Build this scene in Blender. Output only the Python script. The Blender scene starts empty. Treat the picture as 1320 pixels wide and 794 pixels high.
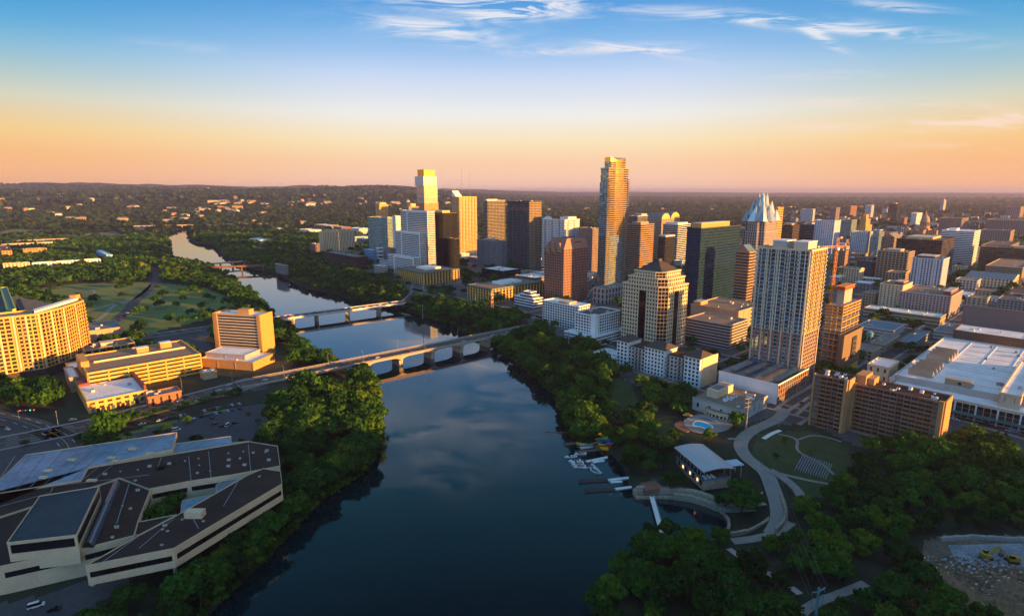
import bpy, math, random
import numpy as np
from mathutils import Vector, Matrix
random.seed(7); RN = np.random.RandomState(11)
C = bpy.context.scene.collection
SC = bpy.context.scene
rad = math.radians
# ------------------------------------------------------------------ camera, sky, sun, exposure
F, U0, V0, PITCH, H = 735.0, 660.0, 397.0, rad(11.5), 160.0
CP, SP = math.cos(PITCH), math.sin(PITCH)
cam = bpy.data.cameras.new('camera'); cam_o = bpy.data.objects.new('camera', cam); C.objects.link(cam_o)
cam.sensor_width = 36; cam.lens = F / 1320 * 36; cam.clip_start = 1; cam.clip_end = 80000
cam_o.location = (0, 0, H); cam_o.rotation_euler = (math.pi / 2 - PITCH, 0, 0)
SC.camera = cam_o
SUN_AZ, SUN_EL = rad(112), rad(6.5)          # azimuth clockwise from the view direction
world = bpy.data.worlds.new('World'); SC.world = world; world.use_nodes = True
wt = world.node_tree; wn = wt.nodes; wl = wt.links; wn.clear()
def WM(op, a, b=None, c=None, clamp=False):
    n = wn.new('ShaderNodeMath'); n.operation = op; n.use_clamp = clamp
    for i, s in enumerate((a, b, c)):
        if s is None: continue
        if isinstance(s, (int, float)): n.inputs[i].default_value = s
        else: wl.new(s, n.inputs[i])
    return n.outputs[0]
def WMIX(fac, a, b, mode='MIX'):
    n = wn.new('ShaderNodeMix'); n.data_type = 'RGBA'; n.blend_type = mode
    for k, s in ((0, fac), (6, a), (7, b)):
        if isinstance(s, (int, float)): n.inputs[k].default_value = s
        elif isinstance(s, tuple): n.inputs[k].default_value = (*s, 1)
        else: wl.new(s, n.inputs[k])
    return n.outputs[2]
tc = wn.new('ShaderNodeTexCoord'); sx = wn.new('ShaderNodeSeparateXYZ'); wl.new(tc.outputs['Generated'], sx.inputs[0])
X, Y, Z = sx.outputs
rampn = wn.new('ShaderNodeValToRGB'); cr = rampn.color_ramp
def lin(c, k=1.13): return tuple((x / 255 / 12.92 if x < 10 else ((x / 255 + .055) / 1.055) ** 2.4) / k for x in c)
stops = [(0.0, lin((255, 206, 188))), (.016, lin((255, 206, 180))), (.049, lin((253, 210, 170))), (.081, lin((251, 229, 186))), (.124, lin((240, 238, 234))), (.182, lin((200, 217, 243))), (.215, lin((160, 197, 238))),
         (.249, lin((120, 178, 230))), (.285, lin((88, 158, 222))), (.36, lin((62, 138, 186))), (.50, lin((22, 92, 116))), (.64, lin((1, 27, 36))), (.70, lin((24, 66, 92))), (.82, lin((125, 160, 195))), (1, lin((145, 180, 210)))]  # overhead stops raised, out of view, to add ambient light
while len(cr.elements) < len(stops): cr.elements.new(0.5)
for e, (p, c) in zip(cr.elements, stops): e.position = p; e.color = (*c, 1)
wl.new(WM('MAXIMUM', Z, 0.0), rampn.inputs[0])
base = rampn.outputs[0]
# warmer low down and deeper blue high up away from the middle; raised behind the camera to add fill light
sd = WM('ADD', WM('MULTIPLY', X, math.sin(SUN_AZ)), WM('MULTIPLY', Y, math.cos(SUN_AZ)))
def WS(a, x0, x1):
    n = wn.new('ShaderNodeMapRange'); n.interpolation_type = 'SMOOTHSTEP'; n.inputs[1].default_value = x0; n.inputs[2].default_value = x1; wl.new(a, n.inputs[0]); return n.outputs[0]
sidec = WMIX(WS(Z, .06, .24), (.98, .79, .53), (.18, .68, .80))
base = WMIX(WM('MULTIPLY', WS(WM('ABSOLUTE', X), .18, .75), 1.0), base, WMIX(1.0, base, sidec, 'MULTIPLY'))
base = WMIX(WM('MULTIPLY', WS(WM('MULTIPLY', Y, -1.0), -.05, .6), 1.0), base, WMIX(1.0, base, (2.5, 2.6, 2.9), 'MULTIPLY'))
glow = WM('POWER', WM('MAXIMUM', sd, 0.0), 7.0)
glow = WM('MULTIPLY', glow, WM('POWER', WM('SUBTRACT', 1.0, WM('MAXIMUM', Z, 0.0), clamp=True), 9.0))
base = WMIX(glow, base, (3.4, 1.55, .30))
# high wisps of cloud, each with its own bearing, length and slant
comb = wn.new('ShaderNodeCombineXYZ')
a_ = WM('DIVIDE', X, WM('MAXIMUM', Y, .05)); c_ = WM('DIVIDE', Z, WM('MAXIMUM', Y, .05))
def tang(u, v):
    b = (V0 - v) / F; dy = CP + b * SP; dz = -SP + b * CP
    return (u - U0) / F / dy, dz / dy
wl.new(a_, comb.inputs[0]); wl.new(WM('MULTIPLY', c_, 7.0), comb.inputs[1])
nz = wn.new('ShaderNodeTexNoise'); nz.inputs['Scale'].default_value = 7.0; nz.inputs['Detail'].default_value = 8; nz.inputs['Roughness'].default_value = .62; nz.inputs['Distortion'].default_value = 1.1
wl.new(comb.outputs[0], nz.inputs['Vector'])
nn = WM('MULTIPLY', WM('SUBTRACT', nz.outputs[0], .42), 4.0, clamp=True)
tot = None
for (u, v, hw, hh, sl, k) in [(640, 4, 90, 13, .04, 2.6), (670, 14, 45, 9, -.1, 2.2), (560, 40, 75, 11, .12, 1.5), (770, 64, 90, 5, -.03, 1.4), (850, 68, 60, 5, .12, 1.6),
                              (960, 24, 120, 7, .07, 1.2), (1130, 40, 110, 7, .10, 1.4), (1055, 46, 30, 6, .5, 1.3), (1070, 98, 60, 5, -.02, .8), (1160, 10, 60, 5, .1, 1.2),
                              (1150, 135, 120, 6, .02, 1.1), (1040, 163, 60, 5, .02, 1.0), (1200, 163, 130, 8, -.04, 1.2), (1290, 154, 50, 6, -.05, 1.6), (1250, 190, 130, 6, .03, .6), (780, 205, 120, 5, .02, .4), (240, 60, 60, 6, .1, .35), (560, -80, 190, 60, .1, .55), (500, -150, 150, 60, -.1, .4)]:
    x0, y0 = tang(u, v); sc = F * CP
    dx = WM('SUBTRACT', a_, x0); dy = WM('SUBTRACT', WM('SUBTRACT', c_, y0), WM('MULTIPLY', dx, -sl))
    g = WM('ADD', WM('POWER', WM('MULTIPLY', dx, sc / hw), 2), WM('POWER', WM('MULTIPLY', dy, sc / hh), 2))
    g = WM('MULTIPLY', WM('EXPONENT', WM('MULTIPLY', g, -1.0)), k)
    tot = g if tot is None else WM('ADD', tot, g)
cl = WM('MULTIPLY', WM('MULTIPLY', tot, nn), WM('GREATER_THAN', Y, 0.0), clamp=True)
base = WMIX(WM('MULTIPLY', cl, .85), base, WMIX(WM('MULTIPLY', c_, 4.0, clamp=True), (.95, .60, .34), (.74, .74, .78)))
sky = wn.new('ShaderNodeTexSky'); sky.sky_type = 'NISHITA'; sky.sun_disc = False
sky.sun_elevation = SUN_EL; sky.sun_rotation = SUN_AZ
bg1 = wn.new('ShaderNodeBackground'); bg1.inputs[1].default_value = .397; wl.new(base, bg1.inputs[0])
bg2 = wn.new('ShaderNodeBackground'); bg2.inputs[1].default_value = .057; wl.new(sky.outputs[0], bg2.inputs[0])
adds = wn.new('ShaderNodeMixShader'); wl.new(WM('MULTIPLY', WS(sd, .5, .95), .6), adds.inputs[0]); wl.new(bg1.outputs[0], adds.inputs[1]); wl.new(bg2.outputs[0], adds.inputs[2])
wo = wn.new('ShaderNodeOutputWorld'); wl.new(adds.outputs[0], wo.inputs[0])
sun = bpy.data.lights.new('sun', 'SUN'); sun.energy = 5.0; sun.angle = rad(0.5); sun.color = (1.0, .47, .10)
sun_o = bpy.data.objects.new('sun', sun); C.objects.link(sun_o)
sdir = Vector((math.sin(SUN_AZ) * math.cos(SUN_EL), math.cos(SUN_AZ) * math.cos(SUN_EL), math.sin(SUN_EL)))
sun_o.rotation_euler = sdir.to_track_quat('Z', 'Y').to_euler(); sun_o.location = (300, -100, 400)
SC.view_settings.view_transform = 'Standard'; SC.view_settings.look = 'None'; SC.view_settings.exposure = 1.55; SC.view_settings.gamma = 1
SC.cycles.use_denoising = True; SC.cycles.max_bounces = 6; SC.cycles.diffuse_bounces = 2; SC.cycles.glossy_bounces = 3
SC.cycles.transparent_max_bounces = 4; SC.cycles.volume_bounces = 0; SC.cycles.sample_clamp_indirect = 6; SC.cycles.caustics_reflective = False

# ------------------------------------------------------------------ perspective bookkeeping
def dirv(u, v):
    a = (u - U0) / F; b = (V0 - v) / F
    return a, CP + b * SP, -SP + b * CP
def at(u, v, z=0.0):
    a, dy, dz = dirv(u, v); t = (z - H) / dz
    return (t * a, t * dy)
def proj(x, y, z):
    dep = y * CP + (H - z) * SP
    up = y * SP - (H - z) * CP
    dep = np.where(dep < 1, 1e9, dep) if isinstance(dep, np.ndarray) else dep
    return U0 + F * x / dep, V0 - F * up / dep
def solve_t(P, z, d, u):
    k = (u - U0) / F
    return (k * (P[1] * CP + (H - z) * SP) - P[0]) / (d[0] - k * d[1] * CP)
def zat(y, v):
    _, dy, dz = dirv(U0, v); return H + y * dz / dy
AZA, AZB = -43.0, 47.0
def azd(az): return (math.sin(rad(az)), math.cos(rad(az)))

# ------------------------------------------------------------------ polygons in plan
def inpoly(px, py, poly):
    px = np.asarray(px, float); py = np.asarray(py, float)
    ins = np.zeros(px.shape, bool); n = len(poly); j = n - 1
    for i in range(n):
        xi, yi = poly[i]; xj, yj = poly[j]
        if yi != yj:
            c = ((yi > py) != (yj > py)) & (px < (xj - xi) * (py - yi) / (yj - yi) + xi)
            ins ^= c
        j = i
    return ins
def distline(px, py, pts, closed=False):
    px = np.asarray(px, float); py = np.asarray(py, float)
    best = np.full(px.shape, 1e18)
    n = len(pts)
    for i in range(n if closed else n - 1):
        ax, ay = pts[i]; bx, by = pts[(i + 1) % n]
        dx, dy = bx - ax, by - ay; L = dx * dx + dy * dy + 1e-9
        t = np.clip(((px - ax) * dx + (py - ay) * dy) / L, 0, 1)
        best = np.minimum(best, (px - ax - t * dx) ** 2 + (py - ay - t * dy) ** 2)
    return np.sqrt(best)
def smooth(pts, it=2, closed=False):
    for _ in range(it):
        q = []
        n = len(pts)
        if not closed: q.append(pts[0])
        for i in range(n if closed else n - 1):
            a, b = pts[i], pts[(i + 1) % n]
            q.append((a[0] * .75 + b[0] * .25, a[1] * .75 + b[1] * .25)); q.append((a[0] * .25 + b[0] * .75, a[1] * .25 + b[1] * .75))
        if not closed: q.append(pts[-1])
        pts = q
    return pts
WZ = -10.0
left_bank = [(262, 800), (330, 735), (372, 692), (420, 642), (468, 612), (485, 590), (489, 560), (487, 530), (484, 505), (474, 490), (440, 476), (412, 464), (398, 450), (384, 436), (370, 424),
             (352, 408), (338, 392), (330, 383), (300, 362), (277, 348), (262, 343), (232, 340), (222, 333), (219, 318), (216, 306), (214, 301)]
right_bank = [(240, 294.5), (244, 299), (243, 308), (252, 313.5), (275, 317), (285, 328), (296, 333), (306, 340), (330, 348.5), (355, 352), (370, 361), (388, 370), (405, 375), (428, 377), (448, 385),
              (473, 389), (500, 394), (516, 398), (557, 413), (582, 419), (600, 428), (630, 443), (657, 461), (675, 476), (693, 491), (703, 500), (716, 512), (722, 530), (732, 556), (745, 572), (766, 572),
              (790, 588), (800, 600), (806, 612), (812, 632), (830, 640), (870, 640), (900, 647), (925, 659), (938, 671), (940, 682), (930, 693), (900, 697), (868, 693), (840, 690), (826, 699), (822, 725), (792, 762), (762, 790)]
RIVER = [(-150, -2500), (-110, 60)] + [at(u, v, WZ) for u, v in left_bank] + [at(u, v, WZ) for u, v in right_bank] + [(45, 60), (230, -2500)]
def vnoise(x, y, s, seed=0):
    x = x / s + seed * 17.3; y = y / s - seed * 9.1
    xi = np.floor(x); yi = np.floor(y); fx = x - xi; fy = y - yi
    def hsh(a, b):
        v = np.sin(a * 127.1 + b * 311.7 + seed * 74.7) * 43758.5453; return v - np.floor(v)
    fx = fx * fx * (3 - 2 * fx); fy = fy * fy * (3 - 2 * fy)
    return (hsh(xi, yi) * (1 - fx) + hsh(xi + 1, yi) * fx) * (1 - fy) + (hsh(xi, yi + 1) * (1 - fx) + hsh(xi + 1, yi + 1) * fx) * fy
def sstep(a, b, x):
    t = np.clip((x - a) / (b - a), 0, 1); return t * t * (3 - 2 * t)
def riv(x, y):
    d = distline(x, y, RIVER, True); return np.where(inpoly(x, y, RIVER), -d, d)
def hgt(x, y, d=None):
    x = np.asarray(x, float); y = np.asarray(y, float)
    if d is None: d = riv(x, y)
    base = np.where(d < 0, np.maximum(-15, -10 + .45 * d), -10 + 1.9 * sstep(0, 5, d) + 8.1 * sstep(2, 58, d))
    r = np.hypot(x, y); az = np.degrees(np.arctan2(x, y))
    lf = 1 - sstep(-14, 6, az)
    n = vnoise(x, y, 1500, 1) * .6 + vnoise(x, y, 600, 2) * .28 + vnoise(x, y, 220, 3) * .12
    hill = (lf * (185 * sstep(2900, 8600, r) * (.44 + .92 * n)) + (1 - lf) * (34 * sstep(3500, 8000, r) * n)
            + 95 * sstep(9000, 20000, r) * (.8 + .4 * vnoise(x, y, 4200, 5)) + 50 * (1 - sstep(0, 26, az)) * sstep(9500, 15000, r) * (.6 + .6 * n))
    # made-up ridge, unseen right of the frame, added to shade the foreground
    side = sstep(0, 1, (np.clip(x - .82 * y - 150, 0, 130)) / 130) * (1 - sstep(95, 235, y)) * (76 + 26 * (1 - sstep(0, 90, y))) * (.85 + .3 * vnoise(x, y, 90, 9))
    return base + hill + side
def gat(u, v):
    z = 0.0
    for _ in range(12):
        x, y = at(u, v, z); z = .5 * z + .5 * float(hgt(x, y))
    x, y = at(u, v, z); return x, y, z

# ------------------------------------------------------------------ materials
MATS = {}
def nodes_of(m): return m.node_tree.nodes, m.node_tree.links
def mat(name, col, rough=.8, metal=0.0, var=.25, scale=.15, bump=0.0, bscale=2.0, emit=None, spec=None, rand=0.0, fine=0.0):
    m = bpy.data.materials.new(name); m.use_nodes = True; n, l = nodes_of(m); p = n['Principled BSDF']
    p.inputs['Roughness'].default_value = rough; p.inputs['Metallic'].default_value = metal
    if spec is not None: p.inputs['Specular IOR Level'].default_value = spec
    g = n.new('ShaderNodeNewGeometry')
    t = n.new('ShaderNodeTexNoise'); t.inputs['Scale'].default_value = scale; t.inputs['Detail'].default_value = 6; t.inputs['Roughness'].default_value = .65; l.new(g.outputs['Position'], t.inputs['Vector'])
    mr = n.new('ShaderNodeMapRange'); mr.inputs[1].default_value = .25; mr.inputs[2].default_value = .75; mr.inputs[3].default_value = 1 - var; mr.inputs[4].default_value = 1 + var
    l.new(t.outputs[0], mr.inputs[0]); f = mr.outputs[0]
    if fine:
        t2 = n.new('ShaderNodeTexNoise'); t2.inputs['Scale'].default_value = scale * 9; t2.inputs['Detail'].default_value = 3; l.new(g.outputs['Position'], t2.inputs['Vector'])
        m2 = n.new('ShaderNodeMapRange'); m2.inputs[1].default_value = .3; m2.inputs[2].default_value = .7; m2.inputs[3].default_value = 1 - fine; m2.inputs[4].default_value = 1 + fine; l.new(t2.outputs[0], m2.inputs[0])
        mm = n.new('ShaderNodeMath'); mm.operation = 'MULTIPLY'; l.new(f, mm.inputs[0]); l.new(m2.outputs[0], mm.inputs[1]); f = mm.outputs[0]
    if rand:
        oi = n.new('ShaderNodeObjectInfo'); m3 = n.new('ShaderNodeMapRange'); m3.inputs[3].default_value = 1 - rand; m3.inputs[4].default_value = 1 + rand; l.new(oi.outputs['Random'], m3.inputs[0])
        mm = n.new('ShaderNodeMath'); mm.operation = 'MULTIPLY'; l.new(f, mm.inputs[0]); l.new(m3.outputs[0], mm.inputs[1]); f = mm.outputs[0]
    v = n.new('ShaderNodeVectorMath'); v.operation = 'SCALE'; v.inputs[0].default_value = col; l.new(f, v.inputs['Scale']); l.new(v.outputs[0], p.inputs['Base Color'])
    if bump:
        b = n.new('ShaderNodeBump'); b.inputs['Strength'].default_value = bump; b.inputs['Distance'].default_value = .3
        t3 = n.new('ShaderNodeTexNoise'); t3.inputs['Scale'].default_value = bscale; t3.inputs['Detail'].default_value = 4; l.new(g.outputs['Position'], t3.inputs['Vector']); l.new(t3.outputs[0], b.inputs['Height']); l.new(b.outputs[0], p.inputs['Normal'])
    if emit: p.inputs['Emission Color'].default_value = (*emit[0], 1); p.inputs['Emission Strength'].default_value = emit[1]
    MATS[name] = m; return m
def glass(name, col, metal=.75, rough=.08, var=.5, tilt=.03, lit=0.0):
    # every pane carries its own two random numbers in its UVs: tint and a slight tilt
    m = bpy.data.materials.new(name); m.use_nodes = True; n, l = nodes_of(m); p = n['Principled BSDF']
    p.inputs['Roughness'].default_value = rough; p.inputs['Metallic'].default_value = metal
    uv = n.new('ShaderNodeUVMap'); s = n.new('ShaderNodeSeparateXYZ'); l.new(uv.outputs[0], s.inputs[0])
    mr = n.new('ShaderNodeMapRange'); mr.inputs[3].default_value = 1 - var; mr.inputs[4].default_value = 1 + var; l.new(s.outputs[0], mr.inputs[0])
    v = n.new('ShaderNodeVectorMath'); v.operation = 'SCALE'; v.inputs[0].default_value = col; l.new(mr.outputs[0], v.inputs['Scale']); l.new(v.outputs[0], p.inputs['Base Color'])
    g = n.new('ShaderNodeNewGeometry')
    wn_ = n.new('ShaderNodeTexWhiteNoise'); wn_.noise_dimensions = '2D'; l.new(uv.outputs[0], wn_.inputs['Vector'])
    sb = n.new('ShaderNodeVectorMath'); sb.operation = 'SUBTRACT'; l.new(wn_.outputs['Color'], sb.inputs[0]); sb.inputs[1].default_value = (.5, .5, .5)
    sc = n.new('ShaderNodeVectorMath'); sc.operation = 'SCALE'; sc.inputs['Scale'].default_value = tilt; l.new(sb.outputs[0], sc.inputs[0])
    ad = n.new('ShaderNodeVectorMath'); ad.operation = 'ADD'; l.new(g.outputs['Normal'], ad.inputs[0]); l.new(sc.outputs[0], ad.inputs[1])
    no = n.new('ShaderNodeVectorMath'); no.operation = 'NORMALIZE'; l.new(ad.outputs[0], no.inputs[0]); l.new(no.outputs[0], p.inputs['Normal'])
    if lit:
        gt = n.new('ShaderNodeMath'); gt.operation = 'GREATER_THAN'; gt.inputs[1].default_value = 1 - lit; l.new(s.outputs[1], gt.inputs[0])
        mu = n.new('ShaderNodeMath'); mu.operation = 'MULTIPLY'; mu.inputs[1].default_value = 1.1; l.new(gt.outputs[0], mu.inputs[0])
        p.inputs['Emission Color'].default_value = (1, .55, .2, 1); l.new(mu.outputs[0], p.inputs['Emission Strength'])
    MATS[name] = m; return m
mat('cream', (.66, .52, .33), .8, var=.12, fine=.08); mat('white', (.80, .80, .79), .7, var=.1, fine=.06); mat('pale', (.52, .48, .43), .8, var=.12)
mat('tan', (.42, .31, .20), .85, var=.14, fine=.1); mat('ochre', (.66, .37, .08), .8, var=.1, fine=.08); mat('amber', (.55, .28, .08), .8, var=.1); mat('gold', (.70, .41, .10), .8, var=.1, fine=.06)
mat('brick_lit', (.50, .26, .10), .85, var=.12, fine=.1); mat('brick', (.30, .135, .07), .85, var=.16, fine=.14, scale=.3); mat('pink', (.30, .135, .10), .6, var=.1, fine=.08); mat('granite', (.33, .19, .12), .6, var=.1, fine=.1)  # the tan brick is the brick colour with sunlight put in
mat('mauve', (.24, .17, .155), .8, var=.12); mat('brown', (.13, .085, .06), .8, var=.2); mat('darkbrown', (.05, .032, .028), .75, var=.2); mat('black', (.014, .014, .017), .5, var=.2)
mat('grey', (.26, .26, .27), .8, var=.15, fine=.08); mat('darkgrey', (.10, .10, .11), .8, var=.2); mat('steel', (.3, .32, .34), .45, .5, var=.15); mat('concrete', (.38, .35, .31), .85, var=.15, fine=.1)
mat('pinkgrey', (.42, .35, .33), .8, var=.1); mat('blueframe', (.16, .42, .62), .5, var=.1); mat('bluewhite', (.50, .57, .66), .5, var=.1)
mat('roof_tar', (.085, .075, .07), .9, var=.35, scale=.08, fine=.2); mat('roof_brown', (.034, .015, .009), .9, var=.55, scale=.06, fine=.2); mat('roof_white', (.78, .78, .78), .7, var=.22, scale=.05, fine=.1)
mat('roof_tan', (.24, .17, .12), .9, var=.2, scale=.08, fine=.12); mat('roof_grey', (.19, .18, .18), .85, var=.3, scale=.1, fine=.15); mat('roof_teal', (.05, .13, .12), .5, var=.2); mat('roof_blue', (.10, .17, .24), .5, var=.2)
mat('roof_slate', (.06, .045, .04), .6, var=.2); mat('roof_red', (.22, .045, .04), .7, var=.2); mat('roof_metal', (.24, .32, .42), .38, .45, var=.5, scale=.05, fine=.18); mat('roof_copper', (.30, .14, .10), .6, var=.15)
mat('roof_darkteal', (.012, .035, .05), .6, var=.4, scale=.05, fine=.3); mat('solar', (.05, .10, .17), .25, .4, var=.2)
mat('asphalt', (.050, .050, .056), .85, var=.25, scale=.06, fine=.12); mat('paving', (.27, .235, .21), .85, var=.2, scale=.12, fine=.12); mat('gravel_lot', (.13, .12, .12), .9, var=.25, scale=.05, fine=.15)
mat('paint_white', (.75, .74, .70), .7, var=.1); mat('paint_yellow', (.7, .42, .06), .7, var=.1); mat('stone', (.36, .29, .21), .9, var=.45, scale=.9, fine=.4, bump=.7, bscale=1.2)
mat('brickpave', (.22, .10, .065), .9, var=.2); mat('rubble', (.21, .125, .065), .95, var=.7, scale=.5, fine=.5, bump=1.0, bscale=1.5); mat('dust', (.24, .25, .28), .95, var=.5, scale=.12, fine=.3)
mat('bridge_concrete', (.42, .35, .27), .85, var=.18, fine=.12, scale=.2); mat('bridge_white', (.52, .50, .48), .8, var=.15, fine=.1); mat('rust', (.20, .085, .05), .8, var=.3)
mat('void', (.018, .016, .015), .9, var=.2); mat('orange_steel', (.75, .24, .02), .6, var=.1); mat('red_form', (.42, .06, .03), .8, var=.2); mat('pool', (.02, .42, .62), .1, var=.1); mat('wood', (.17, .10, .07), .85, var=.3, scale=1.0)
mat('plank_dark', (.055, .035, .035), .85, var=.3, scale=1.0); mat('aluminium', (.55, .56, .58), .4, .4, var=.1); mat('warm_lamp', (.9, .6, .3), .5, emit=((1, .60, .22), .8)); mat('lime', (.35, .50, .10), .6)
mat('tyre', (.015, .015, .015), .8); mat('excavator', (.50, .26, .02), .6, var=.2); mat('canvas_orange', (.75, .30, .05), .8); mat('canvas_blue', (.10, .25, .42), .8); mat('panel_brown', (.17, .11, .07), .7, var=.1)
mat('patina', (.20, .42, .44), .35, .35, var=.12); mat('pylon', (.10, .26, .30), .5, .3); mat('dome', (.46, .24, .13), .75, var=.12, fine=.1)
glass('glass_dark', (.045, .055, .065), .55, .07, .6, .02); glass('glass_teal', (.08, .15, .18), .65, .06, .5, .02, .0); glass('glass_blue', (.20, .36, .44), .75, .06, .6, .05); glass('glass_gold', (.66, .40, .12), .9, .12, .25, .010)  # gold panes carry the reflected sunrise in their colour
glass('glass_black', (.018, .022, .030), .6, .05, .5, .012); glass('glass_brown', (.09, .055, .03), .7, .08, .5, .012); glass('glass_pale', (.30, .36, .40), .7, .08, .5, .02); glass('glass_cyan', (.16, .40, .50), .7, .08, .4, .03)
glass('glass_green', (.004, .045, .105), .35, .05, .35, .014); glass('window_dark', (.05, .045, .045), .35, .12, .7, .03); glass('glass_frost', (.66, .72, .74), .5, .12, .3, .04)

# ------------------------------------------------------------------ mesh building
class MB:
    def __init__(s): s.v = []; s.f = []; s.m = []; s.uv = []; s.mats = []
    def mi(s, m):
        if m not in s.mats: s.mats.append(m)
        return s.mats.index(m)
    def quad(s, pts, m, uv=None):
        b = len(s.v); s.v.extend(pts); s.f.append(tuple(range(b, b + len(pts)))); s.m.append(s.mi(m)); s.uv.append(uv or (random.random(), random.random()))
    def box(s, x0, y0, z0, x1, y1, z1, m, bottom=False):
        v = [(x0, y0, z0), (x1, y0, z0), (x1, y1, z0), (x0, y1, z0), (x0, y0, z1), (x1, y0, z1), (x1, y1, z1), (x0, y1, z1)]
        fs = [(4, 5, 6, 7), (0, 1, 5, 4), (1, 2, 6, 5), (2, 3, 7, 6), (3, 0, 4, 7)] + ([(3, 2, 1, 0)] if bottom else [])
        for f in fs: s.quad([v[i] for i in f], m)
    def prism(s, poly, z0, z1, m, mtop=None, top=True, bottom=False, poly1=None):
        n = len(poly); p1 = poly1 or poly
        zf = (lambda z, i: z[i] if isinstance(z, (list, tuple)) else z)
        for i in range(n):
            j = (i + 1) % n
            s.quad([(*poly[i], zf(z0, i)), (*poly[j], zf(z0, j)), (*p1[j], zf(z1, j)), (*p1[i], zf(z1, i))], m)
        if top: s.quad([(*p1[i], zf(z1, i)) for i in range(n)], mtop or m)
        if bottom: s.quad([(*poly[i], zf(z0, i)) for i in reversed(range(n))], m)
    def bar(s, a, b, r, m, n=6, r2=None):
        a = Vector(a); b = Vector(b); d = (b - a)
        if d.length < 1e-6: return
        d.normalize(); up = Vector((0, 0, 1)) if abs(d.z) < .9 else Vector((1, 0, 0))
        u = d.cross(up).normalized(); w = d.cross(u); r2 = r if r2 is None else r2
        A = [a + (u * math.cos(2 * math.pi * (i + .5) / n) + w * math.sin(2 * math.pi * (i + .5) / n)) * r for i in range(n)]
        B = [b + (u * math.cos(2 * math.pi * (i + .5) / n) + w * math.sin(2 * math.pi * (i + .5) / n)) * r2 for i in range(n)]
        for i in range(n):
            j = (i + 1) % n; s.quad([tuple(A[j]), tuple(A[i]), tuple(B[i]), tuple(B[j])], m)
        s.quad([tuple(p) for p in A], m); s.quad([tuple(p) for p in reversed(B)], m)
    def cyl(s, cx, cy, z0, z1, r0, r1, m, n=16, top=True):
        for i in range(n):
            a0 = 2 * math.pi * i / n; a1 = 2 * math.pi * (i + 1) / n
            s.quad([(cx + r0 * math.cos(a0), cy + r0 * math.sin(a0), z0), (cx + r0 * math.cos(a1), cy + r0 * math.sin(a1), z0), (cx + r1 * math.cos(a1), cy + r1 * math.sin(a1), z1), (cx + r1 * math.cos(a0), cy + r1 * math.sin(a0), z1)], m)
        if top: s.quad([(cx + r1 * math.cos(2 * math.pi * i / n), cy + r1 * math.sin(2 * math.pi * i / n), z1) for i in range(n)], m)
    def mesh(s, name):
        me = bpy.data.meshes.new(name); me.from_pydata(s.v, [], s.f)
        for m in s.mats: me.materials.append(MATS[m])
        me.polygons.foreach_set('material_index', s.m)
        uvl = me.uv_layers.new(name='UVMap'); ls = np.repeat(np.array(s.uv, np.float32), [len(f) for f in s.f], axis=0)
        uvl.data.foreach_set('uv', ls.ravel()); me.update(); return me
    def build(s, name, parent=None, loc=None, rz=0):
        if not s.f: return None
        o = bpy.data.objects.new(name, s.mesh(name)); C.objects.link(o)
        if parent: o.parent = parent
        if loc: o.location = loc; o.rotation_euler = (0, 0, rz)
        return o
def tag(o, label=None, cat=None, group=None, kind=None):
    if label: o['label'] = label
    if cat: o['category'] = cat
    if group: o['group'] = group
    if kind: o['kind'] = kind
    return o
def empty(name, label, cat, loc, rz=0, group=None):
    o = bpy.data.objects.new(name, None); C.objects.link(o); o.location = loc; o.rotation_euler = (0, 0, rz); o.empty_display_size = .1
    return tag(o, label, cat, group)
def area(p): return .5 * sum(p[i][0] * p[(i + 1) % len(p)][1] - p[(i + 1) % len(p)][0] * p[i][1] for i in range(len(p)))
def offset(poly, d):
    n = len(poly); out = []
    for i in range(n):
        a = Vector(poly[i - 1]); b = Vector(poly[i]); c = Vector(poly[(i + 1) % n])
        e1 = (b - a).normalized(); e2 = (c - b).normalized(); n1 = Vector((e1.y, -e1.x)); n2 = Vector((e2.y, -e2.x))
        k = n1 + n2; q = max(.35, 1 + n1.dot(n2)); out.append(tuple(b + k * (d / q)))
    return out

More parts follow.
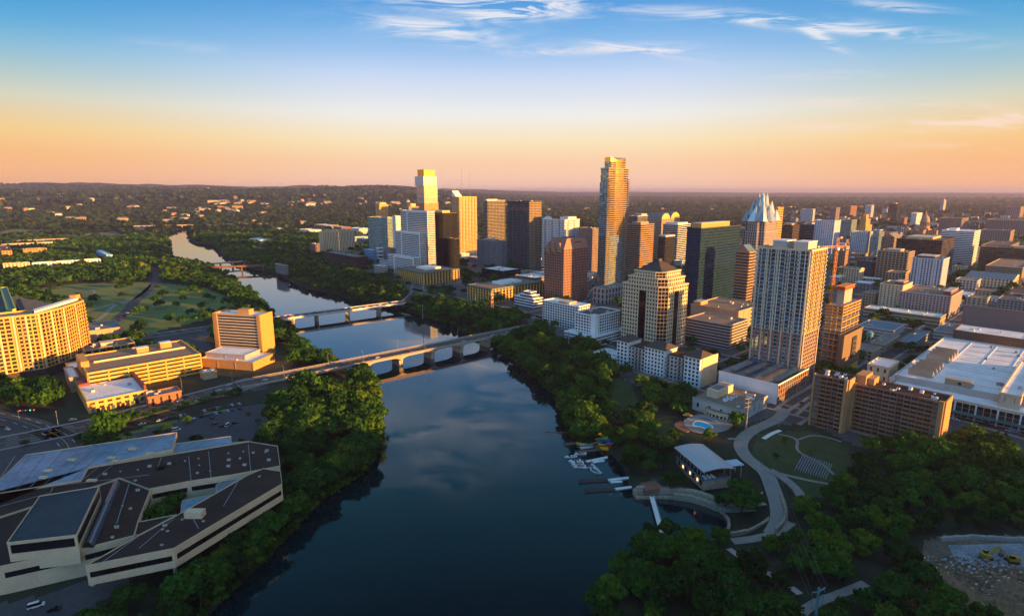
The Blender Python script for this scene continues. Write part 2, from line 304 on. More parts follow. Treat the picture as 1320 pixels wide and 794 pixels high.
FOOT = []          # footprints in world coordinates, so that trees and filler keep clear
_unit = {}
class Bld:
    def __init__(s, name, label, cat, P, rz, group=None, z=0.0):
        s.P = P; s.rz = rz; s.root = empty(name, label, cat, (P[0], P[1], z), rz, group); s.parts = {}; s.win = []; s.z = z
        s.cs, s.sn = math.cos(rz), math.sin(rz); s.n_units = 0
    def wpt(s, x, y): return (s.P[0] + x * s.cs - y * s.sn, s.P[1] + x * s.sn + y * s.cs)
    def part(s, n):
        if n not in s.parts: s.parts[n] = MB()
        return s.parts[n]
    def foot(s, poly): FOOT.append([s.wpt(*p) for p in poly])
    def facade(s, p0, p1, z0, z1, st, only_band=False):
        g = lambda k, d=None: st.get(k, d)
        dx, dy = p1[0] - p0[0], p1[1] - p0[1]; L = math.hypot(dx, dy)
        if L < 1: return
        ex, ey = dx / L, dy / L; nx, ny = ey, -ex
        wm = g('wall', 'cream'); gm = g('glass', 'window_dark'); W = s.part(g('wallpart', 'wall'))
        fh = g('fh', 3.6); nf = max(1, round((z1 - z0 - g('base', 0)) / fh)); zb = z0 + g('base', 0); fh = (z1 - zb) / nf
        nb = max(1, round(L / g('bay', 4.0))); bw = L / nb; pw = g('pw', 1.4); sh = g('sh', 1.5); pd = g('pd', .4); sd_ = g('sd', .3)
        wx, wy = s.wpt((p0[0] + p1[0]) / 2, (p0[1] + p1[1]) / 2); wnx = nx * s.cs - ny * s.sn; wny = nx * s.sn + ny * s.cs
        facing = wnx * (-wx) + wny * (-wy) > 0
        def strip(t0, t1, a, b, d0, d1, mm, mb=W):
            q = lambda t, d: (p0[0] + ex * t + nx * d, p0[1] + ey * t + ny * d)
            A0, A1, B0, B1 = q(t0, d1), q(t1, d1), q(t0, d0), q(t1, d0)
            mb.quad([(*A0, a), (*A1, a), (*A1, b), (*A0, b)], mm)
            mb.quad([(*A0, b), (*A1, b), (*B1, b), (*B0, b)], mm); mb.quad([(*B0, a), (*B1, a), (*A1, a), (*A0, a)], mm)
            mb.quad([(*B0, a), (*A0, a), (*A0, b), (*B0, b)], mm); mb.quad([(*A1, a), (*B1, a), (*B1, b), (*A1, b)], mm)
        # spandrels and piers
        bm = g('band', wm); pm = g('pier', wm)
        if sh > 0:
            for i in range(nf + 1):
                a = zb + i * fh - (sh * .35 if i else 0); b = zb + i * fh + (sh * .65 if i < nf else 0)
                if b - a > .05: strip(0.02, L - .02, a, b, 0, sd_, bm)
        if pw > 0:
            for j in range(nb + 1):
                c = j * bw; a = max(0.03, c - pw / 2); b = min(L - .03, c + pw / 2)
                if g('pierstep', 1) > 1 and j % g('pierstep', 1) and j != nb: a, b = c - .15, c + .15
                strip(max(a, .03), min(b, L - .03), z0 + .04, z1 - .04, 0, pd, pm)
        if g('solid_bays'):
            for j in range(nb):
                if j % g('solid_mod', 4) in g('solid_bays'): strip(j * bw + .05, (j + 1) * bw - .05, z0 + .06, z1 - .06, 0, pd * .8, g('solid', wm))
        if g('balcony'):
            for j in range(nb):
                if j % g('balc_mod', 3) in g('balcony'):
                    for i in range(1, nf):
                        zz = zb + i * fh; strip(j * bw + .3, (j + 1) * bw - .3, zz - .12, zz + .1, .1, 1.7, g('slab', wm)); strip(j * bw + .3, (j + 1) * bw - .3, zz + .1, zz + 1.0, 1.55, 1.66, g('rail', 'darkgrey'))
        # panes
        ind = g('indiv', None) if facing else None
        G = s.part('windows' if g('wall_is_frame', 0) == 0 else 'glass_facade')
        cont = pw <= 0
        for i in range(nf):
            a = zb + i * fh + sh * .65; b = zb + (i + 1) * fh - sh * .35
            if i == nf - 1: b = zb + nf * fh - sh * .35
            if b - a < .2: continue
            bands = MB() if ind == 'band' else None
            for j in range(nb):
                if g('solid_bays') and j % g('solid_mod', 4) in g('solid_bays'): continue
                t0 = j * bw + (pw / 2 if pw else 0.0); t1 = (j + 1) * bw - (pw / 2 if pw else 0)
                if pw and g('pierstep', 1) > 1: t0, t1 = j * bw + .15, (j + 1) * bw - .15
                if t1 - t0 < .2: continue
                q = lambda t, d: (p0[0] + ex * t + nx * d, p0[1] + ey * t + ny * d)
                gmm = gm
                if isinstance(gm, (list, tuple)): gmm = gm[1] if (g('gsplit', .5) < (i + .5) / nf) else gm[0]
                if ind == 'win':
                    cx, cy = q((t0 + t1) / 2, .1); s.win.append((cx, cy, (a + b) / 2, t1 - t0, b - a, math.atan2(ey, ex), gmm))
                else:
                    tgt = bands if bands is not None else G
                    sub = g('sub', 1)
                    for k in range(sub):
                        u0 = t0 + (t1 - t0) * k / sub; u1 = t0 + (t1 - t0) * (k + 1) / sub
                        P0, P1 = q(u0, .1), q(u1, .1); tgt.quad([(*P0, a), (*P1, a), (*P1, b), (*P0, b)], gmm)
            if bands is not None and bands.f:
                s.bands = getattr(s, 'bands', []); s.bands.append(bands)
    def tier(s, poly, z0, z1, st, roof='roof_tar', parapet=1.0, foot=True):
        if area(poly) < 0: poly = poly[::-1]
        W = s.part(st.get('wallpart', 'wall')); wm = st.get('wall', 'cream')
        W.prism(poly, z0, z1, st.get('core', wm), top=False)
        ed = st.get('edges', {})
        for i in range(len(poly)): s.facade(poly[i], poly[(i + 1) % len(poly)], z0, z1, dict(st, **ed.get(i, {})))
        if parapet:
            o = offset(poly, .62); ii = offset(poly, -.35); n = len(poly); pm = st.get('parapet', wm)
            for i in range(n):
                j = (i + 1) % n
                W.quad([(*o[i], z1 - .5), (*o[j], z1 - .5), (*o[j], z1 + parapet), (*o[i], z1 + parapet)], pm)
                W.quad([(*o[i], z1 + parapet), (*o[j], z1 + parapet), (*ii[j], z1 + parapet), (*ii[i], z1 + parapet)], pm)
                W.quad([(*ii[i], z1 + parapet), (*ii[j], z1 + parapet), (*ii[j], z1), (*ii[i], z1)], pm)
                W.quad([(*poly[i], z1 - .5), (*poly[j], z1 - .5), (*o[j], z1 - .5), (*o[i], z1 - .5)], pm)
        if roof: s.part('roof').quad([(*p, z1 + .02) for p in poly], roof)
        if foot: s.foot(poly)
    def rect(s, x0, y0, x1, y1): return [(x0, y0), (x1, y0), (x1, y1), (x0, y1)]
    def units(s, x0, y0, x1, y1, z, n, m='pale', big=1.0):
        for k in range(n):
            key = ('unit', m, k % 3)
            if key not in _unit:
                mb = MB(); w, d, h = [(2.6, 2.0, 1.5), (4.2, 2.4, 2.0), (1.6, 1.6, 1.1)][k % 3]
                mb.box(-w / 2, -d / 2, 0, w / 2, d / 2, h, m); mb.box(-w / 2 - .1, -d / 2 - .1, h - .25, w / 2 + .1, d / 2 + .1, h - .1, 'grey'); mb.cyl(0, 0, h, h + .25, .35 * d, .35 * d, 'darkgrey', 10)
                _unit[key] = mb.mesh('rooftop_unit')
            o = bpy.data.objects.new('rooftop_unit', _unit[key]); C.objects.link(o); o.parent = s.root
            o.location = (random.uniform(x0, x1), random.uniform(y0, y1), z + .02); o.scale = (big,) * 3; o.rotation_euler = (0, 0, random.choice((0, math.pi / 2)))
    def finish(s):
        if s.win:
            def dist(w):
                X_, Y_ = s.wpt(w[0], w[1]); return X_ * X_ + Y_ * Y_ + (s.z + w[2] - H) ** 2
            random.shuffle(s.win); s.win.sort(key=lambda w: dist(w) // 120)
            for w in s.win[:100]:
                key = ('win', round(w[3], 1), round(w[4], 1), w[6], random.randrange(3))
                if key not in _unit:
                    mb = MB(); a, b = w[3] / 2, w[4] / 2
                    mb.quad([(-a, 0, -b), (a, 0, -b), (a, 0, b), (-a, 0, b)], w[6]); 
                    for t in (-.02, .0): pass
                    mb.box(-.04, -.05, -b, .04, -.01, b, 'grey'); _unit[key] = mb.mesh('window')
                o = bpy.data.objects.new('window', _unit[key]); C.objects.link(o); o.parent = s.root; o.location = (w[0], w[1], w[2]); o.rotation_euler = (0, 0, w[5])
            G = s.part('windows')
            for w in s.win[100:]:
                c, n_ = math.cos(w[5]) * w[3] / 2, math.sin(w[5]) * w[3] / 2; b = w[4] / 2
                G.quad([(w[0] - c, w[1] - n_, w[2] - b), (w[0] + c, w[1] + n_, w[2] - b), (w[0] + c, w[1] + n_, w[2] + b), (w[0] - c, w[1] - n_, w[2] + b)], w[6])
        for bmb in getattr(s, 'bands', [])[:100]: bmb.build('window_band', s.root)
        for bmb in getattr(s, 'bands', [])[100:]:
            G = s.part('windows')
            for f, m_ in zip(bmb.f, bmb.m): G.quad([bmb.v[i] for i in f], bmb.mats[m_])
        for k, mb in s.parts.items():
            o = mb.build(k, s.root)
            if o and k in ('windows',): o['kind'] = 'stuff'
        return s.root
RZ0 = rad(90 - AZB)
def solve_box(uc, vb, ul, ur, vt, rot=0, z0=0.0):
    y = at(U0, vb, z0)[1]; z1 = zat(y, vt); a, dy, _ = dirv(uc, vt); P = (y / dy * a, y)
    if rot: dA, dB = azd(AZA + rot), azd(AZB + rot)
    else: dA, dB = azd(AZA), azd(AZB)
    tA = solve_t(P, z1, dA, ul); tB = solve_t(P, z1, dB, ur)
    return P, z1, tB, tA, RZ0 - rad(rot)
def bx(name, label, uc, vb, ul, ur, vt, st, cat='building', rot=0, roof='roof_tar', units=3, parapet=1.0, group=None, z0=0.0, maxd=(200, 200), fin=True, pent=None, body=True, um='pale'):
    P, z1, w, l, rz = solve_box(uc, vb, ul, ur, vt, rot, z0)
    w = min(max(w, 4), maxd[0]); l = min(max(l, 4), maxd[1])
    b = Bld(name, label, cat, P, rz, group, z0); b.w, b.l, b.h = w, l, z1 - z0
    if body: b.tier(b.rect(0, 0, w, l), -2, b.h, st, roof, parapet)
    zt = b.h
    if pent:
        fx0, fy0, fx1, fy1, ph, pm = pent
        b.part('penthouse').box(w * fx0, l * fy0, b.h, w * fx1, l * fy1, b.h + ph, pm)
        b.part('penthouse').box(w * fx0 - .2, l * fy0 - .2, b.h + ph - .6, w * fx1 + .2, l * fy1 + .2, b.h + ph + .1, 'pale')
    if units and min(w, l) > 8: b.units(w * .12, l * .12, w * .88, l * .88, b.h, units, um)
    if fin: b.finish()
    return b
# ------------------------------------------------------------------ zones of the ground (outlines of real plots, kept in plan coordinates)
def G(pts, z=0.0): return [at(u, v, z) for u, v in pts]
CITY = G([(405, 318), (418, 336), (470, 356), (505, 362), (530, 382), (575, 391), (640, 402), (672, 412), (706, 424), (716, 446), (770, 452), (800, 468), (800, 487), (830, 500), (880, 505), (905, 540), (955, 550), (985, 540), (1005, 548),
          (1045, 545), (1100, 573), (1228, 590), (1232, 548), (1330, 560), (1420, 560), (1500, 300), (1380, 262), (1020, 262), (1000, 290), (860, 300), (700, 300), (520, 300), (420, 296)])
LAWNS = [G(p) for p in ([(156, 421), (174, 402), (217, 397), (307, 388), (300, 401), (252, 402), (214, 407), (184, 419)], [(104, 404), (140, 394), (150, 402), (128, 416), (108, 416)],
         [(30, 375), (95, 366), (200, 364), (262, 371), (300, 384), (308, 392), (300, 404), (190, 430), (150, 426), (108, 418), (108, 398), (60, 384)], [(48, 303), (150, 300), (168, 306), (150, 308), (100, 310)], [(0, 305), (0, 299), (38, 293), (38, 297)],
         [(975, 560), (1005, 556), (1050, 556), (1093, 578), (1098, 600), (1070, 640), (1035, 640), (1000, 612), (968, 592)], [(778, 488), (800, 488), (815, 498), (826, 528), (800, 535), (782, 512)], [(836, 536), (868, 545), (880, 560), (850, 566)],
         [(150, 575), (228, 552), (330, 530), (330, 522), (300, 526), (200, 546), (140, 565)], [(0, 300), (60, 296), (60, 300), (0, 305)], [(420, 318), (450, 316), (452, 324), (424, 326)])]
SAND = [G(p) for p in ([(672 / 4, 73 + 220 - 0), (205, 291), (208, 296), (170, 297)], [(130, 300), (150, 298), (151, 303), (135, 303)], [(1190, 698), (1210, 690), (1330, 690), (1400, 700), (1400, 800), (1300, 800), (1220, 770), (1190, 735)])]
LOTS = [G(p) for p in ([(-60, 520), (25, 533), (75, 548), (110, 545), (340, 488), (345, 500), (230, 523), (130, 552), (96, 572), (60, 600), (20, 640), (-60, 700)],
        [(165, 560), (235, 541), (310, 525), (340, 520), (360, 532), (350, 548), (334, 575), (290, 580), (235, 580), (200, 572)], [(-60, 790), (60, 765), (125, 745), (150, 730), (170, 745), (130, 770), (60, 810), (-60, 840)],
        [(188, 447), (200, 436), (280, 424), (300, 428), (262, 436), (276, 452), (230, 452)], [(1225, 524), (1335, 556), (1335, 590), (1225, 552)], [(845, 600), (880, 606), (905, 634), (930, 640), (900, 646), (860, 638), (830, 632), (815, 620)])]
def smooth_poly(p): return p
def world_path(pts, z=0.0, it=2): return smooth(G(pts, z), it)
# carriageways and paths: (name, centre line, width, material, label)
CONG_A, CONG_B = at(330, 492, 1), at(657, 427, 1)
cd = Vector((CONG_B[0] - CONG_A[0], CONG_B[1] - CONG_A[1])).normalized()
ROADS = []
def road(name, pts, w, m, z=0.0, it=2, lift=.12, world_pts=False):
    p = pts if world_pts else world_path(pts, z, it); ROADS.append((name, p, w, m, lift)); return p
cong = road('road', [(-120, 596), (-40, 580), (60, 560), (130, 545), (200, 526), (262, 510), (330, 492)], 22, 'asphalt')
cong_n = road('road', [(657, 427), (690, 420), (726, 411), (745, 401), (742, 390), (757, 370), (790, 340)], 18, 'asphalt', it=1)
south1 = road('road', [(70, 452), (130, 441), (180, 435), (230, 428), (275, 422), (354, 409)], 17, 'asphalt')
north1 = road('road', [(516, 388), (530, 383), (540, 377), (536, 369), (548, 362), (600, 364)], 17, 'asphalt')
rs1 = road('road', [(120, 433), (150, 413), (166, 399), (172, 390), (190, 375), (200, 365), (203, 356), (198, 349), (188, 342)], 14, 'asphalt')
rs2 = road('path', [(108, 416), (128, 413), (142, 398), (152, 391), (172, 386), (186, 377), (193, 367)], 6, 'paving')
rs3 = road('path', [(108, 402), (125, 398), (143, 392), (165, 391)], 7, 'paving')
rs4 = road('path', [(60, 376), (96, 372), (118, 373), (124, 378), (112, 380)], 4, 'paving')
river_s = road('road', [(-60, 530), (10, 537), (50, 550), (84, 566), (92, 585), (60, 610), (0, 640), (-60, 660)], 16, 'asphalt')
cesar = road('road', [(548, 385), (600, 389), (650, 397), (700, 411), (745, 428), (800, 446)], 15, 'asphalt')
far_rd = road('road', [(330, 322), (345, 312), (360, 303), (375, 296), (392, 290)], 16, 'gravel_lot')
prom = road('promenade', [(1012, 532), (1004, 545), (985, 553), (969, 560), (957, 570), (953, 581), (960, 594), (973, 604), (988, 614), (996, 631), (1004, 650), (1005, 668), (996, 682)], 8.5, 'paving', -3, lift=.25)
prom2 = road('path', [(992, 609), (1013, 621), (1030, 636), (1036, 653)], 5, 'paving', -2, lift=.3)
prom3 = road('path', [(995, 609), (1019, 616), (1048, 623), (1090, 630)], 2.6, 'paving', -1, lift=.32)
prom4 = road('path', [(944, 696), (977, 694.5), (1002, 690), (1019, 680)], 5.5, 'paving', -7, lift=.3)
pth5 = road('path', [(1003, 560), (1020, 563), (1029, 568), (1026, 580), (1038, 588), (1060, 598), (1075, 612)], 1.8, 'paving', 0, lift=.3)
pth6 = road('path', [(1029, 567), (1045, 561), (1064, 563), (1085, 570)], 1.8, 'paving', 0, lift=.3)
pth7 = road('path', [(1028, 798), (1042, 782), (1062, 773), (1090, 763), (1116, 752)], 4, 'paving', 0, lift=.3)
pth8 = road('path', [(984, 566), (995, 559), (1006, 555)], 3.0, 'paint_white', 0, lift=.35)
pth9 = road('path', [(938, 566), (952, 566), (962, 563)], 3.0, 'paving', 0, lift=.35)
conv_rd = road('road', [(1150, 520), (1225, 533), (1330, 563), (1420, 590)], 15, 'asphalt', it=1)
trin = road('road', [(1012, 532), (1030, 517), (1046, 508), (1062, 498)], 12, 'asphalt', it=1)
board = road('path', [(940, 700), (962, 722), (995, 749), (1012, 763), (1030, 778)], 3.2, 'concrete', -4, lift=.6)
# downtown street grid
dA, dB = Vector(azd(AZA)), Vector(azd(AZB))
O = Vector(at(767, 446))
for k in range(-3, 14):
    a = O + dB * (60 + 96 * k); p = [tuple(a + dA * t) for t in range(-520, 1300, 40)]
    seg = [q for q, ok in zip(p, inpoly([q[0] for q in p], [q[1] for q in p], CITY)) if ok]
    if len(seg) > 3: ROADS.append(('street', seg, 13, 'asphalt', .12 + .008 * (k % 2)))
for k in range(-6, 14):
    a = O + dA * (-30 + 96 * k); p = [tuple(a + dB * t) for t in range(-100, 1500, 40)]
    seg = [q for q, ok in zip(p, inpoly([q[0] for q in p], [q[1] for q in p], CITY)) if ok]
    if len(seg) > 3: ROADS.append(('street', seg, 13, 'asphalt', .15 + .008 * (k % 2)))

# ------------------------------------------------------------------ the ground: one sheet in rings and spokes, out to the horizon
def build_ground():
    th = np.concatenate([np.arange(-180, -54, 3.0), np.arange(-54, 54.01, .2), np.arange(57, 180, 3.0)]); th = np.radians(th); nt = len(th)
    r = [3.0]
    while r[-1] < 33000: r.append(r[-1] * (1.012 if r[-1] > 110 else 1.05))
    r = np.array(r); nr = len(r)
    R_, T_ = np.meshgrid(r, th, indexing='ij'); x = R_ * np.sin(T_); y = R_ * np.cos(T_)
    xf, yf = x.ravel(), y.ravel(); d = np.full(xf.shape, 500.0)
    near = R_.ravel() < 4500; d[near] = riv(xf[near], yf[near]); z = hgt(xf, yf, d)
    z = z + np.where((d > 8) & (np.hypot(xf, yf) < 3000), 0, 0)
    V = np.stack([xf, yf, z], 1); V = np.vstack([V, [[0, 0, float(hgt(0, 0))]]])
    i, j = np.meshgrid(np.arange(nr - 1), np.arange(nt), indexing='ij'); j2 = (j + 1) % nt
    Q = np.stack([i * nt + j, (i + 1) * nt + j, (i + 1) * nt + j2, i * nt + j2], -1).reshape(-1, 4)[:, ::-1]
    c = V[Q].mean(1); cx, cy = c[:, 0], c[:, 1]; rr = np.hypot(cx, cy); mi = np.zeros(len(Q), np.int32)
    sel = rr < 4500; idx = np.where(sel)[0]; sx_, sy_ = cx[idx], cy[idx]
    m = np.zeros(len(idx), np.int32); m[inpoly(sx_, sy_, CITY)] = 1
    for p in LAWNS: m[inpoly(sx_, sy_, p)] = 2
    m[(m == 2) & (sx_ > -120) & (sy_ < 700)] = 7  # near right-bank lawns take the green darkened for shade
    for p in SAND: m[inpoly(sx_, sy_, p)] = 3
    for p in LOTS: m[inpoly(sx_, sy_, p)] = 4
    dd = riv(sx_, sy_); m[dd < 1.5] = 5
    mi[idx] = m; mi[rr > 4500] = 6
    me = bpy.data.meshes.new('ground'); me.vertices.add(len(V)); me.vertices.foreach_set('co', V.ravel())
    me.loops.add(Q.size); me.loops.foreach_set('vertex_index', Q.ravel().astype(np.int32)); me.polygons.add(len(Q)); me.polygons.foreach_set('loop_start', np.arange(0, Q.size, 4, dtype=np.int32))
    for k in ('g_forest', 'g_city', 'g_lawn', 'g_sand', 'g_lot', 'g_bank', 'g_far', 'g_lawn_shade'): me.materials.append(MATS[k])
    me.polygons.foreach_set('material_index', mi); me.update(); me.validate()
    me.polygons.foreach_set('use_smooth', np.ones(len(me.polygons), bool))
    o = bpy.data.objects.new('ground', me); C.objects.link(o); o['kind'] = 'structure'
mat('g_forest', (.018, .026, .010), .95, var=.5, scale=.05, fine=.3); mat('g_city', (.085, .08, .082), .9, var=.45, scale=.03, fine=.25); mat('g_lawn_shade', (.038, .058, .012), .95, var=.35, scale=.06, fine=.3); mat('g_lawn', (.12, .17, .035), .95, var=.3, scale=.03, fine=.2)
mat('g_sand', (.15, .115, .08), .95, var=.5, scale=.08, fine=.4); mat('g_lot', (.062, .060, .066), .9, var=.3, scale=.05, fine=.15); mat('g_bank', (.02, .022, .012), .95, var=.4)
m = mat('g_far', (.016, .027, .018), .95, var=.55, scale=.012, fine=.5)
n, l = nodes_of(m); p_ = n['Principled BSDF']; g_ = n.new('ShaderNodeNewGeometry'); t_ = n.new('ShaderNodeTexNoise'); t_.inputs['Scale'].default_value = .02; t_.inputs['Detail'].default_value = 8
b_ = n.new('ShaderNodeBump'); b_.inputs['Distance'].default_value = 14; b_.inputs['Strength'].default_value = 1; l.new(g_.outputs['Position'], t_.inputs['Vector']); l.new(t_.outputs[0], b_.inputs['Height']); l.new(b_.outputs[0], p_.inputs['Normal'])
build_ground()

# water: smooth with broad faint ripples, dark body
def water_mat():
    m = bpy.data.materials.new('water'); m.use_nodes = True; n, l = nodes_of(m); p = n['Principled BSDF']
    p.inputs['Base Color'].default_value = (.0, .014, .020, 1); p.inputs['Roughness'].default_value = .06; p.inputs['IOR'].default_value = 2.25
    g = n.new('ShaderNodeNewGeometry'); t = n.new('ShaderNodeTexNoise'); t.inputs['Scale'].default_value = .45; t.inputs['Detail'].default_value = 5; l.new(g.outputs['Position'], t.inputs['Vector'])
    t2 = n.new('ShaderNodeTexNoise'); t2.inputs['Scale'].default_value = .012; t2.inputs['Detail'].default_value = 3; t2.inputs['Distortion'].default_value = 1.5; l.new(g.outputs['Position'], t2.inputs['Vector'])
    mr = n.new('ShaderNodeMapRange'); mr.inputs[1].default_value = .42; mr.inputs[2].default_value = .62; mr.inputs[3].default_value = .03; mr.inputs[4].default_value = .22; l.new(t2.outputs[0], mr.inputs[0])
    b = n.new('ShaderNodeBump'); b.inputs['Distance'].default_value = .14; l.new(mr.outputs[0], b.inputs['Strength']); l.new(t.outputs[0], b.inputs['Height']); l.new(b.outputs[0], p.inputs['Normal'])
    mr2 = n.new('ShaderNodeMapRange'); mr2.inputs[1].default_value = .4; mr2.inputs[2].default_value = .65; mr2.inputs[3].default_value = .02; mr2.inputs[4].default_value = .08; l.new(t2.outputs[0], mr2.inputs[0]); l.new(mr2.outputs[0], p.inputs['Roughness'])
    MATS['water'] = m
water_mat()
wmb = MB(); wmb.quad([(-3000, -2600, WZ), (900, -2600, WZ), (900, 3600, WZ), (-3000, 3600, WZ)], 'water'); tag(wmb.build('water'), kind='structure')

def ribbon(name, pts, w, m, lift, kerb=False, zfun=None):
    mb = MB(); L = []; n = len(pts)
    # resample
    q = [pts[0]]
    for a, b in zip(pts, pts[1:]):
        d = math.hypot(b[0] - a[0], b[1] - a[1]); k = max(1, int(d / 9))
        for i in range(1, k + 1): q.append((a[0] + (b[0] - a[0]) * i / k, a[1] + (b[1] - a[1]) * i / k))
    q = np.array(q); t = np.gradient(q, axis=0); t /= np.linalg.norm(t, axis=1)[:, None] + 1e-9; nrm = np.stack([t[:, 1], -t[:, 0]], 1)
    def edge(o):
        e = q + nrm * o; z = hgt(e[:, 0], e[:, 1]); zc = hgt(q[:, 0], q[:, 1]); return e, np.maximum(z, zc) + lift
    offs = [-w / 2, 0, w / 2]; E = [edge(o) for o in offs]
    for a in range(len(offs) - 1):
        for i in range(len(q) - 1):
            mb.quad([(*E[a][0][i + 1], E[a][1][i + 1]), (*E[a][0][i], E[a][1][i]), (*E[a + 1][0][i], E[a + 1][1][i]), (*E[a + 1][0][i + 1], E[a + 1][1][i + 1])][::-1] if 0 else
                    [(*E[a][0][i], E[a][1][i]), (*E[a + 1][0][i], E[a + 1][1][i]), (*E[a + 1][0][i + 1], E[a + 1][1][i + 1]), (*E[a][0][i + 1], E[a][1][i + 1])], m)
    if kerb:
        for sgn in (-1, 1):
            e0, z0 = edge(sgn * w / 2); e1, z1 = edge(sgn * (w / 2 + .3)); e2, z2 = edge(sgn * (w / 2 + 3.0))
            for i in range(len(q) - 1):
                mb.quad([(*e0[i], z0[i]), (*e0[i + 1], z0[i + 1]), (*e0[i + 1], z0[i + 1] + .15), (*e0[i], z0[i] + .15)], 'paving')
                mb.quad([(*e0[i], z0[i] + .15), (*e0[i + 1], z0[i + 1] + .15), (*e2[i + 1], z2[i + 1] + .15), (*e2[i], z2[i] + .15)], 'paving')
    o = mb.build(name); tag(o, kind='structure'); return q, nrm
KERBED = {id(cong), id(south1), id(cong_n), id(north1), id(conv_rd), id(trin), id(cesar)}
for (nm, p, w, m, lf) in ROADS:
    ribbon(nm, p, w, m, lf, kerb=(id(p) in KERBED or nm == 'street'))
def marks(name, p, offs, m, dash=None, wd=.28, lift=.2):
    mb = MB(); acc = 0
    q = np.array(p); out = [q[0]]
    for a, b in zip(q, q[1:]):
        k = max(1, int(np.linalg.norm(b - a) / 3)); out += [a + (b - a) * i / k for i in range(1, k + 1)]
    q = np.array(out); t = np.gradient(q, axis=0); t /= np.linalg.norm(t, axis=1)[:, None] + 1e-9; nrm = np.stack([t[:, 1], -t[:, 0]], 1)
    for o in offs:
        e0 = q + nrm * (o - wd / 2); e1 = q + nrm * (o + wd / 2); z = hgt(q[:, 0], q[:, 1]) + lift
        for i in range(len(q) - 1):
            if dash and (i % dash) >= dash / 2: continue
            mb.quad([(*e0[i], z[i]), (*e1[i], z[i]), (*e1[i + 1], z[i + 1]), (*e0[i + 1], z[i + 1])], m)
    o = mb.build(name); tag(o, kind='structure')
marks('road_markings', cong, [-7, -3.5, 3.5, 7], 'paint_white', 4); marks('road_markings', cong, [-.25, .25], 'paint_yellow', None, .2)
marks('road_markings', river_s, [-4, 4], 'paint_white', 4); marks('road_markings', river_s, [0], 'paint_yellow'); marks('road_markings', south1, [-4, 4], 'paint_white', 4); marks('road_markings', south1, [0], 'paint_yellow')
marks('road_markings', conv_rd, [0], 'paint_yellow')

# ------------------------------------------------------------------ bridges
def lamp_mesh():
    mb = MB(); mb.bar((0, 0, 0), (0, 0, 9.5), .16, 'steel', 6, .09); mb.bar((0, 0, 9.4), (1.9, 0, 9.9), .07, 'steel', 5); mb.box(1.6, -.2, 9.75, 2.6, .2, 9.95, 'darkgrey', True); mb.cyl(0, 0, 0, .6, .28, .24, 'concrete', 8)
    return mb
LAMP = {}
def lamp(x, y, z, rz, label, group):
    if not LAMP:
        a = MB(); a.cyl(0, 0, 0, .7, .3, .25, 'concrete', 8); a.bar((0, 0, .6), (0, 0, 10.5), .2, 'steel', 6, .11); LAMP['pole'] = a.mesh('pole')
        a = MB(); a.bar((0, 0, 10.4), (2.2, 0, 10.9), .09, 'steel', 5); LAMP['arm'] = a.mesh('arm')
        a = MB(); a.box(1.9, -.22, 10.75, 3.0, .22, 11.0, 'pale', True); a.box(2.0, -.15, 10.68, 2.9, .15, 10.74, 'white', True); LAMP['lamp_head'] = a.mesh('lamp_head')
    r = empty('street_lamp', label, 'street lamp', (x, y, z), rz, group)
    for k, me in LAMP.items(): o = bpy.data.objects.new(k, me); C.objects.link(o); o.parent = r
def frame2(A, B):
    d = Vector((B[0] - A[0], B[1] - A[1])); L = d.length; return L, math.atan2(d.y, d.x)
# Congress Avenue bridge: concrete deck on arched haunches and wide piers
A = CONG_A; L, ang = frame2(A, CONG_B); L += 22
root = empty('road_bridge', 'long concrete road bridge with flared arch piers crossing the middle of the lake', 'bridge', (A[0], A[1], 0), ang)
BW = 18.6; DZ = 1.2
mb = MB(); mb.box(-14, -BW / 2, DZ - 1.1, L, BW / 2, DZ, 'bridge_concrete', True); mb.box(-14, -BW / 2 - .7, DZ - .45, L, -BW / 2 - .01, DZ + .1, 'bridge_concrete', True); mb.box(-14, BW / 2 + .01, DZ - .45, L, BW / 2 + .7, DZ + .1, 'bridge_concrete', True); mb.build('deck', root)
mb = MB(); mb.quad([(-14, -6.7, DZ + .02), (L, -6.7, DZ + .02), (L, 6.7, DZ + .02), (-14, 6.7, DZ + .02)], 'asphalt'); mb.build('road_surface', root)
mb = MB()
for s in (-1, 1): mb.box(-14, min(s * 6.8, s * 9.2), DZ, L, max(s * 6.8, s * 9.2), DZ + .2, 'paving')
mb.build('footway', root)
mb = MB()
for o in (-3.4, 3.4):
    x = -12
    while x < L - 4: mb.quad([(x, o - .1, DZ + .03), (x + 3, o - .1, DZ + .03), (x + 3, o + .1, DZ + .03), (x, o + .1, DZ + .03)], 'paint_white'); x += 9
for o in (-.22, .22): mb.quad([(-14, o - .1, DZ + .03), (L, o - .1, DZ + .03), (L, o + .1, DZ + .03), (-14, o + .1, DZ + .03)], 'paint_yellow')
mb.build('lane_marking', root)
for s in (-1, 1):
    mb = MB(); y0 = s * 9.55
    mb.box(-14, y0 - .12, DZ + 1.15, L, y0 + .12, DZ + 1.4, 'bridge_concrete', True); mb.box(-14, y0 - .14, DZ + .1, L, y0 + .14, DZ + .35, 'bridge_concrete')
    x = -14
    while x < L: mb.box(x, y0 - .1, DZ + .35, x + .35, y0 + .1, DZ + 1.15, 'bridge_concrete'); x += 1.3
    mb.build('parapet', root)
px_ = [solve_t(A, -4, (math.cos(ang), math.sin(ang)), u) for u in (371, 469, 512, 553, 590, 625)]
px_ = [px_[0] - (px_[1] - px_[0]) * 0] + px_[1:]
for k, x in enumerate(px_):
    mb = MB(); base = -13 if k > 0 else -6
    mb.box(x - 2.0, -7.6, base, x + 2.0, 7.6, -4.6, 'bridge_concrete'); mb.box(x - 2.5, -8.2, -4.6, x + 2.5, 8.2, -3.9, 'bridge_concrete')
    mb.build('pier', root)
xs = [-14] + px_ + [L]
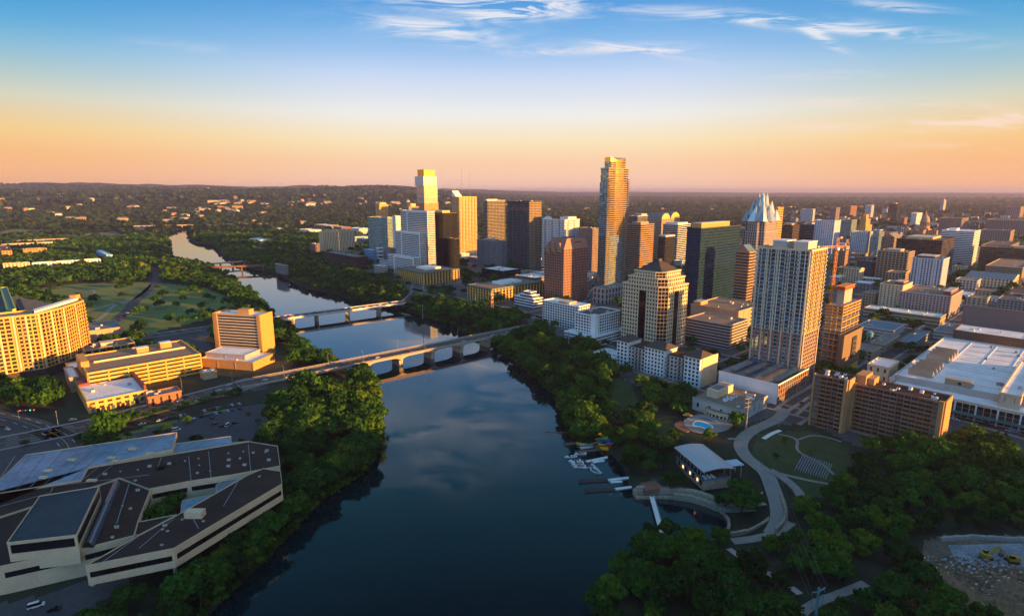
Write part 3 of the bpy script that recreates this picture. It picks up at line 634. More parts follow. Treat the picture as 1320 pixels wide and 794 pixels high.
for (xa, xb) in zip(xs, xs[1:]):
    span = xb - xa; N = 14
    for yy in (-8.4, -2.8, 2.8, 8.4):
        mb = MB()
        for i in range(N):
            s0, s1 = i / N, (i + 1) / N
            f = lambda s: DZ - 1.1 - .7 - 3.4 * abs(2 * s - 1) ** 5
            x0, x1 = xa + span * s0, xa + span * s1
            y0, y1 = yy - .45, yy + .45; z0, z1 = f(s0), f(s1); zt = DZ - 1.102
            mb.quad([(x0, y0, z0), (x1, y0, z1), (x1, y0, zt), (x0, y0, zt)], 'bridge_concrete'); mb.quad([(x1, y1, z1), (x0, y1, z0), (x0, y1, zt), (x1, y1, zt)], 'bridge_concrete'); mb.quad([(x0, y1, z0), (x1, y1, z1), (x1, y0, z1), (x0, y0, z0)], 'bridge_concrete')
        mb.build('arch_rib', root)
def onbr(A, ang, x, y): return A[0] + x * math.cos(ang) - y * math.sin(ang), A[1] + x * math.sin(ang) + y * math.cos(ang)
CB = (A, ang, L)
for k, u in enumerate((362, 428, 463, 518, 542, 596, 640)):
    x = solve_t(A, 3, (math.cos(ang), math.sin(ang)), u); s = 1 if k % 2 else -1; X_, Y_ = onbr(A, ang, x, s * 9.0); lamp(X_, Y_, DZ + .2, ang - s * math.pi / 2, 'tall thin street lamp standing on the arched road bridge', 'street lamps along the arched bridge')
# First Street bridge
A1 = at(352, 410.5, 1); B1 = at(520, 389, 1); L1, ang1 = frame2(A1, B1)
root = empty('road_bridge', 'straight pale road bridge on paired column bents, farther up the lake', 'bridge', (*A1, 0), ang1)
BW1 = 17; Dz1 = .6
mb = MB(); mb.box(-10, -BW1 / 2, Dz1 - 1.9, L1, BW1 / 2, Dz1, 'bridge_white', True); mb.build('deck', root)
mb = MB(); mb.quad([(-10, -7.4, Dz1 + .02), (L1, -7.4, Dz1 + .02), (L1, 7.4, Dz1 + .02), (-10, 7.4, Dz1 + .02)], 'asphalt'); mb.build('road_surface', root)
for s in (-1, 1):
    mb = MB(); mb.box(-10, s * 8.2 - .2, Dz1, L1, s * 8.2 + .2, Dz1 + 1.0, 'bridge_white'); mb.build('parapet', root)
for u in (377, 408, 448, 488):
    x = solve_t(A1, -6, (math.cos(ang1), math.sin(ang1)), u); mb = MB(); mb.box(x - 1.1, -7.8, -3.0, x + 1.1, 7.8, Dz1 - 1.9, 'bridge_white', True)
    for yy in (-6.5, -2.2, 2.2, 6.5): mb.cyl(x, yy, -13, -3.0, .8, .8, 'bridge_concrete', 10)
    mb.build('pier', root)
CB1 = (A1, ang1, L1)
# Lamar and footbridge upstream, then the far lit bridge
def simple_bridge(name, label, pa, pb, w, dz, m, nb, depth=1.6, arch=False, road_m='asphalt'):
    a, b = at(*pa, dz), at(*pb, dz); Lx, an = frame2(a, b); r = empty(name, label, 'bridge', (*a, 0), an)
    mb = MB(); mb.box(0, -w / 2, dz - depth, Lx, w / 2, dz, m, True); mb.build('deck', r)
    mb = MB(); mb.box(.5, -w / 2 + .6, dz + .004, Lx - .5, w / 2 - .6, dz + .03, road_m); mb.build('road_surface', r)
    for s in (-1, 1): mb = MB(); mb.box(0, s * (w / 2 - .2) - .15, dz, Lx, s * (w / 2 - .2) + .15, dz + 1.1, m); mb.build('parapet', r)
    for k in range(nb):
        x = Lx * (k + .5) / nb; mb = MB(); mb.box(x - 1.3, -w / 2 + .5, -13, x + 1.3, w / 2 - .5, dz - depth, m)
        if arch:
            for i in range(8):
                t0, t1 = i / 8 - .5, (i + 1) / 8 - .5; hw = Lx / nb
                f = lambda t: dz - depth - 5 * abs(2 * t) ** 2
                x0, x1 = x + hw / 2 + t0 * hw, x + hw / 2 + t1 * hw
                if x1 > Lx: break
                mb.quad([(x0, -w / 2 + .3, f(t0)), (x1, -w / 2 + .3, f(t1)), (x1, -w / 2 + .3, dz - depth), (x0, -w / 2 + .3, dz - depth)], m); mb.quad([(x0, w / 2 - .3, f(t0)), (x1, w / 2 - .3, f(t1)), (x1, w / 2 - .3, dz - depth), (x0, w / 2 - .3, dz - depth)], m)
        mb.build('pier', r)
simple_bridge('footbridge', 'brown footbridge on concrete piers, first of the two crossings below the far bend', (226, 344), (322, 336), 7, 1, 'tan', 6, arch=False)
simple_bridge('railway_bridge', 'dark rusty railway bridge on tall piers just downstream of the brown footbridge', (180, 348.5), (352, 341), 6, 3, 'rust', 6, 2.4, road_m='gravel_lot')
simple_bridge('highway_bridge', 'far highway bridge lit gold where the river leaves the hills', (170, 291.5), (345, 288), 26, 9, 'bridge_concrete', 10, 2.2)
# ------------------------------------------------------------------ building styles
def ST(**k): return k
punch = lambda wall, glass='window_dark', **k: dict(dict(wall=wall, glass=glass, fh=3.4, bay=3.6, pw=1.5, sh=1.5, pd=.35, sd=.25), **k)
rib = lambda wall, glass='window_dark', **k: dict(dict(wall=wall, glass=glass, fh=3.7, bay=6, pw=0, sh=1.7, sd=.45), **k)
curt = lambda frame, glass, **k: dict(dict(wall=frame, glass=glass, fh=3.9, bay=3.2, pw=.22, sh=.35, pd=.16, sd=.12, wall_is_frame=1, wallpart='frame', core='void'), **k)

# ---- downtown, west cluster
bx('office_building', 'cream office block with narrow vertical fins and a flat penthouse near the upstream riverbank', 416, 327, 411, 456, 299.5, punch('cream', fh=4, bay=4.5, pw=2.4, sh=.6, sd=.1, pd=.7), pent=(.1, .2, .8, .8, 5, 'tan'))
bx('apartment_tower', 'teal glass apartment tower with pale floor lines behind the white cube blocks', 490, 328, 474, 509, 281, curt('pale', 'glass_cyan', sh=.5, bay=3.5, pw=.25))
bx('apartment_tower', 'slim white tower edge standing directly right of the teal glass tower', 510, 329, 506, 516, 279, punch('white', fh=3.4))
bx('apartment_tower', 'small slender tower with stepped golden top rising behind the teal glass tower', 489, 320, 484, 500, 264, punch('gold', 'glass_pale', bay=4), pent=(.15, .15, .85, .85, 6, 'gold'))
bx('office_tower', 'narrow tan tower peeking out between the teal tower and the stacked white framed block', 527, 322, 520, 540, 267, punch('tan', bay=4), pent=(.3, .2, .8, .8, 9, 'gold'))
# stacked tower with shifted blocks
b = bx('apartment_tower', 'tallest gold tower of the west cluster with shifted blocks and a boxy orange crown', 547, 312, 537, 565, 263, curt('pale', 'glass_gold', sh=.7, bay=4), fin=False, body=False)
w, l = b.w, b.l; z1 = zat(b.P[1], 262); z2 = zat(b.P[1], 240); z3 = zat(b.P[1], 227.5); z4 = zat(b.P[1], 219)
b.tier(b.rect(0, 0, w, l), -2, z1, curt('tan', 'glass_gold', sh=1.0, bay=4, pw=.5), None, 0)
b.tier(b.rect(w * .03, l * .03, w * .97, l * .97), z1, z2, curt('white', 'glass_gold', sh=.9, bay=4), None, 0, foot=False)
b.tier(b.rect(-w * .02, -l * .02, w * .9, l * 1.08), z2, z3, curt('white', 'glass_pale', sh=1.1, bay=6, pw=1.6, pd=.5), 'roof_grey', .5, foot=False)
b.tier(b.rect(w * .08, l * .08, w * .85, l * .9), z3, z4, dict(curt('orange_steel', 'glass_gold', sh=.5, bay=3, pw=.8)), 'roof_grey', 1, foot=False); b.part('mast').bar((w * .3, l * .5, z4), (w * .3, l * .5, z4 + 9), .5, 'grey'); b.finish()
# stacked block with white frames, three steps
for (nm, a) in (('tall', (552, 350, 517, 556, 273)), ('mid', (541, 353, 509.5, 545, 301)), ('low', (533, 357, 500, 537, 333))):
    pass
b = bx('office_tower', 'dark tower wrapped in three stepped white rectangular grid frames facing the river', 551, 350, 516, 557, 273, None, body=False, fin=False)
P0 = b.P
def local_from(uc, vb, ul, ur, vt):
    P, zt, w, l, rz = solve_box(uc, vb, ul, ur, vt); dx, dy = P[0] - P0[0], P[1] - P0[1]
    lx = dx * b.cs + dy * b.sn; ly = -dx * b.sn + dy * b.cs; return lx, ly, w, l, zt
for (uc, vb, ul, ur, vt) in ((551, 350, 516, 560, 273), (541, 353.5, 509.5, 546, 301), (533, 357, 500, 538, 333)):
    lx, ly, w, l, zt = local_from(uc, vb, ul, ur, vt)
    b.tier(b.rect(lx, ly, lx + max(w, 14), ly + l), -2, zt, curt('white', 'glass_black', fh=3.6, bay=3.0, pw=.5, sh=1.0, pd=.3, sd=.45, core='black'), 'roof_grey', .8)
    f = b.part('white_frame'); d = 1.6
    f.box(lx - 1.1, ly + l - 2.2 - l * .25, 0, lx - .3, ly + l - l * .25, zt + 2, 'white'); f.box(lx - 1.1, ly - .4, zt - 1.8, lx - .3, ly + l - l * .25, zt + 2.0, 'white'); f.box(lx - 1.1, ly - 1.0, 0, lx - .3, ly + 1.0, zt + 1.98, 'white')
b.finish()
bx('office_tower', 'black glass tower with gold catching its upper corner right of the stepped white frames', 571, 348, 552, 589, 275, curt('black', 'glass_black', fh=3.9, bay=3, pw=.12, sh=.25), pent=(.05, .1, .6, .95, 5, 'gold'), units=2)
bx('office_tower', 'lower black glass shoulder block standing against the black glass tower', 585, 350, 577, 592, 308, curt('black', 'glass_black', fh=3.9, bay=3, pw=.12, sh=.25), units=1)
b = bx('apartment_tower', 'golden ribbed apartment tower with a thin spire and a white podium', 592, 337, 583, 614, 254.5, punch('gold', 'glass_gold', fh=3.2, bay=4.5, pw=1.5, sh=.8, pd=1.0, sd=.4, balcony=(0, 2), balc_mod=4, slab='white', rail='pale'), fin=False, parapet=1.5)
w, l, h_ = b.w, b.l, b.h
b.part('crown').prism([(-.5, l * .5), (w * .35, l * .5), (w * .35, l + .5), (-.5, l + .5)], h_, [h_ + 3, h_ + 3, h_ + 15, h_ + 15], 'white'); b.part('spire').bar((w * .1, l * .8, h_ + 6), (w * .1, l * .8, h_ + 26), .7, 'gold', 6, .2)
b.tier(b.rect(-3, -9, w + 2, -.6), -1, 18, punch('white', fh=4, bay=4, pw=1.2), 'roof_white'); b.finish()
bx('apartment_tower', 'tower with a white left edge and smoky brown glass right of the golden ribbed tower', 628.5, 326, 624, 651, 259, curt('pale', 'glass_brown', sh=.6, bay=5, pw=.3), pent=(.0, .2, .6, .8, 4, 'white'))
bx('apartment_block', 'grey mid rise block with vertical stripes below the smoky brown glass tower', 645, 346, 615, 655, 312, punch('grey', bay=4, pw=1.8, sh=.8, sd=.1, pd=.6), pent=(.1, .3, .8, .7, 4, 'amber'))
bx('apartment_tower', 'broad black balcony tower with a right face tinted sunlit bronze in the middle of the skyline', 682.5, 349, 654, 698, 260, punch('darkgrey', 'glass_dark', fh=3.3, bay=4.0, pw=.8, sh=.8, balcony=(1,), balc_mod=3, slab='grey', edges={0: dict(wall='tan', glass='glass_brown', balcony=None)}), units=2)  # sun-facing side gets a lighter, warmer wall and glass colour
# civic offices with green roofs and gold columns
for (nm, uc, vb, ul, ur, vt) in (('civic_building', 546, 368, 512, 592, 352), ('civic_building', 634, 392, 603, 699, 373)):
    lab = 'low office with green edged brown roof and gold columns, nearer the stepped white frames' if uc < 600 else 'low office with green edged brown roof and gold columns, beside the small brick tower'
    b = bx(nm, lab, uc, vb, ul, ur, vt, dict(curt('gold', 'glass_dark', fh=4.2, bay=6.5, pw=1.9, pd=1.1, sh=.6, sd=.2), parapet='roof_teal', pierstep=1), cat='civic building', roof='roof_tan', units=4, fin=False, parapet=.8)
    w, l, h_ = b.w, b.l, b.h
    o = offset(b.rect(0, 0, w, l), 1.6); b.part('cornice').prism(o, h_ - 1.8, h_ - .6, 'roof_teal', bottom=True)
    b.part('penthouse').box(w * .35, l * .35, h_, w * .75, l * .75, h_ + 3.5, 'white'); b.finish()
b = bx('clock_tower', 'slim square brick clock tower standing by the lakeside civic office', 633, 397, 630.5, 636, 381, punch('brick', fh=8, bay=9, pw=1, sh=3), cat='tower', units=0, fin=False, maxd=(7, 7)); b.part('roof_cap').prism(b.rect(-.6, -.6, b.w + .6, b.l + .6), b.h + 1, b.h + 2.2, 'gold'); b.part('clock_face').prism([(b.w * .5 + 1.4 * math.cos(i * .5236), -.72) for i in range(0)] or b.rect(b.w * .3, -.5, b.w * .7, -.42), b.h - 4.5, b.h - 2, 'white'); b.finish()
bx('museum', 'long low dark brown block with a tan right end beside the riverside trees', 459, 349, 418, 474, 332, rib('darkbrown', 'glass_black', fh=4.5, sh=2.6), roof='roof_grey', units=4)
bx('low_building', 'small blue and white block left of the white cube', 480, 340, 470, 485, 323, rib('blueframe', sh=2), roof='roof_white', units=1)
bx('low_building', 'plain white windowless cube between the blue block and the stepped white frames', 487, 338, 485, 494, 320, punch('white', fh=9, bay=12, pw=3, sh=5), roof='roof_white', units=0)
bx('low_building', 'grey slab wall block tucked behind the plain white cube', 503, 339, 494, 511, 321, rib('grey', sh=2.6), units=1)
bx('low_building', 'small white office with dark strips in front of the building site cranes', 493, 354, 482, 500, 344, rib('pale', sh=1.8), roof='roof_white', units=1)
bx('low_building', 'wide dark walled building with bright white roof in front of the bronze tower', 648, 362, 621, 671, 350, punch('black', 'glass_black', fh=5, bay=7), roof='roof_white', units=5)
bx('low_building', 'pale sunlit low roofs right of the dark walled white roofed building', 690, 372, 664, 712, 359, rib('tan', sh=2), roof='roof_white', units=4)
b = bx('low_building', 'small white stepped office with terraces near the north end of the arched bridge', 688, 398, 663, 699, 386, rib('white', fh=3.6, sh=1.7), roof='roof_white', units=1, fin=False)
b.tier(b.rect(b.w * .1, b.l * .12, b.w * .9, b.l * .75), b.h, b.h + 4, rib('white', sh=1.6), 'roof_white', .7, foot=False); b.tier(b.rect(b.w * .2, b.l * .25, b.w * .85, b.l * .6), b.h + 4, b.h + 8, rib('white', sh=1.6), 'roof_white', .7, foot=False); b.finish()
# ---- centre
b = bx('apartment_tower', 'white and brown apartment tower with a curved dark roof behind the pink granite tower', 728, 352, 699, 747, 284, dict(punch('white', fh=3.3, bay=3.8, pw=1.3, sh=1.3, indiv='win', balcony=(2,), balc_mod=5, slab='white')), fin=False, pent=(.3, .05, .85, .4, 6, 'white'))
w, l, h_ = b.w, b.l, b.h; m_ = b.part('curved_roof'); N = 10
for i in range(N):
    f = lambda t: h_ + 7 * math.sin(math.pi * (.15 + .85 * t)); t0, t1 = i / N, (i + 1) / N
    m_.quad([(0, l * (.55 + .45 * t0), f(t0)), (w, l * (.55 + .45 * t0), f(t0)), (w, l * (.55 + .45 * t1), f(t1)), (0, l * (.55 + .45 * t1), f(t1))], 'black'); m_.quad([(0, l * (.55 + .45 * t0), h_), (0, l * (.55 + .45 * t0), f(t0)), (0, l * (.55 + .45 * t1), f(t1)), (0, l * (.55 + .45 * t1), h_)], 'white')
b.finish()
bx('hotel_tower', 'plain dark brick tower between the pink granite tower and the tall golden tower', 764, 353, 746, 776, 295, punch('mauve', fh=3.2, bay=4, pw=2), cat='hotel')
# pink granite tower with mansard and gables
b = bx('office_tower', 'pink granite office tower with sloping copper pink mansard roof and corner gables', 727, 392, 702, 758, 322, dict(punch('pink', fh=3.9, bay=3.4, pw=1.3, sh=1.6, indiv='win')), fin=False, parapet=.6, roof=None, units=0)
w, l, h_ = b.w, b.l, b.h; zt = h_ + 15
b.part('mansard_roof').prism(b.rect(-.5, -.5, w + .5, l + .5), h_ + .6, zt, 'roof_copper', 'roof_tar', poly1=b.rect(w * .16, l * .06, w * .90, l * .8))
g_ = b.part('gable')
for k in range(3):
    yy = l * (.08 + .3 * k); g_.quad([(-1.2, yy, h_ - 4 - 7 * k * .3), (-1.2, yy + l * .26, h_ - 4), (-1.2, yy + l * .13, h_ + 9)][::-1], 'granite'); g_.quad([(-1.2, yy, h_ - 4), (-1.2, yy + l * .13, h_ + 9), (w * .2, yy + l * .13, h_ + 9), (w * .2, yy, h_ - 4)], 'roof_copper'); g_.quad([(-1.2, yy + l * .26, h_ - 4), (w * .2, yy + l * .26, h_ - 4), (w * .2, yy + l * .13, h_ + 9), (-1.2, yy + l * .13, h_ + 9)], 'roof_copper')
b.part('roof_recess').box(w * .45, -.1 + l * .03, h_ + 8, w * .72, l * .1, h_ + 10, 'black'); b.finish()
# the tallest tower
b = bx('apartment_tower', 'tallest tower in the picture, rounded glass tinted for the sunrise gold, with a curved screen crown', 784, 374, 774, 811, 215, None, fin=False, body=False, units=0)
w, l = b.w, max(b.l, 14); yb = b.P[1]; zs = zat(yb, 217); zc = zat(yb, 204)
def bulge(x0, x1, y0, y1, bow, n=7): return [(x0 + (x1 - x0) * i / n, y0 - bow * math.sin(math.pi * i / n)) for i in range(n + 1)] + [(x1, y1), (x0, y1)]
cst = dict(curt('tan', 'glass_gold', fh=3.5, bay=3.2, pw=.18, sh=.55, pd=.2, sd=.25), edges={9: dict(glass='glass_blue', wall='grey', sh=.9), 0: dict(glass='glass_brown', sh=1.1, wall='tan'), 1: dict(glass='glass_brown', sh=.9), 5: dict(glass='glass_brown', sh=1.0), 6: dict(glass='glass_brown', sh=1.2), 7: dict(glass='glass_dark')})  # sun streak put into the pane colours: gold middle, brown and blue sides
poly = bulge(0, w, 0, l, 3.2)
b.tier(poly, -1, zat(yb, 305), dict(cst, glass='glass_blue', wall='pale', edges={9: dict(glass='glass_dark'), 0: dict(glass='glass_dark'), 6: dict(glass='glass_dark'), 5: dict(glass='glass_dark')}), None, 0); b.tier(poly, zat(yb, 305), zat(yb, 235), dict(cst), None, 0, foot=False)  # blue below, gold above: reach of the low sun put into the glass
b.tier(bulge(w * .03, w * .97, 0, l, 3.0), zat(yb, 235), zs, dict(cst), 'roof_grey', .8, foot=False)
b.tier(bulge(w * .14, w * .84, 1, l * .85, 2.5), zs, zc - 5, dict(cst, sh=.15), None, 0, foot=False)
cp = bulge(w * .14, w * .84, 1, l * .85, 2.5); n_ = len(cp)
b.part('crown_screen').prism(cp, zc - 5, [zc + 2 - 4.0 * math.sin(math.pi * min(1, i / 7)) if i < 8 else zc + 2 for i in range(n_)], 'glass_gold', 'roof_grey')
for (xx, wd) in ((-.6, 5.5), (w - 5, 6.2)):
    for i in range(2, 52):
        z_ = i * 3.5
        if z_ < zs - 3: b.part('balconies').box(xx, -2.4, z_, xx + wd, 0, z_ + .25, 'pale', True); b.part('balconies').box(xx, -2.5, z_ + .25, xx + wd, -2.38, z_ + 1.15, 'glass_dark')
b.part('balconies'); b.units(w * .2, l * .2, w * .7, l * .7, zs, 1); b.finish()
b = bx('low_building', 'stone podium building with tall window bays at the foot of the tallest tower', 780, 392, 765, 808, 373, punch('concrete', 'glass_dark', fh=8, bay=8, pw=3.5, sh=2.5, pd=.8), roof='roof_grey', units=3)
bx('office_tower', 'brown granite office tower with deep horizontal window bands right of the tallest tower', 826, 362, 808.5, 843, 290, dict(rib('granite', 'window_dark', fh=3.9, sh=1.9, sd=.9), indiv='band'), units=3, pent=(.2, .2, .8, .8, 4, 'granite'))
bx('office_tower', 'pair of smoky glass tops showing above the brown granite tower', 822, 340, 811, 835, 279, curt('pale', 'glass_brown'), pent=(.45, .1, 1.0, .9, 5, 'steel'))
b = bx('office_tower', 'beige tower with two arched roof ends behind the white striped black tower', 853, 332, 835, 876, 283, punch('tan', fh=3.8, bay=4, pw=1.5), fin=False, units=0)
w, l, h_ = b.w, b.l, b.h
for (x0, x1) in ((0, w * .45), (w * .5, w)):
    m_ = b.part('arched_roof'); N = 10; r_ = (x1 - x0) / 2; cx_ = (x0 + x1) / 2
    for i in range(N):
        a0, a1 = math.pi * i / N, math.pi * (i + 1) / N; q0 = (cx_ - r_ * math.cos(a0), h_ + r_ * .8 * math.sin(a0)); q1 = (cx_ - r_ * math.cos(a1), h_ + r_ * .8 * math.sin(a1))
        m_.quad([(q1[0], 0, q1[1]), (q1[0], l, q1[1]), (q0[0], l, q0[1]), (q0[0], 0, q0[1])], 'roof_grey'); m_.quad([(q0[0], -.2, h_), (q1[0], -.2, h_), (q1[0], -.2, q1[1]), (q0[0], -.2, q0[1])], 'gold')
b.finish()
bx('office_tower', 'black tower with bright white horizontal stripes and white crown', 874, 339, 855, 890, 290, rib('white', 'glass_black', fh=4.2, sh=1.1, sd=.5), pent=(.1, .1, .9, .9, 4.5, 'white'), units=0)
bx('office_tower', 'small dark glass tower with a white cap in front of the white striped black tower', 858, 349, 849, 870, 306, curt('darkgrey', 'glass_black'), pent=(.0, .0, 1.0, 1.0, 3.5, 'bluewhite'), units=0)
bx('low_building', 'small white office block at the foot of the white striped black tower', 879, 348, 869, 889, 337, rib('white', sh=1.6), units=1)
# cream stone tower with hip roof
P, zt, w, l, rz = solve_box(858, 456, 804, 888, 354)
b = Bld('office_tower', 'cream stone office tower with stepped shoulders and a brown pyramid roof', 'building', P, rz); cst = dict(punch('cream', 'window_dark', fh=3.9, bay=3.3, pw=1.35, sh=1.55, pd=.3, sd=.2, indiv='win'))
ch = 7.0; yb = P[1]; z1_, z2_ = zat(yb, 372), zat(yb, 362)
def cham(x0, y0, x1, y1, c): return [(x0 + c, y0), (x1, y0), (x1, y1), (x0, y1), (x0, y0 + c)]
def stone_tier(x0, y0, x1, y1, z0, z1, first=False):
    poly = cham(x0, y0, x1, y1, ch); b.part('wall').prism(poly, z0, z1, 'cream', top=False)
    for i in range(5):
        st = dict(cst); 
        if i == 4: st = dict(curt('cream', 'glass_brown', fh=3.9, bay=3, pw=.3, sh=.5), wallpart='wall', core='cream')
        b.facade(poly[i], poly[(i + 1) % 5], z0, z1, st)
    o = offset(poly, .7); b.part('cornice').prism(o, z1 - .3, z1 + .9, 'cream', 'cream'); 
    if first: b.foot(poly)
stone_tier(0, 0, w, l, -1, z1_, True); stone_tier(w * .06, l * .06, w * .94, l * .9, z1_, z2_); stone_tier(w * .1, l * .14, w * .9, l * .78, z2_, zt)
for (q0, q1) in (((-.35, l * .42), (-.35, l * .58)),): b.part('glass_bay').box(-.75, l * .42, 0, .1, l * .58, z1_ - 5, 'glass_black')
b.part('glass_bay').box(w * .42, -.75, 0, w * .58, .1, z1_ - 5, 'glass_brown')
hx0, hy0, hx1, hy1 = w * .13, l * .17, w * .87, l * .75; cx_, cy_ = (hx0 + hx1) / 2, (hy0 + hy1) / 2
b.part('pyramid_roof').prism(b.rect(hx0, hy0, hx1, hy1), zt + .9, zt + 10, 'roof_slate', 'roof_slate', poly1=b.rect(cx_ - 3, cy_ - 3, cx_ + 3, cy_ + 3)); b.part('roof_cap').box(cx_ - 2.8, cy_ - 2.8, zt + 10.02, cx_ + 2.8, cy_ + 2.8, zt + 12, 'roof_slate'); b.finish()
bx('office_tower', 'wide dark teal glass slab with brown left end and a gold penthouse', 904, 402, 886, 955, 295, curt('black', 'glass_green', fh=4.0, bay=2.6, pw=.14, sh=.5, sd=.08), pent=(.05, .15, .75, .85, 7, 'amber'), units=2)
# crystalline crown tower
b = bx('office_tower', 'tower with faceted frosted glass crown like folded wings behind the white gridded tower', 984, 384, 955, 1007, 285, None, fin=False, body=False, units=0)
w, l = b.w, b.l; yb = b.P[1]
fs = dict(punch('pinkgrey', 'glass_dark', fh=3.9, bay=3.2, pw=1.5, sh=1.1, pd=.7, sd=.15))
def cross(x0, y0, x1, y1, c): return [(x0 + c, y0), (x1 - c, y0), (x1 - c, y0 + c), (x1, y0 + c), (x1, y1 - c), (x1 - c, y1 - c), (x1 - c, y1), (x0 + c, y1), (x0 + c, y1 - c), (x0, y1 - c), (x0, y0 + c), (x0 + c, y0 + c)]
levels = [(-1, zat(yb, 318), 0), (zat(yb, 318), zat(yb, 300), .03), (zat(yb, 300), zat(yb, 286), .07)]
for (a0, a1, k) in levels: b.tier(cross(w * k, l * k, w * (1 - k), l * (1 - k), w * .12), a0, a1, fs, 'roof_grey', .5, foot=(a0 < 0))
zc0, zc1 = zat(yb, 286), zat(yb, 249); cm = b.part('glass_crown')
for (k0, k1, za, zb_) in ((.10, .16, zc0, zc0 + (zc1 - zc0) * .25), (.22, .30, zc0 + (zc1 - zc0) * .25, zc0 + (zc1 - zc0) * .5), (.32, .40, zc0 + (zc1 - zc0) * .5, zc0 + (zc1 - zc0) * .72)):
    cm.prism(cross(w * k0, l * k0, w * (1 - k0), l * (1 - k0), w * .08), za, zb_, 'glass_frost', 'glass_frost', poly1=cross(w * k1, l * k1, w * (1 - k1), l * (1 - k1), w * .06))
def leaf_(fx, fy, tx, ty, zb_, zt_, hw):
    m_ = MB(); q = [(w * fx - w * hw, l * fy - l * hw), (w * fx + w * hw, l * fy - l * hw), (w * fx + w * hw, l * fy + l * hw), (w * fx - w * hw, l * fy + l * hw)]; za, zb2 = zc0 + (zc1 - zc0) * zb_, zc0 + (zc1 - zc0) * zt_
    for i in range(4): m_.quad([(*q[i], za), (*q[(i + 1) % 4], za), (w * tx, l * ty, zb2)], 'glass_frost')
    m_.build('crown_leaf', b.root)
for sx_ in (0, 1):
    for sy_ in (0, 1):
        fx, fy = .14 + .72 * sx_, .14 + .72 * sy_; leaf_(fx, fy, fx, fy, 0, .42, .13)
        fx, fy = .27 + .46 * sx_, .27 + .46 * sy_; leaf_(fx, fy, fx, fy, .2, .74, .12)
        fx, fy = .40 + .20 * sx_, .40 + .20 * sy_; leaf_(fx, fy, fx, fy, .35, 1.04, .10)
for (fx, fy) in ((.5, .08), (.5, .92), (.08, .5), (.92, .5)): leaf_(fx, fy, .5 + (fx - .5) * .7, .5 + (fy - .5) * .7, 0, .62, .15)
for (fx, fy) in ((.5, .28), (.5, .72), (.28, .5), (.72, .5)): leaf_(fx, fy, .5 + (fx - .5) * .6, .5 + (fy - .5) * .6, .25, .95, .10)
for s_, a0 in ((0, (-.4, l * .5)), (1, (w * .5, -.4))):
    ring = MB(); N = 18; R_ = 3.4; zc_ = zc0 + 1
    for i in range(N):
        t0, t1 = 2 * math.pi * i / N, 2 * math.pi * (i + 1) / N
        pt = (lambda t: (a0[0], a0[1] + R_ * math.cos(t), zc_ + R_ * math.sin(t))) if s_ == 0 else (lambda t: (a0[0] + R_ * math.cos(t), a0[1], zc_ + R_ * math.sin(t)))
        ring.bar(pt(t0), pt(t1), .45, 'gold', 5)
    ring.build('clock_ring', b.root)
b.finish()
b = bx('office_tower', 'banded brown tower with small blue gabled roof in front of the crystal crowned tower', 966, 404, 949.5, 974, 326, dict(rib('granite', 'window_dark', fh=3.9, sh=1.9, sd=.6)), fin=False, units=0)
w, l, h_ = b.w, b.l, b.h; gr = b.part('gable_roof'); gr.quad([(-.6, -.6, h_ + .5), (w + .6, -.6, h_ + .5), (w + .6, l / 2, h_ + 10), (-.6, l / 2, h_ + 10)], 'roof_blue'); gr.quad([(-.6, l / 2, h_ + 10), (w + .6, l / 2, h_ + 10), (w + .6, l + .6, h_ + .5), (-.6, l + .6, h_ + .5)], 'roof_blue'); gr.quad([(-.3, -.6, h_ + .5), (-.3, l / 2, h_ + 10), (-.3, l + .6, h_ + .5)], 'granite'); gr.quad([(w + .3, -.6, h_ + .5), (w + .3, l + .6, h_ + .5), (w + .3, l / 2, h_ + 10)], 'granite'); b.finish()
# white gridded residence tower on brick podium
P, zt, w, l, rz = solve_box(1046, 500, 977, 1066, 324)
b = Bld('apartment_tower', 'nearest tall tower, white grid over blue glass with a pink brick lower third', 'building', P, rz)
yb = P[1]; zm = zat(yb, 432)
upper = dict(punch('cream', 'glass_blue', fh=3.5, bay=3.9, pw=.5, sh=.45, pd=.35, sd=.2, indiv='win', core='grey', pier='white', balcony=(1, 3), balc_mod=5, slab='white', edges={0: dict(pier='gold', band='cream', pw=1.3, sh=1.0, glass='glass_brown', balcony=(0, 2), balc_mod=3)}))  # right face coloured gold and brown as the sunlit side
lower = dict(punch('pinkgrey', 'glass_blue', fh=3.5, bay=3.9, pw=1.5, sh=.6, pd=.35, sd=.25, pier='pink', band='pale'))
b.tier(b.rect(0, 0, w, l), -2, zm, lower, None, 0); b.tier(b.rect(0, 0, w, l), zm, zt, upper, 'roof_tar', 1.2, foot=False)
for k in range(6): y_ = l * (.02 + .19 * k); b.part('white_fin').box(-.95, y_ - .55, 6, -.4, y_ + .55, zt + .8, 'cream')
for k in range(2): x_ = w * (.02 + .94 * k); b.part('white_fin').box(x_ - .5, -.95, 6, x_ + .5, -.4, zt + .8, 'cream')
for (y0, y1, hh) in ((.12, .38, 6.5), (.52, .78, 6.5)): b.part('penthouse').box(w * .2, l * y0, zt, w * .75, l * y1, zt + hh, 'pale'); b.part('penthouse').box(w * .2 - .3, l * y0 - .3, zt + hh - .5, w * .75 + .3, l * y1 + .3, zt + hh + .2, 'white')
b.units(w * .1, l * .05, w * .9, l * .95, zt, 5); b.finish()
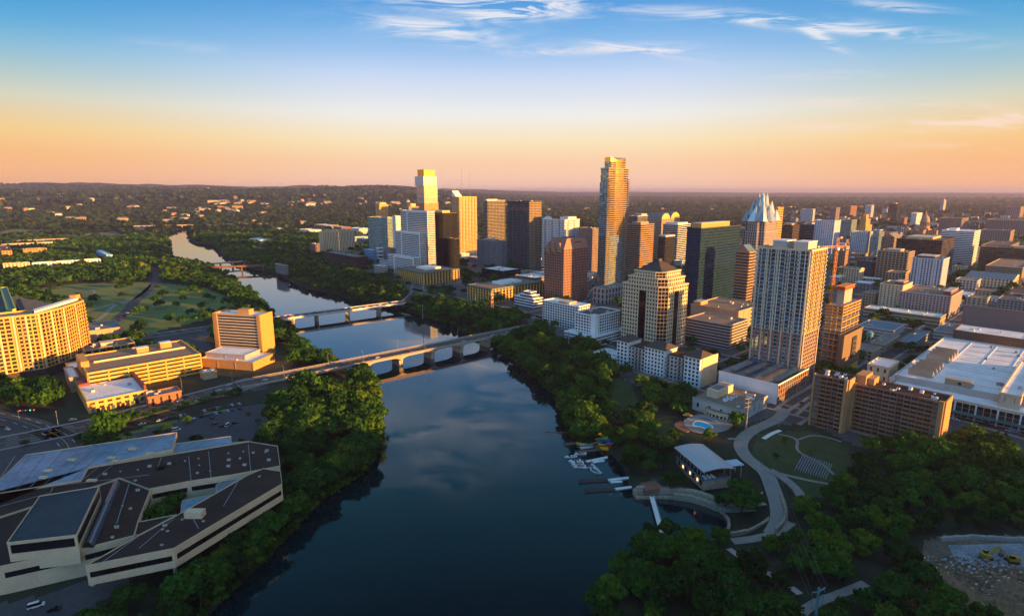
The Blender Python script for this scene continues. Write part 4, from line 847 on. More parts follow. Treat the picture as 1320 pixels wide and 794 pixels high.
# its podium
P, zt, w, l, rz = solve_box(1003, 522, 927, 1042, 497)
b = Bld('car_park', 'podium with blank white side wall, brick grid end and rooftop rows of blue panels', 'car park', P, rz)
pst = punch('brick', 'glass_blue', fh=4, bay=4.2, pw=1.3, sh=1.0); zt2 = zt
b.part('wall').prism(b.rect(0, 0, w, l), -4, zt2, 'white', top=False); b.part('roof').quad([(*p, zt2 + .02) for p in b.rect(0, 0, w, l)], 'roof_grey'); b.facade((0, 0), (w, 0), -1, zt2, pst)
b.part('parapet_wall').prism(b.rect(-.4, -.4, w + .2, 0.02), zt2 - .02, zt2 + 1, 'white'); b.part('parapet_wall').prism(b.rect(-.42, .0, 0.02, l), zt2 - .02, zt2 + 1.02, 'white')
for (k, (y0, y1)) in enumerate(((.03, .13), (.28, .38), (.50, .60), (.74, .86))):
    s_ = MB(); s_.prism(b.rect(w * .06, l * y0, w * .8, l * y1), [zt2 + 2.4, zt2 + 2.4, zt2 + 3.6, zt2 + 3.6], [zt2 + 2.6, zt2 + 2.6, zt2 + 3.8, zt2 + 3.8], 'solar', bottom=True)
    for xx in (.08, .42, .78): s_.bar((w * xx, l * (y0 + y1) / 2, zt2), (w * xx, l * (y0 + y1) / 2, zt2 + 2.6), .15, 'steel')
    s_.build('solar_canopy', b.root)
b.foot(b.rect(0, 0, w, l)); b.finish()
# tan and pink car park left of it
bx('car_park', 'pinkish parking garage with white horizontal louvres in front of the teal glass slab', 941, 452, 885, 964, 420, rib('pinkgrey', 'void', fh=3.0, sh=1.5, sd=.4), cat='car park', roof='roof_tan', units=2)
bx('exhibition_building', 'large tan flat roofed building directly behind the pinkish parking garage', 952, 435, 891, 985, 402, punch('tan', 'tan', fh=9, bay=14, pw=1.0, sh=2), roof='roof_tan', units=6, pent=(.05, .82, .3, .98, 4, 'amber'))
# white hotel with square windows
b = bx('hotel', 'white hotel wing with rows of square dark windows, the wing nearer the arched bridge', 745, 427, 700, 760, 396, dict(punch('white', 'window_dark', fh=3.1, bay=3.9, pw=1.0, sh=1.1, indiv='win')), cat='hotel', roof='roof_white', units=4, pent=(.2, .3, .8, .6, 2.5, 'amber'))
b = bx('hotel', 'white hotel wing with blank corner wall standing above wide terrace decks', 767, 445, 742, 799, 408, dict(punch('white', 'window_dark', fh=3.1, bay=3.9, pw=1.0, sh=1.1, indiv='win'), base=8), cat='hotel', roof='roof_tar', units=5, fin=False)
b.part('corner_wall').box(-1.6, -1.6, -2, 4.5, 4.5, b.h + 1.6, 'white'); b.finish()
b = bx('hotel_podium', 'low white terraced podium with long dark strips around the foot of the white hotel', 765, 449, 728, 806, 436, rib('white', 'void', fh=3.6, sh=1.8, sd=.5), roof='roof_white', units=1)
# lakeside cream hotel with three brown hip roofs
P, zt, w, l, rz = solve_box(905, 500, 798, 925, 463)
b = Bld('hotel', 'long cream lakeside hotel with three dark hipped roofs and a blank right end', 'hotel', P, rz)
hst = dict(punch('pale', 'window_dark', fh=3.3, bay=3.7, pw=1.5, sh=1.3, indiv='win', balcony=(1, 2), balc_mod=4, slab='cream'))
b.part('wall').prism(b.rect(0, 0, w, l), -7, zt - 3.2, 'pale', top=False); b.facade((0, l), (0, 0), -2, zt - 3.2, hst); b.facade((w, 0), (w, l), -2, zt - 3.2, dict(hst, indiv=None)); b.part('wall').prism(b.rect(-.1, -.6, w + .1, .02), -7, zt, 'cream'); b.part('roof').quad([(*p, zt - 3.18) for p in b.rect(0, 0, w, l)], 'roof_brown'); b.foot(b.rect(-3, 0, w, l))
for (y0, y1) in ((.0, .17), (.40, .64), (.86, 1.0)):
    ya, yb_ = l * y0, l * y1; hs = dict(punch('white', 'window_dark', fh=3.3, bay=3.4, pw=1.5, sh=1.3, indiv='win'))
    pav = b.rect(-2.6, ya, w * .7, yb_); b.part('wall').prism(pav, -7, zt, 'white', top=False); b.facade((-2.6, yb_), (-2.6, ya), -2, zt, hs)
    o = offset(pav, .9); b.part('cornice').prism(o, zt, zt + .6, 'cream', bottom=True); cx_, cy_ = (w * .7 - 2.6) / 2, (ya + yb_) / 2; r_ = MB(); k_ = (yb_ - ya) * .5 - 4
    r_.prism(offset(pav, .6), zt + .6, zt + 5.2, 'roof_slate', 'roof_slate', poly1=b.rect(cx_ - .6, cy_ - max(k_, .6), cx_ + .6, cy_ + max(k_, .6))); r_.build('hipped_roof', b.root)
cv = MB(); N = 12; cy_ = l * .52
for i in range(N):
    a0, a1 = math.pi * (.5 + i / N), math.pi * (.5 + (i + 1) / N); R_ = 15
    q0 = (-2.6 + 9 * math.cos(a0), cy_ + R_ * math.sin(a0)); q1 = (-2.6 + 9 * math.cos(a1), cy_ + R_ * math.sin(a1))
    cv.quad([(*q1, -6), (*q0, -6), (*q0, 1.2), (*q1, 1.2)], 'cream'); cv.quad([(*q0, 1.2), (-2.6, cy_, 2.0), (*q1, 1.2)][::-1], 'roof_tan')
cv.build('curved_terrace', b.root); b.finish()
bx('low_building', 'small white pavilion with square roof hatches left of the cream lakeside hotel', 792, 473, 762, 812, 463, rib('pale', sh=1.8, fh=4), roof='roof_white', units=5, um='white')
# ballroom wing
P, zt, w, l, rz = solve_box(954, 545, 893, 989, 530)
b = Bld('ballroom', 'low beige ballroom wing with flat brown roof and curved pillared front by the pool', 'building', P, rz)
b.part('wall').prism(b.rect(0, 0, w, l), -5, zt, 'pale', top=False); b.part('roof').quad([(*p, zt + .02) for p in b.rect(0, 0, w, l)], 'roof_tan'); b.facade((0, l), (0, 0), -2, zt, punch('pale', fh=zt + 2, bay=9, pw=7.4, sh=zt - 1.4)); b.facade((0, 0), (w, 0), -2, zt, punch('pale', fh=zt + 2, bay=9, pw=7.6, sh=zt - 1.4))
for pl in (b.rect(-.5, -.5, w + .3, 0), b.rect(-.5, 0, 0, l), b.rect(w, 0, w + .3, l)): b.part('parapet_wall').prism(pl, zt - .4, zt + .9, 'concrete')
N = 12; cy_ = l * .42; fr = b.part('curved_front'); R_ = l * .3
cur = [(-R_ * .42 * math.sin(math.pi * i / N), cy_ + R_ * math.cos(math.pi * i / N)) for i in range(N + 1)]
for i in range(N):
    q0, q1 = cur[i], cur[i + 1]; fr.quad([(*q0, 2.6), (*q1, 2.6), (*q1, 4.8), (*q0, 4.8)], 'cream'); fr.quad([(*q0, -5), (*q1, -5), (*q1, -.6), (*q0, -.6)], 'cream'); fr.quad([(*q0, 4.8), (*q1, 4.8), (0, cy_, 4.9)], 'roof_tan'); mx = ((q0[0] + q1[0]) / 2, (q0[1] + q1[1]) / 2)
    b.part('column').box(q0[0] - .5, q0[1] - .5, -.6, q0[0] + .5, q0[1] + .5, 2.6, 'cream'); b.part('windows').quad([(q0[0] + .5, q0[1], -.6), (q1[0] + .5, q1[1], -.6), (q1[0] + .5, q1[1], 2.6), (q0[0] + .5, q0[1], 2.6)], 'glass_black')
b.part('stair_block').box(w * .25, l * .62, zt, w * .8, l * .86, zt + 6, 'cream'); b.part('stair_block').box(w * .32, l * .65, zt + 6, w * .73, l * .83, zt + 6.2, 'roof_grey'); b.units(3, 4, w - 3, l * .55, zt, 9, 'white'); b.foot(b.rect(-7, 0, w, l)); b.finish()
# ---- right: apartment slab in two shifted halves
for (uc, vb, ul, ur, vt, lab) in ((1094, 558, 1050, 1104, 492, 'left half of the orange brick apartment slab with balcony stacks'), (1218, 583, 1099, 1227, 520, 'right half of the brick apartment slab, with the bare glowing orange end wall')):
    P, zt, w, l, rz = solve_box(uc, vb, ul, ur, vt); w = max(w, 14); w = min(w, 18)
    b = Bld('apartment_block', lab, 'apartment block', P, rz)
    st = dict(punch('brick', 'window_dark', fh=2.95, bay=3.7, pw=.55, sh=1.15, pd=.5, sd=.2, indiv='win', balcony=(1, 2), balc_mod=3, slab='granite', rail='granite', core='granite'))
    nfl = max(1, round(zt / 2.95)); b.part('wall').prism(b.rect(0, 0, w, l), -3, zt, 'brick', top=False); b.part('roof').quad([(*p, zt + .02) for p in b.rect(0, 0, w, l)], 'roof_brown')
    segs = [(0, .05, 0), (.05, .11, 2), (.11, .26, 1), (.26, .82, 0), (.82, .95, 1), (.95, 1, 0)] if uc > 1150 else [(0, .09, 0), (.09, .48, 0), (.48, .8, 1), (.8, .95, 2), (.95, 1, 0)]
    b.facade((0, l * .94), (0, l * .11), 0, zt, st)
    for (s0, s1, k) in segs:
        if s1 - s0 < .12 and k == 0: b.part('brick_pier').box(-2.2, l * s0, -3, -.0, l * s1, zt + 1.4, 'brick_lit')
        if k == 2: b.facade((-.9, l * s1), (-.9, l * s0), 0, zt, punch('brick', 'glass_pale', fh=2.95, bay=3, pw=.9, sh=1.2)); b.part('brick_pier').box(-.85, l * s0, -3, 0, l * s1, zt + .9, 'brick_lit')
        if k == 1:
            for i in range(nfl + 1):
                z_ = i * zt / nfl; rb = MB(); rb.box(-2.0, l * s0, z_ - .1, -.6, l * s1, z_ + 1.15, 'brick', True); rb.build('balcony', b.root)
    b.part('end_wall').box(-.3, -.9, -3, w + .3, -.02, zt + 1.2, 'brick_lit'); b.part('parapet_wall').box(-.35, 0, zt - .3, 0, l, zt + .9, 'brick'); b.part('parapet_wall').box(w, 0, zt - .3, w + .35, l, zt + .9, 'brick')
    if uc > 1150:
        b.part('stair_tower').box(w * .1, l * .86, zt, w * .9, l * .98, zt + 6.5, 'brick_lit'); b.part('stair_tower').box(w * .3, l * .78, zt, w * .9, l * .86, zt + 4.5, 'brick_lit')
    b.units(2, l * .05, w - 2, l * .8, zt, 10, 'white', .8); b.foot(b.rect(-2, 0, w, l)); b.finish()
# ---- convention centre
P, zt, w, l, rz = solve_box(1420, 590, 1160, 1500, 520)
Pn = at(1216, 538); P1 = at(1150, 510); yb = P1[1]; zt = 17.0
dA_, dB_ = Vector(azd(AZA)), Vector(azd(AZB))
lw = 190.0; P = Vector(P1) - dA_ * lw
b = Bld('convention_centre', 'vast convention centre with bright white roof, saw tooth monitors and glass front', 'building', tuple(P), RZ0)
W_, L_ = 175.0, lw; up = dict(punch('pale', 'pale', fh=8, bay=16, pw=.6, sh=.5))
main = b.rect(0, 0, W_, L_); b.part('wall').prism(main, -2, zt, 'pale', top=False); b.part('roof').quad([(*p, zt + .02) for p in main], 'roof_white'); b.foot(main)
for i in range(4):
    a, c = offset(main, .4), offset(main, -.5); j = (i + 1) % 4
    b.part('parapet_wall').quad([(*a[i], zt - .6), (*a[j], zt - .6), (*a[j], zt + 1), (*a[i], zt + 1)], 'pale'); b.part('parapet_wall').quad([(*a[i], zt + 1), (*a[j], zt + 1), (*c[j], zt + 1), (*c[i], zt + 1)], 'pale'); b.part('parapet_wall').quad([(*c[i], zt + 1), (*c[j], zt + 1), (*c[j], zt), (*c[i], zt)], 'pale')
# lower entrance range in front
fr = b.rect(-16, 4, -.4, L_ - 2); b.part('front_range').prism(fr, -2, zt - 4, 'cream', 'roof_white')
for (a0, a1) in ((.46, .92), (.16, .34)):
    for k in range(int((a1 - a0) * L_ / 4)):
        y0 = L_ * a0 + k * 4
        for zz in range(3): b.part('glass_wall').quad([(-16.15, y0 + 3.7, 1 + zz * 3.4), (-16.15, y0 + .15, 1 + zz * 3.4), (-16.15, y0 + .15, 4.2 + zz * 3.4), (-16.15, y0 + 3.7, 4.2 + zz * 3.4)], 'glass_dark')
    for k in range(int((a1 - a0) * L_ / 12) + 1): b.part('column').box(-18.5, L_ * a0 + k * 12 - .5, -2, -17.5, L_ * a0 + k * 12 + .5, zt - 5, 'white')
    b.part('canopy').box(-23, L_ * a0 - 1, 4.4, -16.2, L_ * a1, 5.0, 'roof_teal', True)
for (y0, y1) in ((.36, .44), (.08, .14)): b.part('stone_block').box(-19, L_ * y0, -2, -15.8, L_ * y1, zt - 1, 'cream'); b.part('stone_block').box(-19.1, L_ * (y0 + y1) / 2 - 3, 5, -19.02, L_ * (y0 + y1) / 2 + 3, 10, 'glass_black')
for k in range(8):   # saw tooth monitors
    m_ = MB(); x0 = 12 + k * 11 + (14 if k > 3 else 0); y0 = L_ - 22
    m_.prism([(x0, y0), (x0 + 8, y0), (x0 + 8, y0 + 16), (x0, y0 + 16)], zt, [zt + 6, zt + 1.2, zt + 1.2, zt + 6], 'tan', 'roof_grey')
    m_.quad([(x0 + .2, y0 - .05, zt + .8), (x0 + 5, y0 - .05, zt + .8), (x0 + 5, y0 - .05, zt + 2.4), (x0 + .2, y0 - .05, zt + 5.4)], 'glass_pale'); m_.build('roof_monitor', b.root)
for (x0, y0) in ((3, L_ * .75), (3, L_ * .55), (4, L_ * .3)): b.part('roof_block').box(x0, y0, zt, x0 + 5, y0 + 16, zt + 5, 'tan'); b.part('roof_block').box(x0 - .06, y0 + 6, zt + 1.5, x0 - .02, y0 + 8, zt + 3.5, 'glass_black')
for k in range(9): b.part('roof_seam').box(4, L_ * (.08 + .1 * k), zt + .03, W_ - 3, L_ * (.08 + .1 * k) + .6, zt + .3, 'white')
b.part('roof_block').prism([(30, L_ * .18), (60, L_ * .18), (60, L_ * .27), (30, L_ * .27)], zt, [zt + 4, zt + 9, zt + 9, zt + 4], 'tan', 'roof_grey'); b.units(10, 10, W_ - 10, L_ * .8, zt, 46, 'grey'); [b.part('roof_seam').box(W_ * (.1 + .11 * k), 6, zt + .03, W_ * (.1 + .11 * k) + .35, L_ - 26, zt + .2, 'pale') for k in range(8)]; b.finish()
bx('convention_block', 'cream corner block with small square windows at the left end of the convention centre', 1146, 502, 1119, 1158, 475, dict(punch('cream', 'window_dark', fh=6, bay=6, pw=3.6, sh=3.4, indiv='win')), roof='roof_white', units=0)
bx('convention_block', 'lower white annex with three square windows right of the cream corner block', 1168, 509, 1147, 1180, 493, punch('white', 'window_dark', fh=8, bay=6, pw=3.6, sh=5.5), roof='roof_white', units=0)
bx('drum_block', 'round shouldered cream corner pavilion with dark slits near the right edge of the photo', 1316, 552, 1290, 1340, 512, punch('cream', 'window_dark', fh=9, bay=7, pw=5, sh=4), roof='roof_white', units=1)
bx('exhibition_hall', 'second white roofed hall with long brown wall behind the saw tooth monitors', 1400, 455, 1243, 1500, 412, punch('mauve', 'mauve', fh=9, bay=16, pw=.8, sh=1), roof='roof_white', units=6, um='white', maxd=(150, 150))
bx('exhibition_hall', 'low annex with corrugated brown front and blue glass corner before the second white roofed hall', 1330, 470, 1230, 1400, 440, punch('brown', 'brown', fh=9, bay=4, pw=1.6, sh=1), roof='roof_white', units=3, um='white', maxd=(40, 150))
bx('low_building', 'grey blue arched shed beside the convention centre monitors', 1178, 452, 1163, 1200, 443, rib('steel', sh=2), roof='roof_blue', units=0)
bx('low_building', 'pale grey open topped workshop behind the saw tooth monitors', 1230, 441, 1204, 1243, 430, rib('pale', sh=3), roof='roof_grey', units=1)
# ---- tower under construction, with its crane
P, zt, w, l, rz = solve_box(1087, 481, 1065, 1109, 396)
b = Bld('construction_site_tower', 'unfinished concrete tower with open floors, orange edge nets and red formwork on top', 'building', P, rz); nf = 22; fh = zt / nf
for i in range(nf + 1):
    z_ = i * fh; s_ = MB(); s_.box(-.6, -.6, z_ - .3, w + .6, l + .6, z_, 'concrete', True); s_.build('floor_slab', b.root)
for fx in (.03, .28, .52, .76, .97):
    for fy in (.03, .35, .65, .97): b.part('columns').box(w * fx - .5, l * fy - .5, -1, w * fx + .5, l * fy + .5, zt, 'concrete')
b.part('core').box(w * .3, l * .3, -1, w * .75, l * .75, zt + 14, 'concrete'); b.part('formwork').box(w * .25, l * .25, zt + 13, w * .8, l * .8, zt + 16, 'red_form'); b.part('formwork').box(w * .22, l * .22, zt + 16, w * .83, l * .83, zt + 16.4, 'orange_steel')
for i in range(3, nf + 1):
    if i % 2 or i > nf - 4: b.part('edge_net').box(-.75, -.7, i * fh, -.65, l + .6, i * fh + 1.1, 'orange_steel'); b.part('edge_net').box(-.7, -.75, i * fh, w + .6, -.65, i * fh + 1.1, 'orange_steel')
for i in range(1, nf - 8):
    for k in range(5):
        if random.random() < .6: b.part('glazing').box(w * k / 5 + .4, -.5, i * fh + .1, w * (k + 1) / 5 - .4, -.35, (i + 1) * fh - .5, 'glass_brown')
for k in range(16): x_ = random.uniform(0, w); y_ = random.uniform(0, l); b.part('prop').bar((x_, y_, zt), (x_, y_, zt + 2.8), .15, 'orange_steel', 4)
b.part('glazing').box(w * .35, l * .35, 2, w * .7, l * .7, 3, 'void'); b.foot(b.rect(0, 0, w, l)); b.finish()
b = bx('panel_building', 'brown metal panel block with a tall slot opening beside the unfinished tower', 1088, 486, 1086, 1112, 434, dict(punch('panel_brown', 'panel_brown', fh=60, bay=100, pw=.4, sh=.4)), fin=False, units=0, maxd=(60, 20))
b.part('slot_opening').box(b.w * .45, -.75, b.h * .35, b.w * .68, -.5, b.h * .88, 'void')
for i in range(4): b.part('slot_balcony').box(b.w * .46, -1.4, b.h * (.4 + .12 * i), b.w * .67, -.76, b.h * (.4 + .12 * i) + 1.0, 'darkgrey')
b.part('entrance_panel').box(b.w * .5, -.9, 0, b.w * .9, -.5, 6, 'paint_yellow'); b.finish()
cx_, cy_ = at(1072, 478); cy_ += 14; zc_ = zat(cy_, 318)
r = empty('tower_crane', 'orange tower crane with level jib rising behind the white gridded tower', 'crane', (cx_, cy_, 0), rad(20))
def lattice(mb, a, bb, s, m, n):
    a, bb = Vector(a), Vector(bb); d = bb - a; up = Vector((0, 0, 1)) if abs(d.normalized().z) < .9 else Vector((1, 0, 0)); u = d.cross(up).normalized() * s; w_ = d.normalized().cross(u)
    cs = [u + w_, u - w_, -u - w_, -u + w_]
    for c in cs: mb.bar(a + c, bb + c, .16, m, 4)
    for i in range(n):
        p, q = a + d * (i / n), a + d * ((i + 1) / n)
        for k in range(4): mb.bar(p + cs[k], q + cs[(k + 1) % 4], .09, m, 4)
mb = MB(); lattice(mb, (0, 0, 0), (0, 0, zc_ + 8), .9, 'orange_steel', 30); mb.build('mast', r); mb = MB(); lattice(mb, (2, 0, zc_), (-44, 0, zc_), .7, 'orange_steel', 22); mb.build('jib', r)
mb = MB(); lattice(mb, (2, 0, zc_), (14, 0, zc_), .7, 'orange_steel', 6); mb.box(10, -1.2, zc_ - 3, 14, 1.2, zc_, 'grey', True); mb.build('counter_jib', r); mb = MB(); mb.box(-1.5, -2.4, zc_ - 3, 1, -.9, zc_ - .6, 'white', True); mb.build('cab', r)
mb = MB(); mb.bar((0, 0, zc_ + 8), (-30, 0, zc_ + .7), .08, 'darkgrey', 4); mb.bar((0, 0, zc_ + 8), (12, 0, zc_ + .7), .08, 'darkgrey', 4); mb.build('tie_rods', r)
# ---- right side districts
bx('hotel', 'long cream and pink hotel with sunlit right end, above the white roofed row', 1226, 411, 1160, 1241, 383, dict(punch('pinkgrey', 'window_dark', fh=3.0, bay=3.8, pw=1.7, sh=1.0, indiv='win')), cat='hotel', roof='roof_tan', units=5, pent=(.2, .05, .8, .2, 5, 'roof_red'))
bx('hotel', 'taller cream left wing of the long pink hotel', 1164, 402, 1135, 1176, 369, dict(punch('cream', 'window_dark', fh=3.0, bay=4.5, pw=2.8, sh=1.3)), cat='hotel', roof='roof_tan', units=2, pent=(.3, .1, .8, .5, 4, 'roof_red'))
bx('shop_row', 'long low terrace with scalloped white roof below the pink hotel', 1212, 421, 1114, 1219, 410, rib('tan', 'void', fh=5, sh=3), roof='roof_white', units=7, um='white', maxd=(30, 220))
bx('hotel', 'white and pink striped hotel tower with a flat gold right end', 1216, 379, 1177, 1224, 335, dict(punch('bluewhite', 'glass_dark', fh=3.0, bay=4, pw=2.0, sh=.7, solid_bays=(2,), solid_mod=5, solid='pinkgrey')), cat='hotel', pent=(.1, .3, .9, .9, 4, 'black'), units=2)
bx('office_building', 'beige concrete grid office with deep square openings in front of the black office block', 1171, 363, 1132, 1179, 326, punch('tan', 'void', fh=4.2, bay=6, pw=1.3, sh=1.3, pd=.9, sd=.8), pent=(.2, .3, .8, .8, 4, 'tan'))
bx('low_building', 'small beige annex at the right foot of the beige grid office', 1163, 372, 1142, 1172, 353, punch('tan', fh=4, bay=5), roof='roof_tan', units=1)
bx('office_building', 'broad black glass office block with bronze right face below the domed capitol', 1215, 351, 1156, 1232, 311, curt('darkbrown', 'glass_black', fh=4, bay=4.5, pw=.5, sh=1.2), pent=(.3, .3, .9, .9, 4, 'gold'))
b = bx('office_building', 'white stepped office with bright ribbon floors right of the black block', 1256, 344, 1214, 1264, 299, dict(rib('white', 'glass_dark', fh=3.9, sh=1.9, sd=.7), indiv='band'), fin=False, roof='roof_white', pent=(.3, .6, .7, .85, 5, 'white'))
b.tier(b.rect(b.w, -6, b.w + 14, b.l * .4), -1, b.h * .5, punch('white', bay=4), 'roof_white'); b.finish()
bx('office_building', 'long dark ribbed office block at the right edge behind the beige garage', 1350, 353, 1264, 1380, 323, rib('brown', 'glass_black', fh=4, sh=1.6), maxd=(60, 200), pent=(.2, .2, .7, .5, 4, 'gold'))
bx('car_park', 'beige open deck garage with sunlit end near the right edge', 1318, 367, 1271, 1332, 346, rib('tan', 'void', fh=3.2, sh=1.3), cat='car park', units=2, roof='roof_tan')
def gable(b, w, l, h_, rise, m, along='l'):
    g = b.part('gable_roof')
    if along == 'l':
        g.quad([(-1, -1, h_), (-1, l + 1, h_), (w / 2, l + 1, h_ + rise), (w / 2, -1, h_ + rise)][::-1], m); g.quad([(w + 1, -1, h_), (w / 2, -1, h_ + rise), (w / 2, l + 1, h_ + rise), (w + 1, l + 1, h_)][::-1], m); g.quad([(0, 0, h_), (w, 0, h_), (w / 2, 0, h_ + rise)], 'cream'); g.quad([(0, l, h_), (w / 2, l, h_ + rise), (w, l, h_)], 'cream')
    else:
        g.quad([(-1, -1, h_), (w + 1, -1, h_), (w + 1, l / 2, h_ + rise), (-1, l / 2, h_ + rise)], m); g.quad([(-1, l / 2, h_ + rise), (w + 1, l / 2, h_ + rise), (w + 1, l + 1, h_), (-1, l + 1, h_)], m); g.quad([(0, 0, h_), (0, l / 2, h_ + rise), (0, l, h_)], 'pink'); g.quad([(w, 0, h_), (w, l, h_), (w, l / 2, h_ + rise)], 'pink')
b = bx('church_hall', 'cream hall with long blue grey gabled roofs near the right edge', 1306, 373, 1245, 1316, 361, punch('cream', fh=4, bay=5, pw=2.6), cat='church', fin=False, roof=None, units=0, parapet=0); gable(b, b.w, b.l, b.h, 5, 'roof_blue'); b.finish()
bx('office_building', 'mauve ribbed office behind the white stepped office, right of the dome', 1240, 301, 1211, 1249, 282, punch('mauve', bay=5, pw=2.6, sh=.7, sd=.1), units=1)
bx('office_building', 'plain mauve block with a gold end between the stepped office and the right edge', 1303, 317, 1265, 1308, 298, punch('mauve', bay=6, pw=3.5), units=2)
bx('office_building', 'wide dim brown block on the right edge behind the plain mauve block', 1360, 304, 1271, 1380, 286, punch('mauve', bay=6, pw=3), units=2)
bx('office_tower', 'dusky brown tower far off near the right edge', 1316, 284, 1297, 1321, 267, punch('mauve', bay=8, pw=4), units=0)
bx('office_building', 'low dark block with pale penthouse between the two mauve blocks', 1300, 330, 1265, 1322, 318, rib('mauve', sh=2), units=2)
# domed capitol
P = at(1190, 303); r = Bld('capitol', 'pink granite capitol with tall ribbed dome and lantern glowing in the sun', 'capitol', P, rad(43))
zt = zat(P[1], 271); k = zt / 92.0
for (x0, y0, x1, y1, h_) in ((-14, -16, 14, 16, 24), (-60, -11, 60, 11, 20), (-12, -42, 12, 42, 18)):
    x0, y0, x1, y1 = x0 * k, y0 * k, x1 * k, y1 * k; r.tier(r.rect(x0, y0, x1, y1), 0, h_ * k, punch('dome', fh=5, bay=6, pw=3), 'roof_brown', 1)
r.part('drum').cyl(0, 0, 24 * k, 34 * k, 17 * k, 16 * k, 'dome', 24)
for i in range(24): a = 2 * math.pi * i / 24; r.part('drum_column').cyl(14.5 * k * math.cos(a), 14.5 * k * math.sin(a), 34 * k, 48 * k, .9 * k, .9 * k, 'dome', 6)
r.part('drum').cyl(0, 0, 34 * k, 48 * k, 12.5 * k, 12.5 * k, 'brick', 24); r.part('drum').cyl(0, 0, 48 * k, 50.5 * k, 15.8 * k, 15.8 * k, 'dome', 24)
for i in range(9): a0, a1 = i / 9 * 1.45, (i + 1) / 9 * 1.45; r.part('dome').cyl(0, 0, (50.5 + 24 * math.sin(a0)) * k, (50.5 + 24 * math.sin(a1)) * k, 14 * k * math.cos(a0), 14 * k * math.cos(a1), 'dome', 24, top=(i == 8))
r.part('lantern').cyl(0, 0, 74 * k, 83 * k, 3.2 * k, 2.8 * k, 'dome', 12); r.part('lantern').cyl(0, 0, 83 * k, 87 * k, 2.8 * k, .4 * k, 'dome', 12); r.part('statue').cyl(0, 0, 87 * k, 92 * k, .6 * k, .3 * k, 'gold', 6); r.finish()
b = bx('clock_tower', 'pale tower with stepped top standing alone on the wooded plain right of the dome', 1217, 276, 1212.5, 1220, 259, punch('pale', bay=6, pw=3, sh=.6), cat='tower', units=0, fin=False, roof=None); w, l, h_ = b.w, b.l, b.h
b.part('belfry').box(w * .15, l * .15, h_, w * .85, l * .85, h_ + 9, 'tan'); b.part('belfry_roof').prism(b.rect(w * .2, l * .2, w * .8, l * .8), h_ + 9, h_ + 19, 'roof_red', poly1=b.rect(w * .45, l * .45, w * .55, l * .55)); b.finish()
bx('office_tower', 'solitary black tower with small gold cap left of the dome', 1157, 284, 1146, 1161.5, 263, curt('black', 'glass_black', bay=5), pent=(.3, .3, .7, .7, 5, 'gold'), units=0)
bx('hotel', 'bright blue framed hotel with white balcony grid right of the unfinished tower', 1118, 332, 1097, 1128, 300, dict(punch('bluewhite', 'glass_cyan', fh=3.1, bay=4, pw=1, sh=1)), cat='hotel', units=2, roof='roof_blue')
bx('hotel', 'cyan glass end tower joined to the bright blue framed hotel', 1134, 333, 1126, 1138, 297, curt('bluewhite', 'glass_cyan'), cat='hotel', units=0)
b = bx('office_building', 'mauve brown office with a steep pediment roof right of the cyan hotel', 1153, 332, 1138, 1162, 306, punch('mauve', bay=4, pw=1.8), fin=False, units=0, roof=None); gable(b, b.w, b.l, b.h, 9, 'roof_grey', 'w'); b.finish()
bx('office_tower', 'pale blue slab tower with a gold right edge behind the crane jib', 1076, 331, 1051, 1084, 285, punch('bluewhite', 'glass_pale', fh=3.6, bay=5, pw=3, sh=1), units=1)
bx('office_tower', 'dark chocolate square office behind the white gridded tower', 1022, 331, 1002, 1037, 291, rib('darkbrown', 'glass_black', fh=4, sh=2), pent=(.3, .3, .8, .8, 4, 'amber'))
bx('office_tower', 'charcoal tower with fine pale stripes right of the dark chocolate office', 1049, 328, 1035, 1053, 290, rib('grey', 'glass_black', fh=4, sh=.9), units=1)
bx('office_tower', 'narrow gold banded tower peeking out right of the crystal crown', 1003, 335, 999, 1010, 268, rib('gold', fh=4, sh=1.8), units=0)
bx('office_tower', 'teal banded office between the pale blue slab and the arch topped tower', 1098, 307, 1083, 1105, 284, rib('grey', 'glass_cyan', fh=4, sh=1.4), units=1)
b = bx('office_tower', 'small mauve tower with a round arch on its roof', 1104, 305, 1098, 1109, 282, punch('mauve', bay=4), units=0, fin=False); ar = b.part('roof_arch'); R_ = b.l * .45
for i in range(12): t0, t1 = math.pi * i / 12, math.pi * (i + 1) / 12; ar.bar((b.w / 2, b.l / 2 + R_ * math.cos(t0), b.h + R_ * math.sin(t0)), (b.w / 2, b.l / 2 + R_ * math.cos(t1), b.h + R_ * math.sin(t1)), 1.2, 'darkgrey', 6)
b.finish()
b = bx('office_building', 'gold stepped ziggurat tower right of the arch topped tower', 1116, 306, 1105, 1124, 291, punch('gold', bay=5), fin=False, units=0); b.tier(b.rect(b.w * .15, b.l * .15, b.w * .85, b.l * .85), b.h, b.h * 1.5, punch('gold', bay=5), 'roof_tan', foot=False); b.tier(b.rect(b.w * .3, b.l * .3, b.w * .7, b.l * .7), b.h * 1.5, b.h * 1.9, punch('gold', bay=5), 'roof_tan', foot=False); b.finish()
bx('apartment_block', 'small brown brick block with stepped top below the crane jib', 1090, 347, 1074, 1097, 324, punch('granite', bay=4), pent=(.2, .3, .8, .8, 5, 'granite'), units=1)
b = bx('apartment_block', 'cream block with ornate gables and bays right of the brown brick block', 1108, 367, 1088, 1114, 348, punch('cream', bay=4), fin=False, units=0, roof=None)
for k in range(3): g_ = b.part('gable'); y0 = b.l * (.02 + .34 * k); g_.quad([(-.8, y0, b.h), (-.8, y0 + b.l * .26, b.h), (-.8, y0 + b.l * .13, b.h + 5)][::-1], 'cream')
gable(b, b.w, b.l, b.h, 4, 'roof_grey'); b.finish()
bx('office_building', 'dim teal glass block in front of the bright blue framed hotel', 1125, 359, 1105, 1132, 338, curt('darkgrey', 'glass_green', bay=4, sh=.9), units=2)
